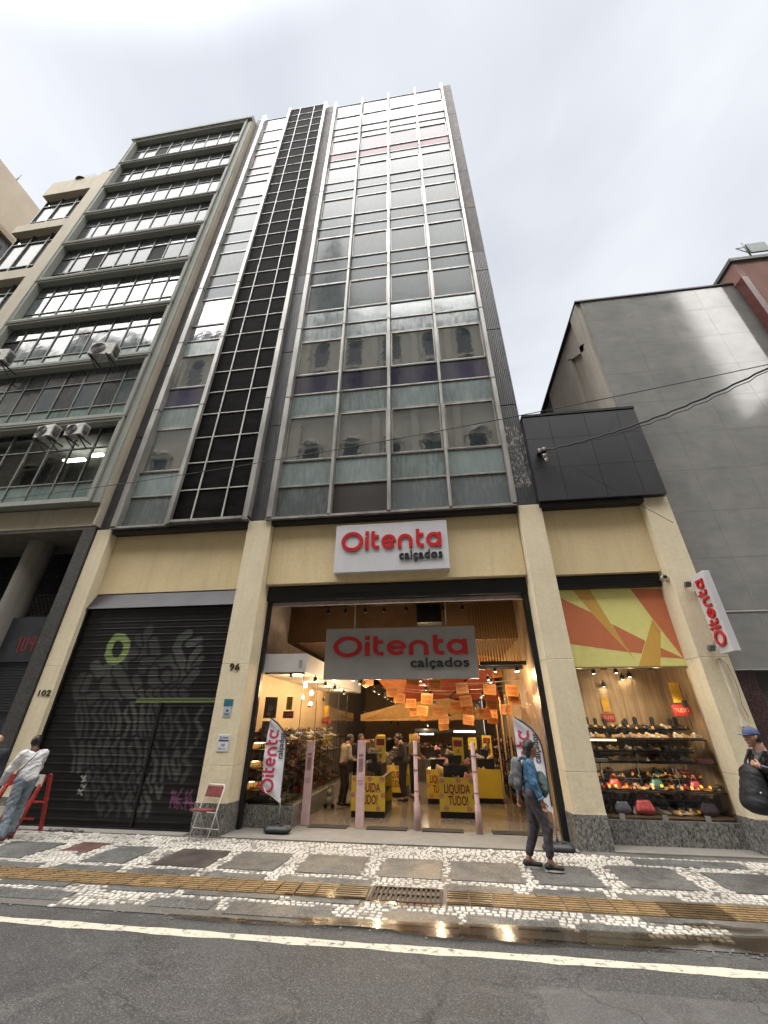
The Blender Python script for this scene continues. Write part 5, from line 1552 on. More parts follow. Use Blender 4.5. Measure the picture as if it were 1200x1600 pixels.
VAR = [('sneaker', 'white', 'white'), ('sneaker', 'grey', 'white'), ('sneaker', 'black', 'white'), ('sneaker', 'beige', 'white'), ('sneaker', 'navy', 'white'), ('sandal', 'tan', 'brown'), ('sandal', 'black', 'black'), ('sandal', 'silver', 'beige'), ('heel', 'black', 'black'), ('heel', 'beige', 'tan'), ('heel', 'red', 'black'), ('boot', 'black', 'black'), ('boot', 'brown', 'black'), ('sneaker', 'pink', 'white'), ('sandal', 'brown', 'brown')]
SM = {v_: shoe_mesh(*v_) for v_ in VAR}
KN = {'sneaker': 'sneaker', 'boot': 'ankle boot', 'sandal': 'sandal', 'heel': 'high heeled shoe'}
def put_shoe(var, loc, rz, place, s=1.0, tilt=0):
    o_ = bpy.data.objects.new(KN[var[0]].replace(' ', '_').replace('high_heeled_shoe', 'heeled_shoe'), SM[var]); COL.objects.link(o_)
    o_.location = loc; o_.rotation_euler = (0, -tilt, rz); o_.scale = (s,) * 3
    lab = '%s %s %s' % (var[1], KN[var[0]], place)
    tag(o_, lab, 'boots' if var[0] == 'boot' else 'shoe', '%s %ss %s' % (var[1], KN[var[0]], place))
q = random.Random(21)
tagm = plain('price tag orange', (.80, .38, .03), .5); tagw = plain('price tag ink', (.1, .05, .03), .6)
tm_ = MB(); tm_.box(-.022, .022, -.003, .003, 0, .045); price_me = tm_.build('price_tag', tagm, local=True); tm2 = price_me.data
bpy.data.objects.remove(price_me)
def put_tag(x, y, z, place, rz=0):
    o_ = bpy.data.objects.new('price_tag', tm2); COL.objects.link(o_); o_.location = (x, y, z); o_.rotation_euler = (R(-15), 0, rz)
    tag(o_, 'small orange price tag ' + place, 'price tag', 'orange price tags ' + place)
RSH = MB()
levels = [(.412, 'on the lowest level of the right shop window', 5), (.79, 'on the second shelf from the bottom of the right shop window', 3), (1.245, 'on the third shelf from the bottom of the right shop window', 1), (1.63, 'on the top shelf of the right shop window', 0)]
for z, pl, kk in levels:
    if z > .5:
        RSH.box(2.80, 5.0 + (.0 if z > 1.5 else .10), .62, 1.02, z - .022, z - .004)
    RSH.box(2.80, 4.95, 1.12, 1.5, z + .14, z + .155)
    for x in (3.1, 3.8, 4.5): RSH.box(x, x + .018, 1.1, 1.12, z - .3 if z > .5 else z, z + .14)
    for rowi, (y, dz) in enumerate(((.80, 0), (1.28, .157))):
        n_ = 13
        for i in range(n_):
            x = 2.98 + i * (1.95 / (n_ - 1)) + q.uniform(-.03, .03)
            if z < .5:
                if rowi == 0 and i in (0, 1, 2, 4, 5, 10, 11, 12): continue
                var = q.choice(VAR[:5] + [VAR[13]])
            elif z < 1: var = q.choice(VAR[5:11] + [VAR[14]])
            elif z < 1.5: var = q.choice(VAR[:5] + [VAR[0], VAR[3]])
            else: var = q.choice(VAR[11:13] + [VAR[2], VAR[0], VAR[11]]) if rowi else q.choice(VAR[:5])
            put_shoe(var, (x, y, z + dz), q.choice((0.3, -.5, 2.7, .9, -1.1, -.8)) + q.uniform(-.25, .25), pl, q.uniform(.86, 1.02), q.choice((0, 0, .5)) if rowi else 0)
            if q.random() < .95: put_tag(x + .06, y - .09, z + dz + .01 + q.uniform(0, .05), pl, q.uniform(-.3, .3))
RSH.build('shelf', blackm, RW)
def shoe_mass(name, lab, boxes, n, mats, q=q):
    m_ = MB()
    for i in range(n):
        bx = q.choice(boxes); x, y, z = q.uniform(bx[0], bx[1]), q.uniform(bx[2], bx[3]), bx[4]
        a = q.uniform(0, 3.1); L = q.uniform(.10, .14); mi = q.randrange(len(mats))
        m_.lathe((x, y, z), [(.001, .0), (.045, .002), (.05, .02), (.03, .045), (.02, .075), (.001, .085)], 6, mi)
        m_.obox((x + L * .5 * math.cos(a), y + L * .5 * math.sin(a), z + .022), (L * .5 * math.cos(a), L * .5 * math.sin(a), 0), (-.032 * math.sin(a), .032 * math.cos(a), 0), (0, 0, .02), mi)
    return m_.build(name, mats, label=lab, cat='shoes', kind='stuff')
allc = [COLS[k] for k in ('white', 'black', 'brown', 'beige', 'tan', 'red', 'grey', 'black', 'navy', 'tan')]
shoe_mass('packed_shoes', 'small shoes packed between the displayed pairs of the right shop window', [(2.85, 4.95, 1.5, 1.85, z) for z in (.45, .8, .62, 1.0, 1.25, 1.4, 1.63, 1.8)] + [(2.9, 4.9, .95, 1.1, z) for z in (.412, .79, 1.245, 1.63)] * 2, 260, allc)
for i in range(3):  # added fill lamps without fixtures, brightening the shoe shelves
    for z_ in (2.3, 1.05):
        l = bpy.data.lights.new('added_window_fill', 'SPOT'); l.spot_size = R(120); l.spot_blend = .5; l.energy = 5.5 if z_ > 2 else 4; l.color = (1, .78, .52); l.shadow_soft_size = .08
        lo_ = bpy.data.objects.new('added_window_fill', l); COL.objects.link(lo_); lo_.parent = RW; lo_.location = Vector((3.2 + i * .72, .50, z_)) - RW.location; lo_.rotation_euler = (R(48), 0, 0)
MB().box(2.82, 3.35, .615, .625, 1.60, 1.625).build('shelf_light', emit('shelf strip', (1.0, .62, .25), 2.6), RW)
m_ = MB()
for z in (.45, .62, .8, 1.0, 1.25, 1.4, 1.63, 1.8): m_.box(2.80, 5.0, 1.5, 1.88, z - .012, z - .002)
m_.build('back_step', blackm, RW)
shoe_mass('packed_shoes', 'small shoes packed on the wall shelves of the left display', [(-4.28, -4.0, .9, 7.0, z) for z in (.62, .80, .98, 1.17, 1.36, 1.52, 1.70)], 420, allc)
m_ = MB()
for z in (.62, .80, .98, 1.17, 1.36, 1.52, 1.70): m_.box(-4.33, -3.98, .85, 7.1, z - .012, z - .002)
m_.build('back_step', blackm, LD)
# bags and boxes among the shoes
def bag(x, y, z, col, lab, s=1.0, rz=0):
    b_ = thing('handbag', lab, 'handbag', (x, y, z)); b_.rotation_euler = (0, 0, rz)
    c = plain('bag ' + '%.2f%.2f%.2f' % col, col, .4, 0, .25, 14)
    field_mesh('body', [((-.09 * s, 0, .07 * s), (.09 * s, 0, .07 * s), .06 * s, .06 * s, .03, (1, .8, 1)), ((-.07 * s, 0, .16 * s), (.07 * s, 0, .16 * s), .045 * s, .045 * s, .05, (1, .7, 1))], .014, c, b_)
    m_ = MB(); m_.tube([(-.06 * s, 0, .19 * s), (-.05 * s, 0, .27 * s), (0, 0, .30 * s), (.05 * s, 0, .27 * s), (.06 * s, 0, .19 * s)], .008, 6); m_.build('handle', c, b_, local=True)
bag(3.22, .72, .415, (.12, .14, .24), 'blue grey children backpack with ears at the bottom of the right shop window', 1.0)
bag(3.60, .70, .415, (.55, .10, .14), 'bright pink openwork bag at the bottom of the right shop window', 1.15)
bag(4.72, .74, .415, (.07, .06, .12), 'dark violet bag at the lower corner of the right shop window', 1.05)
bag(3.22, .86, .79, (.30, .035, .02), 'red orange bag on the second shelf of the right shop window', .8)
bag(4.00, .90, .79, (.04, .13, .11), 'sea green bag on the second shelf of the right shop window', .85)
bag(4.66, .86, .79, (.22, .02, .03), 'crimson bag at the end of the second shelf of the right shop window', .75)
for x, z, c, lab in ((2.98, 1.245, (.35, .42, .46), 'pale blue shoe box lid under the first sneaker of the third shelf'), (4.86, 1.245, (.42, .12, .14), 'pink shoe box lid at the far end of the third shelf')):
    o_ = MB().box(x - .13, x + .13, .60, .80, z + .0, z + .055).build('shoe_box', plain(lab[:9], c, .6), bevel=.004); tag(o_, lab, 'box')
q = random.Random(8)
for z, pl in ((.42, 'on the lowest level of the left display'), (.80, 'on the second level of the left display'), (1.17, 'on the third level of the left display'), (1.52, 'on the top level of the left display')):
    for rowi, x in enumerate((-3.58, -3.92)):
        n_ = 17
        for i in range(n_):
            y = .95 + i * .31 + (0 if rowi == 0 else .12) + q.uniform(-.03, .03)
            var = q.choice(VAR[:11] + [VAR[13], VAR[14], VAR[2]]) if z < 1.5 else q.choice((VAR[2], VAR[1], VAR[8], VAR[2], VAR[0], VAR[5]))
            put_shoe(var, (x, y, z + (.08 if rowi else 0)), q.uniform(-.5, .5) + (0 if q.random() < .7 else 1.4), pl, 1.02, (.35 if z > 1.5 and q.random() < .4 else 0))
            if q.random() < .22: put_tag(x + .16, y - .08, z + .02, pl, q.uniform(.2, .9))

# ---- sale tables
ylw = plain('sale yellow', (.62, .47, .05), .5, 0, .06, 2); mar = plain('sale maroon', (.20, .012, .03), .5); badge = plain('badge pink', (.60, .30, .32), .5); badgee = plain('badge red', (.38, .02, .05), .5)
def sale_table(x0, x1, y0, y1, lab, text=True, h=.80, sign=None, seed=0, ns=9, place=''):
    t_ = thing('sale_table', lab, 'display table', ((x0 + x1) / 2, (y0 + y1) / 2, .031))
    MB().box(x0 + .01, x1 - .01, y0 + .03, y1, .032, .15).build('plinth', blackm, t_)
    MB().box(x0, x1, y0, y0 + .03, .15, h).build('yellow_panel', ylw, t_)
    MB().box(x0, x1, y1 - .03, y1, .15, h).build('yellow_panel', ylw, t_)
    m_ = MB(); m_.box(x0 + .02, x1 - .02, y0 + .04, y1 - .04, h - .05, h - .02); m_.box(x0 + .02, x1 - .02, y0 + .04, y1 - .04, .45, .47)
    m_.box(x1 - .05, x1 - .02, y0 + .04, y1 - .04, .15, .18); m_.build('shelf', blackm, t_)
    if text:
        m_ = MB(); w = x1 - x0; c = (x0 + x1) / 2
        add_text(m_, 'LIQUIDA', (c, y0, .15 + (h - .15) * .54), (1, 0, 0), (0, 0, 1), w * .72, (h - .15) * .27, .003, .02)
        add_text(m_, 'TUDO!', (c + .01, y0, .15 + (h - .15) * .20), (1, 0, 0), (0, 0, 1), w * .54, (h - .15) * .27, .003, .02)
        m_.build('lettering', mar, t_)
        for bx, bz, wd in ((.09, .90, '50%'), (.55, .92, '70%'), (.90, .90, '40%'), (.06, .45, '30%'), (.95, .45, '60%'), (.18, .10, '50%'), (.80, .08, '50%')):
            cx2, cz2 = x0 + w * bx, .15 + (h - .15) * bz
            m_ = MB(); m_.add([(cx2 + .055 * math.cos(R(a)), y0 - .001, cz2 + .05 * math.sin(R(a))) for a in range(0, 360, 60)], [tuple(range(6))], 0)
            m_.add([(cx2 + .044 * math.cos(R(a)), y0 - .002, cz2 + .040 * math.sin(R(a))) for a in range(0, 360, 60)], [tuple(range(6))], 1)
            add_text(m_, wd, (cx2, y0 - .002, cz2 - .015), (1, 0, 0), (0, 0, 1), .066, .03, .001, 0, 0)
            m_.build('discount_badge', [badgee, badge], t_)
    q2 = random.Random(seed)
    m_ = MB(); m_.box(x0 + .12, x1 - .12, y0 + .2, y1 - .2, h - .02, h + .22); m_.box(x0 + .25, x1 - .25, y0 + .35, y1 - .35, h + .22, h + .42); m_.build('riser', blackm, t_)
    for i in range(ns):
        lv = i % 3
        zz = (h - .02, h + .22, h + .42)[lv]; ins = (.08, .18, .30)[lv]
        put_shoe(q2.choice(VAR), (q2.uniform(x0 + ins, x1 - ins), y0 + (.12, .26, .42)[lv] + q2.uniform(-.03, .3), zz), q2.uniform(0, 6.2), 'on the sale table ' + place, 1.05)
    if sign:
        s_ = thing('price_sign', 'tall yellow price sign standing on the sale table ' + place, 'price sign', ((x0 + x1) / 2, y0 + .5, h + .22))
        cx2 = (x0 + x1) / 2 + sign[1]
        MB().box(cx2 - .13, cx2 + .13, y0 + .40, y0 + .41, h + .28, h + .80).build('card', ylw, s_)
        m_ = MB(); m_.box(cx2 - .10, cx2 + .10, y0 + .397, y0 + .40, h + .60, h + .74); add_text(m_, sign[0], (cx2, y0 + .40, h + .32), (1, 0, 0), (0, 0, 1), None, .11, .003, .02)
        add_text(m_, 'X', (cx2, y0 + .40, h + .47), (1, 0, 0), (0, 0, 1), .10, .08, .003, .01)
        m_.build('lettering', mar, s_)
        MB().box(cx2 - .008, cx2 + .008, y0 + .411, y0 + .42, h, h + .5).build('stand', blackm, s_)
    return t_
sale_table(-2.20, -1.42, 1.92, 3.35, 'yellow fronted sale table heaped with dark shoes, behind the second wrapped post', True, .81, ('9', .22), 1, 12, 'behind the second wrapped post')
sale_table(-.20, .62, 2.15, 3.45, 'yellow fronted sale table with pale shoes, in front of the dark portal', True, .79, ('29', .1), 2, 12, 'in front of the dark portal')
sale_table(-.55, .1, 3.9, 4.9, 'sale table with a yellow end panel, second in the middle row', True, .80, None, 3, 6, 'second in the middle row')
sale_table(.75, 1.45, 4.2, 5.4, 'sale table with red boxes, beside the shelf racks of the right wall', False, .80, ('39', .1), 4, 6, 'beside the racks of the right wall')
sale_table(-1.75, -1.2, 4.8, 6.3, 'sale table half hidden behind the man in black', True, .80, None, 5, 6, 'behind the man in black')
# racks along the far right wall with rows of small shoes
RK = thing('shoe_rack', 'dark metal racks of shoes along the veined right wall', 'shoe rack', (1.9, 6, 0))
m_ = MB()
for z in np.arange(.3, 1.62, .22): m_.box(1.70, 2.12, 3.2, 11, z - .012, z)
for y in np.arange(3.2, 11.1, .65): m_.box(1.70, 1.73, y, y + .03, .03, 1.6)
m_.build('rack_frame', blackm, RK)
for y in (3.15, 4.4, 5.9): MB().box(1.66, 1.70, y, y + .05, .03, 2.6).build('wood_post', plain('post wood', (.42, .27, .14), .5), RK)
q = random.Random(4)
def shoe_mass_old(name, lab, boxes, n, mats):
    m_ = MB()
    for i in range(n):
        bx = q.choice(boxes); x, y, z = q.uniform(bx[0], bx[1]), q.uniform(bx[2], bx[3]), bx[4]
        a = q.uniform(0, 3.1); L = q.uniform(.10, .14); mi = q.randrange(len(mats))
        m_.lathe((x, y, z), [(.001, .0), (.045, .002), (.05, .02), (.03, .045), (.02, .075), (.001, .085)], 6, mi)
        m_.obox((x + L * .5 * math.cos(a), y + L * .5 * math.sin(a), z + .022), (L * .5 * math.cos(a), L * .5 * math.sin(a), 0), (-.032 * math.sin(a), .032 * math.cos(a), 0), (0, 0, .02), mi)
    return m_.build(name, mats, label=lab, cat='shoes', kind='stuff')
allc = [COLS[k] for k in ('white', 'black', 'brown', 'beige', 'tan', 'red', 'grey', 'black')]
shoe_mass('rack_shoes', 'rows of small shoes on the racks of the right wall', [(1.76, 2.05, 3.25, 10.8, z) for z in np.arange(.3, 1.62, .22)], 420, allc)
shoe_mass('floor_display_shoes', 'mass of shoes on the far low displays', [(-2.8, -2.0, 7.0, 12, .9), (-1.8, .9, 8.4, 12, .7), (-1.8, .9, 8.4, 12, 1.1), (-2.9, -2.3, 7.0, 12, 1.3)], 300, allc)
m_ = MB(); m_.box(-2.9, -1.9, 7.0, 12, .031, .9); m_.box(-1.8, .9, 8.6, 12, .031, .7); m_.box(-2.9, -2.3, 7.1, 12, .9, 1.3); m_.box(-1.8, .9, 9.5, 12, .7, 1.1)
m_.build('far_display', plain('display dark', (.06, .045, .035), .6), label='low dark display blocks at the back of the shop', cat='display block')
for x, y, z in ((-1.2, 8.3, 1.2), (.9, 6.6, 1.15), (-2.2, 6.8, 1.2)):
    s_ = thing('price_sign', 'small yellow price sign deep in the shop', 'price sign', (x, y, z), 'small yellow price signs deep in the shop')
    MB().box(-.14, .14, 0, .01, 0, .36).build('card', ylw, s_, local=True); m_ = MB(); add_text(m_, '39', (0, -.001, .08), (1, 0, 0), (0, 0, 1), None, .13, .002, .02); m_.build('lettering', mar, s_, local=True)
# ---- hanging sale cards
CARD = plain('card yellow', (.44, .19, .03), .5, 0, .25, 3); cardink = plain('card ink', (.28, .02, .02), .5)
cm = MB(); cm.box(-.17, .17, -.002, .002, -.135, .135); card0 = cm.build('card', CARD, local=True); card_me = card0.data; bpy.data.objects.remove(card0)
cm = MB(); add_text(cm, 'LIQUIDA', (0, -.002, .02), (1, 0, 0), (0, 0, 1), .28, .075, .001, .02); add_text(cm, 'TUDO!', (0, -.002, -.09), (1, 0, 0), (0, 0, 1), .22, .075, .001, .02)
cl_ = cm.build('lettering', cardink, local=True); let_me = cl_.data; bpy.data.objects.remove(cl_)
CP = [(575, 1064, 3.2), (645, 1062, 2.4), (680, 1069, 2.8), (722, 1075, 3.0), (765, 1077, 3.1), (800, 1079, 2.7), (803, 1092, 2.9), (839, 1072, 2.0), (613, 1081, 3.4), (624, 1091, 4.2), (642, 1099, 5.0), (667, 1092, 3.2), (648, 1112, 5.2), (660, 1110, 4.6), (685, 1111, 4.0), (664, 1119, 6), (693, 1124, 5.6), (713, 1103, 3.9), (728, 1095, 3.4), (731, 1109, 3.8), (732, 1125, 5.2), (769, 1101, 3.9), (790, 1108, 4.4), (758, 1115, 4.0), (770, 1123, 5.0), (768, 1113, 4.6), (693, 1134, 6.4), (776, 1052, 6.0)]
rows = {}
for i, (px, py, Y) in enumerate(CP):
    p = atY(px, py, Y)
    c_ = thing('sale_card', 'small orange yellow sale card strung across the shop ceiling', 'sale card', (p.x, Y, p.z), 'sale cards strung across the ceiling', R(q.uniform(-14, 14)))
    for nm2, me2 in (('card', card_me), ('lettering', let_me)):
        o_ = bpy.data.objects.new(nm2, me2); COL.objects.link(o_); o_.parent = c_
    c_.rotation_euler = (R(q.uniform(-6, 6)), R(q.uniform(-7, 7)), R(q.uniform(-16, 16)))
m_ = MB()
for x0, y0, z0, x1, y1, z1 in ((-2.2, 2.8, 3.05, 2.1, 2.9, 2.95), (-1.6, 4.2, 2.9, 2.1, 4.1, 2.95), (-1.6, 3.2, 2.95, 2.1, 3.2, 3.0), (-2.0, 5.2, 2.95, 2.1, 5.2, 2.85)):
    m_.tube([(x0 + (x1 - x0) * k / 8, y0, z0 + (z1 - z0) * k / 8 - .16 * (1 - (k / 4 - 1) ** 2)) for k in range(9)], .004, 4)
m_.build('card_string', plain('string', (.4, .35, .3), .7), label='thin strings carrying the sale cards across the shop', cat='string')

# ---- wrapped anti-theft posts, mats, flags, chair
pinkp = plain('pink wrap', (.62, .42, .42), .45, 0, .10, 9); pinks = plain('wrap print', (.28, .16, .18), .5)
PW = ['pink wrapped post nearest the left display, with printed bands', 'pink wrapped post in front of the dark shoe table, second from the left display', 'slim pink post in the middle of the entrance', 'slim pink post in front of the portal table, nearest the veined wall']
for k, (x, y, h) in enumerate(((-2.98, 1.05, 1.50), (-1.80, .90, 1.52), (-.64, .93, 1.52), (.56, .82, 1.52))):
    t_ = thing('wrapped_post', PW[k], 'post', (x, y, .031), 'wrapped posts across the entrance')
    w = .085 if k < 2 else .045
    m_ = MB()
    if k < 2: m_.box(-w, w, -.03, .03, 0, h)
    else: m_.tube([(0, 0, 0), (0, 0, .42), (0, 0, .47), (0, 0, h - .02), (0, 0, h)], [.062, .062, w, w * .9, w * .5], 12)
    m_.build('post', pinkp, t_, local=True, bevel=.006 if k < 2 else 0)
    m_ = MB()
    if k < 2:
        for zz, hh in ((1.22, .05), (.95, .24), (.78, .018)): MB().box(-w * .55, w * .55, -.0325, -.0305, zz, zz + hh).build('printed_band', pinks, t_, local=True)
        m_.box(-w * .55, w * .55, -.0325, -.0305, .73, .748)
    else:
        for zz in (1.25, .98, .62): MB().lathe((0, 0, zz), [(w + .0015, 0), (w + .0015, .03)], 12).build('printed_band', pinks, t_, local=True)
    if k < 2: m_.build('printed_band', pinks, t_, local=True)
matm = plain('rubber mat', (.018, .016, .016), .75, 0, .4, 60, .4)
for k, (x0, x1) in enumerate(((-2.85, -2.05), (-1.66, -.84), (-.55, .26), (.80, 1.85))):
    lab = ['black rubber mat nearest the left display', 'black rubber mat between the second and third pink posts', 'black rubber mat between the third and fourth pink posts', 'black rubber mat behind the walking woman'][k]
    o_ = MB().box(x0, x1, .80, 1.08, .032, .046).build('doormat', matm, bevel=.004); tag(o_, lab, 'doormat', 'rubber mats along the threshold')
flagw = plain('flag white', (.66, .65, .70), .7, 0, .05, 2); flagr = plain('flag red', (.50, .03, .08), .6); flagb = plain('flag ink', (.05, .05, .06), .6)
rub = plain('moulded black plastic', (.022, .023, .026), .5, 0, .2, 10, .2)
def feather(name, label, base, foot, H0, H1, Wd, lean):
    """a feather banner: pole, curved sleeve, sail hanging towards -x of the pole"""
    t_ = thing(name, label, 'banner flag', base)
    bx, by, bz = base
    px = lambda s: lean * s                       # pole drift
    pole = [Vector((0, 0, .1))]; n = 14
    sleeve = []
    for i in range(n + 1):
        s = i / n; z = H0 + (H1 - H0) * s
        xx = -Wd * (max(0, s - .42) / .58) ** 4
        sleeve.append(Vector((xx, .0, z)))
    m_ = MB(); m_.tube([Vector((0, 0, .12)), Vector((0, 0, H0))], .011, 8); m_.build('pole', alu, t_, local=True)
    m_ = MB(); m_.tube([p + Vector((0, -.004, 0)) for p in sleeve], .013, 8); m_.build('sleeve', rub, t_, local=True)
    # sail
    m_ = MB(); rowsv = []
    NX, NZ = 12, 40
    for j in range(NZ + 1):
        s = j / NZ; z = H0 + (H1 - H0) * s
        xr = -Wd * (max(0, s - .42) / .58) ** 4
        xl = -Wd * (1.02 + .05 * math.sin(s * 3.1)) + (.10 * (1 - s / .14) ** 1.5 if s < .14 else 0)
        zoff = 0
        for i in range(NX + 1):
            u = i / NX
            x = xl + (xr - xl) * u
            zz = z - (.10 * u * (1 - s) ** 6 - .07 * (1 - u) * (1 - s) ** 6)
            y = .018 * math.sin(u * 5 + s * 9) * (1 - u) + .010 * math.sin(s * 23 + u * 4) * (1 - u * .7)
            rowsv.append((x, y, zz))
    fs = [(j * (NX + 1) + i, j * (NX + 1) + i + 1, (j + 1) * (NX + 1) + i + 1, (j + 1) * (NX + 1) + i) for j in range(NZ) for i in range(NX)]
    m_.add(rowsv, fs, 0, True); m_.build('sail', flagw, t_, local=True)
    # lettering, printed along the sail, wrapped on its waves
    def on(u, v, w):      # u up along flag, v towards -x
        s = (u - H0) / (H1 - H0); xr = 0; x = -v
        uu = min(max((x + Wd) / Wd, 0), 1)
        y = .018 * math.sin(uu * 5 + s * 9) * (1 - uu) + .010 * math.sin(s * 23 + uu * 4) * (1 - uu * .7)
        return Vector((x, y - .004 - w, u))
    m_ = MB(); Ls = (H1 - H0) * .80; k_ = Ls / 362
    for i, (p_, w_) in enumerate(LOGO):
        dense = []
        for a, b_ in zip(p_[:-1], p_[1:]):
            nn_ = max(1, int(math.hypot(a[0] - b_[0], a[1] - b_[1]) / 8))
            dense += [(a[0] + (b_[0] - a[0]) * q_ / nn_, a[1] + (b_[1] - a[1]) * q_ / nn_) for q_ in range(nn_)]
        dense.append(p_[-1])
        # reading upwards: baseline towards +x
        ribbon(m_, dense, w_, lambda u, v, w: on(H0 + .06 + u * k_, Wd * .46 + v * k_ * 1.22, w), -.0005, .0015 + (i % 3) * .0005)
    m_.build('red_lettering', flagr, t_, local=True)
    m_ = MB(); vs, fs2, w2 = text_mesh('calçados', 1.0, .01, .02)
    wl = (H1 - H0) * .34; kx = wl / w2; ky = kx * 1.15
    m_.add([on(H0 + (H1 - H0) * .46 + v_[0] * kx, Wd * .15 + v_[1] * ky, .001 + v_[2] * .02) for v_ in vs], fs2)
    m_.build('black_lettering', flagb, t_, local=True)
    # water filled base
    m_ = MB()
    return t_
def flag_base(parent, off=(0, 0, 0)):
    c = Vector(off)
    o_ = field_mesh('base', [((-.13, 0, .075), (.13, 0, .075), .12, .12, .03, (1, 1, .55)), ((-.15, -.02, .05), (.15, -.02, .05), .11, .11, .03, (1, 1, .4))], .014, rub, parent, .03, cut=[((0, 0, .002), (0, 0, -1))])
    o_.location = c
    m_ = MB(); m_.box(-.05, .05, -.126, -.112, .05, .085); m_.tube([(0, 0, .10), (0, 0, .19)], .022, 10); h_ = m_.build('handle_recess', blackm, parent, local=True); h_.location = c
    m_ = MB()
    for s_ in (-.11, -.06, .06, .11): m_.box(s_ - .006, s_ + .006, -.10, .08, .137, .147)
    h_ = m_.build('ribs', rub, parent, local=True); h_.location = c
f1 = feather('feather_flag', 'white feather flag with red lettering reading upwards, in front of the left display', (-3.27, .26, .03), None, .56, 1.95, .42, 0); flag_base(f1)
f2 = feather('feather_flag', 'white feather flag partly hidden by the walking woman', (1.78, -.10, .0), None, .62, 2.0, .44, 0); flag_base(f2)
# folding chair
ch = thing('folding_chair', 'white metal folding chair with worn red seat and backrest, against the cream column', 'chair', (-4.48, -.28, .02))
wm2 = plain('chair white enamel', (.62, .60, .56), .35, .1, .12, 12); rv = plain('chair red vinyl', (.17, .028, .026), .45, 0, .25, 10, .2)
m_ = MB(); x0, x1 = -.20, .20
FR = [(0, -.08, 0), (0, .17, .80)]
def side(x): return [Vector((x, -.10, .0)), Vector((x, .04, .42)), Vector((x, .17, .78))]
path = [Vector((x0, -.12, .005)), Vector((x0, .02, .42)), Vector((x0, .13, .76)), Vector((x0 + .03, .14, .80)), Vector((x1 - .03, .14, .80)), Vector((x1, .13, .76)), Vector((x1, .02, .42)), Vector((x1, -.12, .005))]
m_.tube(path, .0115, 8); m_.build('front_frame', wm2, ch, local=True)
m_ = MB(); m_.tube([Vector((x0 + .02, .26, .005)), Vector((x0 + .02, .02, .38)), Vector((x0 + .02, -.22, .43))], .010, 8); m_.tube([Vector((x1 - .02, .26, .005)), Vector((x1 - .02, .02, .38)), Vector((x1 - .02, -.22, .43))], .010, 8)
m_.tube([Vector((x0 + .02, .20, .10)), Vector((x1 - .02, .20, .10))], .008, 6); m_.tube([Vector((x0, -.075, .16)), Vector((x1, -.075, .16))], .008, 6); m_.build('rear_frame', wm2, ch, local=True)
MB().obox((0, -.11, .435), (.185, 0, 0), (0, .165, -.015), (0, .002, .016)).build('seat', rv, ch, local=True, bevel=.01)
MB().obox((0, .112, .695), (.185, 0, 0), (0, .012, -.003), (0, .025, .085)).build('backrest', rv, ch, local=True, bevel=.008)
ch.rotation_euler = (0, 0, R(-12))
# red and white barricade
br = thing('barricade', 'red and white wooden barricade leaning by the shutter, next to the person in white', 'barricade', (-8.05, -.42, .02))
rw_ = plain('barrier red', (.38, .035, .03), .6, 0, .25, 9, .2); ww_ = plain('barrier white', (.62, .57, .50), .65, 0, .15, 9, .2)
for xx in (-.62, .12):
    MB().obox((xx, .17, .46), (.030, 0, 0), (0, .022, .004), (0, -.10, .47)).build('leg', rw_, br, local=True)
    MB().obox((xx + .004, -.20, .46), (.030, 0, 0), (0, .022, -.006), (0, .155, .46)).build('leg', rw_, br, local=True)
m_ = MB(); m_.obox((-.25, -.03, .22), (.42, 0, 0), (0, .012, 0), (0, 0, .014)); m_.obox((-.25, .15, .46), (.42, 0, 0), (0, .01, 0), (0, 0, .016)); m_.build('rail', rw_, br, local=True)
def stripe(zc, yc, hh, n=4):
    m_ = MB(); L = .86; x0 = -.70
    for i in range(n):
        a, b_ = x0 + L * i / n, x0 + L * (i + 1) / n
        sk = .09
        def P_(u, z_, y_=0): return (u, yc + y_ + .02 * (z_ - zc), z_)
        aa, bb = a + (sk if i else 0), b_ + (sk if i < n - 1 else 0)
        m_.add([P_(a, zc - hh), P_(b_, zc - hh), P_(bb, zc + hh), P_(aa, zc + hh), P_(a, zc - hh, .02), P_(b_, zc - hh, .02), P_(bb, zc + hh, .02), P_(aa, zc + hh, .02)], [(0, 1, 2, 3), (4, 7, 6, 5), (0, 4, 5, 1), (3, 2, 6, 7), (0, 3, 7, 4), (1, 5, 6, 2)], i % 2)
    m_.build('striped_board', [rw_, ww_], br, local=True)
stripe(.84, -.115, .095); stripe(.36, -.32, .085)
rub_ = plain('broken concrete', (.16, .15, .135), .9, 0, .3, 6, .3)
for k, (x, y, s_) in enumerate(((-7.55, -.22, .10), (-7.25, -.18, .12), (-7.05, -.22, .08))):
    o_ = field_mesh('rubble_chunk', [((-s_, 0, s_ * .25), (s_ * .8, .02, s_ * .2), s_ * .45, s_ * .35, .02, (1, 1, .6))], .018, rub_, None, .02, fold=.006, label=['flat broken concrete lump at the foot of the barricade', 'longest concrete lump below the shutter', 'small concrete lump furthest from the barricade'][k], cat='rubble', group='concrete lumps below the shutter')
    o_.location = (x, y, .02)
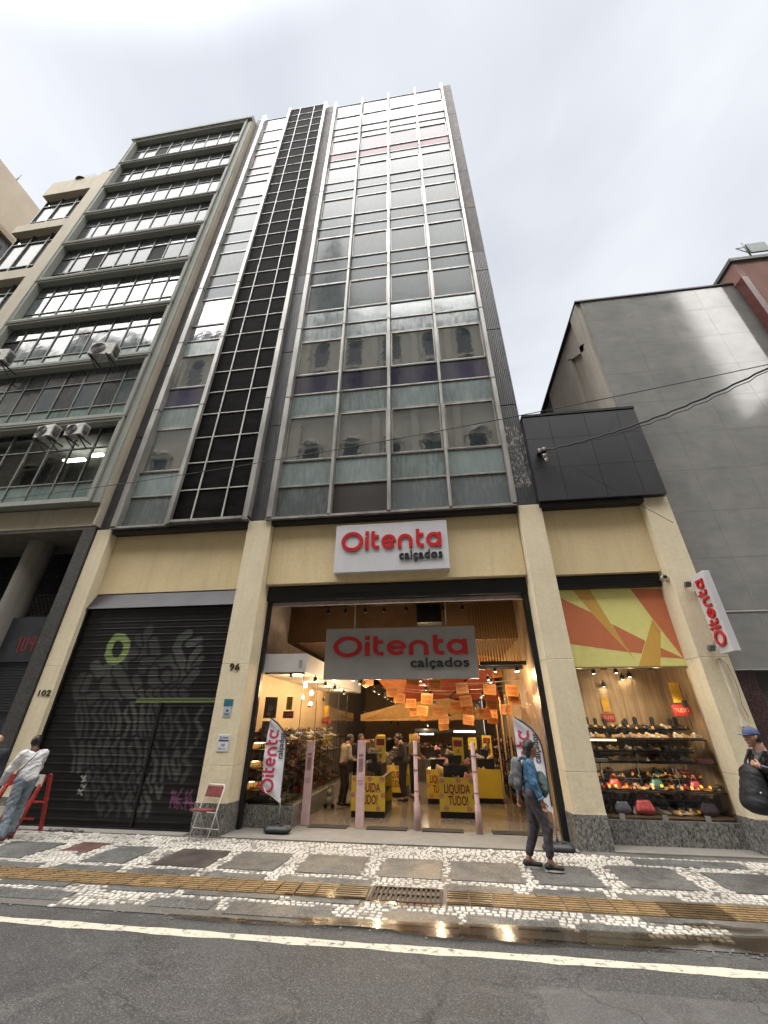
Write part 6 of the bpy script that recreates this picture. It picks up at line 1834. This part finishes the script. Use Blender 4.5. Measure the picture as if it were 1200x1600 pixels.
# overhead wires and their bracket on the annex
wr = plain('black cable', (.008, .008, .008), .6)
def wire(name, label, a, b_, sag, r, n=30, wob=0):
    a, b_ = Vector(a), Vector(b_); m_ = MB()
    m_.tube([a.lerp(b_, i / n) + Vector((0, 0, -sag * 4 * (i / n) * (1 - i / n) + wob * math.sin(i * 2.1))) for i in range(n + 1)], r, 6)
    return m_.build(name, wr, label=label, cat='cable')
pA = atY(1230, 563, -3.0); pB = atY(-40, 785, -.9)
wire('overhead_wire', 'long thin wire sagging right across the fronts of the towers', pA, pB, .30, .009, 60)
pA = atY(1230, 560, -3.2); pB = (2.98, -.36, 8.02)
wire('service_cable', 'thick twisted cable running from the corner bracket of the annex up over the street', pA, pB, .22, .020, 40, .012)
wire('service_cable', 'thinner cable following the thick one from the annex bracket', atY(1230, 563, -3.1), (3.02, -.36, 8.05), .30, .010, 40, .02)
wire('drop_wire', 'thin wire slanting down across the annex to the last column', (3.0, -.34, 8.0), (5.4, -.16, 5.9), .03, .006, 12)
bk = thing('cable_bracket', 'rusty bracket with white insulators on the charcoal annex', 'bracket', (2.95, -.3, 7.9))
m_ = MB(); m_.box(2.80, 3.0, -.34, -.15, 8.02, 8.06); m_.tube([(2.86, -.3, 8.1), (2.9, -.3, 7.7)], .014); m_.build('arm', iron, bk)
for x, z in ((2.84, 8.05), (2.95, 8.08), (2.93, 7.88), (2.95, 7.74)): MB().lathe((x, -.33, z), [(.001, -.055), (.05, -.045), (.028, 0), (.052, .03), (.001, .055)], 10).build('insulator', plain('porcelain', (.55, .53, .48), .25), bk)
m_ = MB(); m_.tube([(3.04, -.33, 7.92) + Vector((0, 0, 0)) if False else Vector((2.97 + .14 * math.cos(a), -.33, 7.92 + .16 * math.sin(a))) for a in np.linspace(1.8, -2.4, 16)], .008, 6); m_.build('cable_loop', wr, bk)

# ================================================================== PEOPLE
SKD = plain('dark skin', (.10, .045, .028), .5, 0, .12, 12); SKM = plain('brown skin', (.26, .125, .078), .5, 0, .12, 12); SKL = plain('tanned skin', (.40, .215, .145), .5, 0, .12, 12)
HAIR = plain('black hair', (.012, .010, .010), .45, 0, .5, 30, .3, stretch=(6, 6, 1))
def denim(name, c, c2):
    m, t, b = new_mat(name)
    f = noise(t, coordv(t, 'obj'), 7, 6, .65, .4)
    col = mixc(t, ramp(t, f, [(.35, 0), (.6, 1)]), c2, c)
    w = noise(t, coordv(t, 'obj', (160, 160, 40)), 2.0, 2)
    col = mixc(t, ramp(t, w, [(.4, .35), (.6, 0)]), col, tuple(x * .6 for x in c))
    t.links.new(col, b.inputs['Base Color']); b.inputs['Roughness'].default_value = .85
    bump(t, b, f, .5, .02)
    return m
def lerp(a, b_, t): return tuple(a[i] + (b_[i] - a[i]) * t for i in range(3))
def hand_prims(w, d, side, s=1.0, curl=.5, up=(0, 0, 1)):
    """palm at wrist w pointing along d; side: direction towards the thumb"""
    w = Vector(w); d = Vector(d).normalized(); sd_ = Vector(side); sd_ = (sd_ - d * sd_.dot(d)).normalized(); nn = d.cross(sd_)
    P_ = [(tuple(w), tuple(w + d * .05 * s), .026 * s, .030 * s, .01, (1, 1, 1)), (tuple(w + d * .045 * s + sd_ * .016 * s), tuple(w + d * .045 * s - sd_ * .018 * s), .020 * s, .019 * s, .008)]
    for k, L in enumerate((.062, .072, .067, .052)):
        b0 = w + d * .080 * s + sd_ * (.026 - .0175 * k) * s
        m1 = b0 + (d * (1 - curl * .5) + nn * curl * .7).normalized() * L * .5 * s
        e1 = m1 + (d * (1 - curl * 1.2) + nn * curl * 1.2).normalized() * L * .5 * s
        P_ += [(tuple(b0), tuple(m1), .0095 * s, .0085 * s, .004), (tuple(m1), tuple(e1), .0085 * s, .0072 * s, .004)]
    t0 = w + d * .03 * s + sd_ * .026 * s; t1 = t0 + (d * .7 + sd_ * .7 + nn * .3).normalized() * .035 * s; t2 = t1 + (d * .9 + sd_ * .2 + nn * .4).normalized() * .028 * s
    return P_ + [(tuple(t0), tuple(t1), .013 * s, .011 * s, .006), (tuple(t1), tuple(t2), .011 * s, .009 * s, .004)]
def figure(label, loc, rz, J, skin, top, bottom, shoe, hair, hs=.010, h=1.65, top_len=None, ankle=.16, sleeve=.94, fold=.004, hairp=None, collar=None, hands=True, eyes=True, look=0.0, sole=None, group=None, jw=1.0, lw=1.0):
    """J: joints in local space, facing +x, left = +y"""
    P0 = thing('person', label, 'person', loc, group, rz)
    k = h / 1.65
    hd = Vector(J['head']); nk = J['neck']; ch_ = J['chest']; hp = J['hip']
    cl_, sl_ = math.cos(look), math.sin(look)
    def H(x, y, z): return (hd.x + (x * cl_ - y * sl_) * k, hd.y + (x * sl_ + y * cl_) * k, hd.z + z * k)
    body = [(H(-.012, 0, .022), H(.0, 0, .03), .082 * k, .080 * k, .03, (1.08, .90, 1.12)), (H(.020, 0, -.02), H(.034, 0, -.068), .064 * k, .040 * k, .03, (1, .88, 1)),
            (H(.082, 0, -.004), H(.093, 0, -.026), .008 * k, .012 * k, .012), (H(.079, 0, -.062), H(.079, 0, -.055), .011 * k, .011 * k, .02, (1, 1.5, .7)), (H(.078, 0, -.10), H(.07, 0, -.10), .014 * k, .016 * k, .02),
            (H(.079, -.026, .020), H(.079, .026, .020), .011 * k, .011 * k, .015), (H(-.005, .078, -.010), H(-.008, .080, .018), .010 * k, .014 * k, .006, (1, .5, 1)), (H(-.005, -.078, -.010), H(-.008, -.080, .018), .010 * k, .014 * k, .006, (1, .5, 1)),
            (H(-.02, 0, -.05), nk, .050 * k, .054 * k, .03), (nk, ch_, .06 * k, .085 * k, .05), (lerp(J['shR'], ch_, .3), lerp(J['shL'], ch_, .3), .065 * k, .065 * k, .05), (ch_, hp, .085 * k, .07 * k, .06)]
    up_, lo_ = [], []
    up_ += [(lerp(J['shR'], ch_, .25), lerp(J['shL'], ch_, .25), .075 * k * jw, .075 * k * jw, .06), ((ch_[0], ch_[1] - .07 * k, ch_[2]), (hp[0], hp[1] - .06 * k, hp[2] + .04), .105 * k * jw, .098 * k * jw, .06), ((ch_[0], ch_[1] + .07 * k, ch_[2]), (hp[0], hp[1] + .06 * k, hp[2] + .04), .105 * k * jw, .098 * k * jw, .06)]
    lo_ += [((hp[0], hp[1] - .075 * k, hp[2] + .03), (hp[0], hp[1] + .075 * k, hp[2] + .03), .098 * k, .098 * k, .05)]
    for S_ in ('R', 'L'):
        s_, e_, w_, hn = J['sh' + S_], J['el' + S_], J['wr' + S_], J['hn' + S_]
        body += [(s_, e_, .046 * k, .038 * k, .03), (e_, w_, .038 * k, .026 * k, .02)]
        if hands: body += hand_prims(w_, Vector(hn) - Vector(w_), J.get('th' + S_, (1, 0, 0)), k, J.get('curl', .5))
        else: body += [(w_, hn, .03 * k, .03 * k, .02)]
        up_ += [(s_, e_, .068 * k * jw, .056 * k * jw, .04), (e_, lerp(e_, w_, sleeve), .055 * k * jw, .043 * k * jw, .03)]
        hh, kn, an, to = J['hp' + S_], J['kn' + S_], J['an' + S_], J['to' + S_]
        body += [(hh, kn, .075 * k, .052 * k, .03), (kn, an, .05 * k, .033 * k, .03), (an, (an[0], an[1], an[2] - .04), .034 * k, .038 * k, .02), (an, to, .03 * k, .026 * k, .02)]
        cuff = lerp(kn, an, 1 - ankle)
        lo_ += [(hh, kn, .094 * k * lw, .070 * k * lw, .05), (kn, cuff, .069 * k * lw, .052 * k * lw * J.get('flare', 1.0), .03)]
    field_mesh('body', body, hs, skin, P0)
    tl = hp[2] + (top_len if top_len is not None else -.02)
    cuts = [((0, 0, tl), (0, 0, -1))]
    cutsu = cuts + [((nk[0], nk[1], nk[2] + .025 * k), (.25, 0, 1))]
    field_mesh('jacket' if collar != 'shirt' else 'shirt', up_, hs * 1.15, top, P0, fold=fold, cut=[cutsu[1]] if J.get('armlow') else cutsu) if not J.get('armlow') else None
    if J.get('armlow'):
        # torso is cut at the hem, the sleeves are not
        field_mesh('jacket', up_[:3] + [p_ for p_ in up_[3:]], hs * 1.15, top, P0, fold=fold, cut=[cutsu[1]])
    field_mesh('trousers', lo_, hs * 1.15, bottom, P0, fold=fold * .9)
    if shoe:
        for S_ in ('R', 'L'):
            an, to = Vector(J['an' + S_]), Vector(J['to' + S_]); d = to - an; d.z = 0; d = d.normalized() if d.length > .01 else Vector((1, 0, 0))
            rise = J.get('rise' + S_, 0)
            b_ = Vector((an.x, an.y, to.z)) - d * .045 * k + Vector((0, 0, rise)); f_ = Vector((to.x, to.y, to.z)) + d * .02
            so_ = field_mesh('shoe', [(tuple(b_ + Vector((0, 0, .028))), tuple(f_ + Vector((0, 0, .016))), .040 * k, .040 * k, .03, (1, 1, .8)), (tuple(an + Vector((0, 0, -.03)) - d * .01), tuple(b_ + Vector((0, 0, .03))), .038 * k, .038 * k, .03)], hs, shoe, P0, cut=[(tuple(b_ - Vector((0, 0, .004))), (-.0, 0, -1))] if rise == 0 else None)
            if sole:
                sm2 = MB(); nn = d.cross(Vector((0, 0, 1)))
                out = []
                for a in range(0, 360, 20):
                    ca, sa = math.cos(R(a)), math.sin(R(a)); c = (b_ + f_) / 2; L = (f_ - b_).length / 2 + .038
                    out.append(c + (f_ - b_).normalized() * ca * L + nn * sa * .043 * k)
                lowz = [Vector((p_.x, p_.y, p_.z - .022)) for p_ in out]; hiz = [Vector((p_.x, p_.y, p_.z - .004)) for p_ in out]
                n_ = len(out)
                sm2.add([tuple(p_) for p_ in lowz + hiz], [tuple(range(n_))[::-1], tuple(range(n_, 2 * n_))] + [(i, (i + 1) % n_, (i + 1) % n_ + n_, i + n_) for i in range(n_)])
                sub2 = sm2.build('sole', sole, so_, local=True)
    if hair:
        hp_ = [(H(-.022, 0, .040), H(-.008, 0, .046), .088 * k, .086 * k, .02, (1.08, .93, 1.12))] if hairp is None else [((H(*a)), (H(*b2)), r1 * k, r2_ * k, .02, sc) for a, b2, r1, r2_, sc in hairp]
        field_mesh('hair', hp_, hs, hair, P0, fold=.003, cut=[(H(.055, 0, .03), (1, 0, -.55))])
    if eyes:
        m_ = MB()
        for s_ in (-1, 1):
            c = Vector(H(.0825, s_ * .029, .003)); m_.lathe(tuple(c), [(.001, -.006), (.008, -.003), (.010, 0), (.008, .003), (.001, .006)], 10)
        m_.build('eye', plain('eye dark', (.02, .015, .012), .2), P0, local=True)
    return P0
white_s = plain('rubber sole', (.55, .53, .50), .6, 0, .1, 20)
# --- the walking woman
J = dict(head=(.085, 0, 1.50), neck=(.05, 0, 1.37), chest=(.03, 0, 1.20), hip=(.0, 0, .90),
         shR=(.03, -.155, 1.31), elR=(.045, -.215, 1.06), wrR=(.125, -.215, .84), hnR=(.15, -.21, .74), shL=(.03, .155, 1.31), elL=(-.12, .21, 1.08), wrL=(-.17, .20, .83), hnL=(-.18, .19, .73),
         hpR=(.01, -.085, .88), knR=(.16, -.09, .50), anR=(.13, -.09, .125), toR=(.25, -.09, .035), hpL=(.0, .085, .88), knL=(-.01, .09, .48), anL=(-.15, .09, .10), toL=(-.02, .09, .022), curl=.55, flare=1.0)
wd = denim('blue denim jacket', (.055, .15, .27), (.025, .065, .13))
wtr = plain('charcoal trousers', (.052, .045, .055), .8, 0, .3, 8, .3)
bsh = plain('black canvas shoe', (.014, .014, .015), .6, 0, .3, 20, .2)
hairw = [((-.022, 0, .040), (-.008, 0, .046), .090, .088, (1.08, .95, 1.14)), ((-.03, -.045, .02), (-.055, -.055, -.19), .052, .040, (1, 1, 1)), ((-.03, .045, .02), (-.06, .05, -.17), .052, .04, (1, 1, 1)), ((-.06, 0, .0), (-.085, .0, -.22), .06, .04, (1, 1, 1)), ((-.06, -.045, -.18), (-.075, -.045, -.29), .034, .014, (1, 1, 1))]
woman = figure('woman with long dark hair, denim jacket and charcoal trousers walking past the entrance', (1.27, -1.20, .022), R(-4), J, SKM, wd, wtr, bsh, HAIR, .0085, 1.63, -.02, .20, .92, .0045, hairw, sole=white_s, look=R(-8), lw=1.1)
bp = thing('backpack', 'grey fabric backpack on the back of the walking woman', 'backpack', (1.07, -1.20, .95))
gfab = plain('grey pack cloth', (.12, .125, .135), .85, 0, .2, 12, .3)
field_mesh('pack', [((0, -.055, .08), (.02, -.05, .36), .095, .08, .05), ((0, .055, .08), (.02, .05, .36), .095, .08, .05), ((0, 0, .10), (.03, 0, .38), .10, .085, .05), ((-.055, 0, .10), (-.045, 0, .20), .075, .07, .04)], .012, gfab, bp, fold=.005)
field_mesh('front_pocket', [((-.085, -.05, .09), (-.085, .05, .09), .062, .062, .03), ((-.08, -.045, .17), (-.08, .045, .17), .056, .056, .04)], .011, plain('dark pack cloth', (.075, .08, .09), .85, 0, .2, 12, .3), bp, fold=.003)
m_ = MB()
for s_ in (-1, 1): m_.tube([Vector((.03, s_ * .10, .08)), Vector((.16, s_ * .15, .14)), Vector((.30, s_ * .13, .26)), Vector((.28, s_ * .125, .38)), Vector((.15, s_ * .12, .45)), Vector((.02, s_ * .10, .40))], .014, 6)
m_.build('strap', plain('strap dark', (.03, .03, .033), .7), bp, local=True)
bp.scale = (.86, .9, .92)
bp.location = (1.09, -1.20, .985)
m_ = MB(); m_.tube([Vector((-.118, -.09, .20)), Vector((-.125, 0, .24)), Vector((-.118, .09, .20))], .004, 5); m_.tube([Vector((-.02, 0, .44)), Vector((0, 0, .47)), Vector((.03, 0, .44))], .009, 6); m_.build('zip', plain('strap dark', (.03, .03, .033), .7), bp, local=True)
_lp = denim('pale denim trim', (.16, .27, .38), (.08, .15, .22))
m_ = MB(); m_.lathe((.0, 0, .882), [(.155, 0), (.162, .012), (.155, .03)], 22); 
for i_, v_ in enumerate(m_.v): m_.v[i_] = (v_[0] * .76, v_[1] * 1.16, v_[2])
m_.build('jacket_hem', _lp, woman, local=True)
field_mesh('collar', [((.02, -.06, 1.375), (.09, -.035, 1.345), .022, .018, .02), ((.02, .06, 1.375), (.09, .035, 1.345), .022, .018, .02), ((-.03, -.05, 1.395), (-.03, .05, 1.395), .020, .020, .02), ((-.03, -.05, 1.395), (.02, -.06, 1.375), .02, .02, .02), ((-.03, .05, 1.395), (.02, .06, 1.375), .02, .02, .02)], .008, _lp, woman)
m_ = MB(); m_.tube([Vector((.125, -.215, .862)), Vector((.115, -.215, .885))], .050, 14); m_.build('cuff', _lp, woman, local=True)
sb = thing('shoulder_bag', 'green grey cloth bag carried against the front of the walking woman', 'bag', (1.46, -1.24, .90))
field_mesh('pouch', [((-.02, -.04, .06), (.0, .06, .26), .075, .06, .05), ((.01, -.05, .10), (.02, .04, .20), .07, .07, .04)], .012, plain('green grey cloth', (.05, .085, .085), .7, 0, .6, 9, .3), sb, fold=.005)
m_ = MB(); m_.tube([Vector((-.04, .06, .30)), Vector((-.12, .10, .42)), Vector((-.20, .08, .46))], .008, 6); m_.build('strap', plain('strap dark', (.03, .03, .033), .7), sb, local=True)
# --- the person in white by the barricade
J = dict(head=(.10, 0, 1.49), neck=(.05, 0, 1.37), chest=(.03, 0, 1.20), hip=(-.04, 0, .90),
         shR=(.03, -.17, 1.31), elR=(.14, -.22, 1.06), wrR=(.26, -.20, .86), hnR=(.30, -.19, .77), shL=(.03, .17, 1.31), elL=(.13, .25, 1.05), wrL=(.27, .24, .83), hnL=(.32, .235, .74),
         hpR=(-.04, -.09, .88), knR=(.10, -.12, .47), anR=(.12, -.12, .10), toR=(.26, -.13, .03), hpL=(-.04, .09, .88), knL=(-.04, .10, .46), anL=(-.10, .10, .09), toL=(.03, .12, .03), curl=.4, flare=1.35)
wj = plain('white sweatshirt', (.64, .63, .64), .85, 0, .06, 6, .3)
jn = denim('pale blue jeans', (.26, .31, .36), (.14, .18, .22))
figure('person in a white sweatshirt and pale jeans standing by the red barricade, seen from behind', (-7.84, -.98, .022), R(160), J, SKD, wj, jn, plain('maroon shoe', (.09, .03, .028), .6), HAIR, .0095, 1.64, -.09, .04, .96, .007, look=R(-25), jw=1.12, lw=1.0)
m_ = MB(); m_.tube([Vector((-7.66, -1.10, 1.36)), Vector((-7.72, -1.165, 1.22)), Vector((-7.84, -1.17, 1.07)), Vector((-7.92, -1.15, 1.0))], .007, 6)
m_.build('bag_strap', plain('strap dark', (.03, .03, .033), .7), label='thin dark strap across the back of the white sweatshirt', cat='strap')
# --- bald man cut by the photo's edge
p = atY(2, 1156, -.85)
J = dict(head=(.08, 0, 1.50), neck=(.05, 0, 1.37), chest=(.03, 0, 1.20), hip=(.0, 0, .90),
         shR=(.03, -.18, 1.31), elR=(.0, -.24, 1.04), wrR=(.08, -.23, .80), hnR=(.1, -.22, .71), shL=(.03, .18, 1.31), elL=(.0, .24, 1.04), wrL=(.08, .23, .80), hnL=(.1, .22, .71),
         hpR=(.0, -.09, .88), knR=(.04, -.10, .47), anR=(-.02, -.10, .10), toR=(.12, -.11, .03), hpL=(.0, .09, .88), knL=(.02, .10, .47), anL=(-.02, .10, .10), toL=(.12, .11, .03))
figure('bald man mostly cut off by the photo edge, beside the granite pier', (p.x - .09, -.85, .022), R(-30), J, SKL, plain('dark polo', (.03, .035, .05), .8, 0, .2, 8), plain('dark trousers', (.03, .03, .035), .8), bsh, None, .012, 1.66, -.02)
# --- the man in the cap
J = dict(head=(.10, 0, 1.505), neck=(.05, 0, 1.37), chest=(.03, 0, 1.20), hip=(.0, 0, .90),
         shR=(.03, -.18, 1.31), elR=(.06, -.24, 1.06), wrR=(.16, -.16, .92), hnR=(.22, -.12, .88), shL=(.03, .18, 1.31), elL=(.01, .25, 1.07), wrL=(.21, .13, 1.17), hnL=(.27, .09, 1.215), thL=(0, 0, 1), thR=(0, 0, 1),
         hpR=(.0, -.09, .88), knR=(.06, -.10, .47), anR=(-.02, -.10, .10), toR=(.12, -.11, .03), hpL=(.0, .09, .88), knL=(.0, .10, .47), anL=(-.10, .10, .10), toL=(.04, .11, .03), curl=.9)
k_ = 1.115
J = {a: (tuple(c * k_ for c in v_) if isinstance(v_, tuple) and not a.startswith('th') else v_) for a, v_ in J.items()}
lj = plain('navy leather jacket', (.014, .017, .026), .32, 0, .4, 9, .35)
man = figure('man in a blue cap and dark leather jacket holding a backpack on his chest', (4.74, -1.30, .03), R(184), J, SKL, lj, plain('dark trousers', (.03, .03, .035), .8), bsh, HAIR, .0085, 1.65 * k_, -.04, .1, .93, .005, [((-.03, 0, -.01), (-.03, 0, .0), .074, .074, (1, 1, 1))], sole=None)
cap_m = denim('washed blue cap cloth', (.07, .10, .20), (.04, .06, .13))
hx, hz = .10 * k_, 1.505 * k_
cp_ = field_mesh('cap', [((hx - .02, 0, hz + .055), (hx - .01, 0, hz + .06), .098, .096, .02, (1.08, .93, .92)), ((hx + .0, -.0, hz + .05), (hx + .0, .0, hz + .05), .09, .09, .015, (1, .95, .4))], .009, cap_m, man, cut=[((0, 0, hz + .032), (0, 0, -1))])
field_mesh('brim', [((hx + .085, -.032, hz + .040), (hx + .085, .032, hz + .040), .052, .052, .015, (1.75, 1, .14))], .007, cap_m, man)
MB().lathe((hx - .015, 0, hz + .148), [(.012, -.004), (.010, .006), (.001, .009)], 8).build('cap_button', cap_m, cp_, local=True)
m_ = MB()
field_mesh('shirt_collar', [((.10, -.045, 1.475), (.09, .045, 1.475), .045, .045, .03), ((.13, 0, 1.40), (.155, 0, 1.28), .05, .05, .03)], .012, plain('grey polo', (.10, .10, .105), .8), man)
bp2 = thing('backpack', 'large black backpack worn on the chest of the man in the cap', 'backpack', (4.36, -1.30, .78))
bfab = plain('black pack cloth', (.010, .011, .014), .7, 0, .4, 9, .35)
field_mesh('pack', [((.03, -.09, .12), (.08, -.08, .46), .13, .10, .06), ((.03, .09, .12), (.08, .08, .46), .13, .10, .06), ((.02, 0, .12), (.08, 0, .50), .13, .10, .06), ((-.04, -.06, .12), (-.01, -.05, .30), .11, .08, .05), ((-.04, .06, .12), (-.01, .05, .30), .11, .08, .05)], .013, bfab, bp2, fold=.004)
m_ = MB()
for s_ in (-1, 1): m_.tube([Vector((.08, s_ * .11, .50)), Vector((.15, s_ * .14, .62)), Vector((.26, s_ * .15, .76)), Vector((.36, s_ * .15, .74))], .017, 6)
m_.build('strap', bfab, bp2, local=True)
m_ = MB(); m_.lathe((-.02, -.235, .26), [(.001, -.004), (.012, -.003), (.012, .004)], 8, 0, 'y'); m_.lathe((.07, -.235, .16), [(.001, -.004), (.012, -.003), (.012, .004)], 8, 0, 'y'); m_.build('button', plain('pale button', (.5, .5, .48), .3), bp2, local=True)
# --- customers inside
Jc = dict(head=(.14, 0, 1.47), neck=(.07, 0, 1.37), chest=(.03, 0, 1.20), hip=(-.02, 0, .90),
          shR=(.03, -.16, 1.31), elR=(.06, -.21, 1.06), wrR=(.22, -.14, 1.0), hnR=(.30, -.11, 1.0), shL=(.03, .16, 1.31), elL=(.06, .21, 1.06), wrL=(.22, .14, 1.0), hnL=(.30, .11, 1.0),
          hpR=(.0, -.085, .88), knR=(.03, -.09, .47), anR=(-.02, -.09, .10), toR=(.11, -.10, .03), hpL=(.0, .085, .88), knL=(.03, .09, .47), anL=(-.05, .09, .10), toL=(.08, .10, .03), armlow=False)
dk = plain('very dark cloth', (.014, .013, .014), .8, 0, .3, 8); dk2 = plain('maroon dark trousers', (.035, .018, .018), .8, 0, .3, 8)
figure('customer in a beige jacket bending over the shoes beside the left display', (-2.66, 3.16, .031), R(38), Jc, SKM, plain('beige jacket', (.34, .29, .235), .8, 0, .15, 8, .3), dk2, bsh, HAIR, .014, 1.62, .02, .06)
figure('taller customer in black standing behind the one in the beige jacket', (-2.36, 3.62, .031), R(-60), Jc, SKM, dk, dk, bsh, HAIR, .015, 1.72)
figure('man in black standing between the sale tables, seen from the side', (-1.20, 4.12, .031), R(170), Jc, SKM, dk, dk, bsh, HAIR, .015, 1.76)
figure('distant customer with fair hair behind the man in black', (-.95, 4.75, .031), R(-30), Jc, SKL, plain('brown jacket', (.10, .06, .035), .8), dk, bsh, plain('fair hair', (.30, .18, .09), .6), .016, 1.70)
tb_ = thing('shopping_trolley_bag', 'small grey wheeled bag on the shop floor beside the customer in beige', 'bag', (-2.94, 2.86, .031))
field_mesh('bag', [((0, -.05, .16), (0, .05, .16), .10, .10, .03), ((0, -.04, .33), (0, .04, .33), .07, .07, .05)], .014, plain('grey nylon', (.20, .20, .20), .6, 0, .2, 9), tb_, fold=.003)
m_ = MB(); m_.lathe((-.09, 0, .05), [(.001, -.02), (.05, -.02), (.05, .02), (.001, .02)], 14, 0, 'y'); m_.lathe((.09, 0, .05), [(.001, -.02), (.05, -.02), (.05, .02), (.001, .02)], 14, 0, 'y'); m_.build('wheel', rub, tb_, local=True)
m_ = MB(); m_.tube([Vector((-.06, .06, .38)), Vector((-.05, .06, .46)), Vector((.05, .06, .46)), Vector((.06, .06, .38))], .009, 6); m_.build('handle', rub, tb_, local=True)
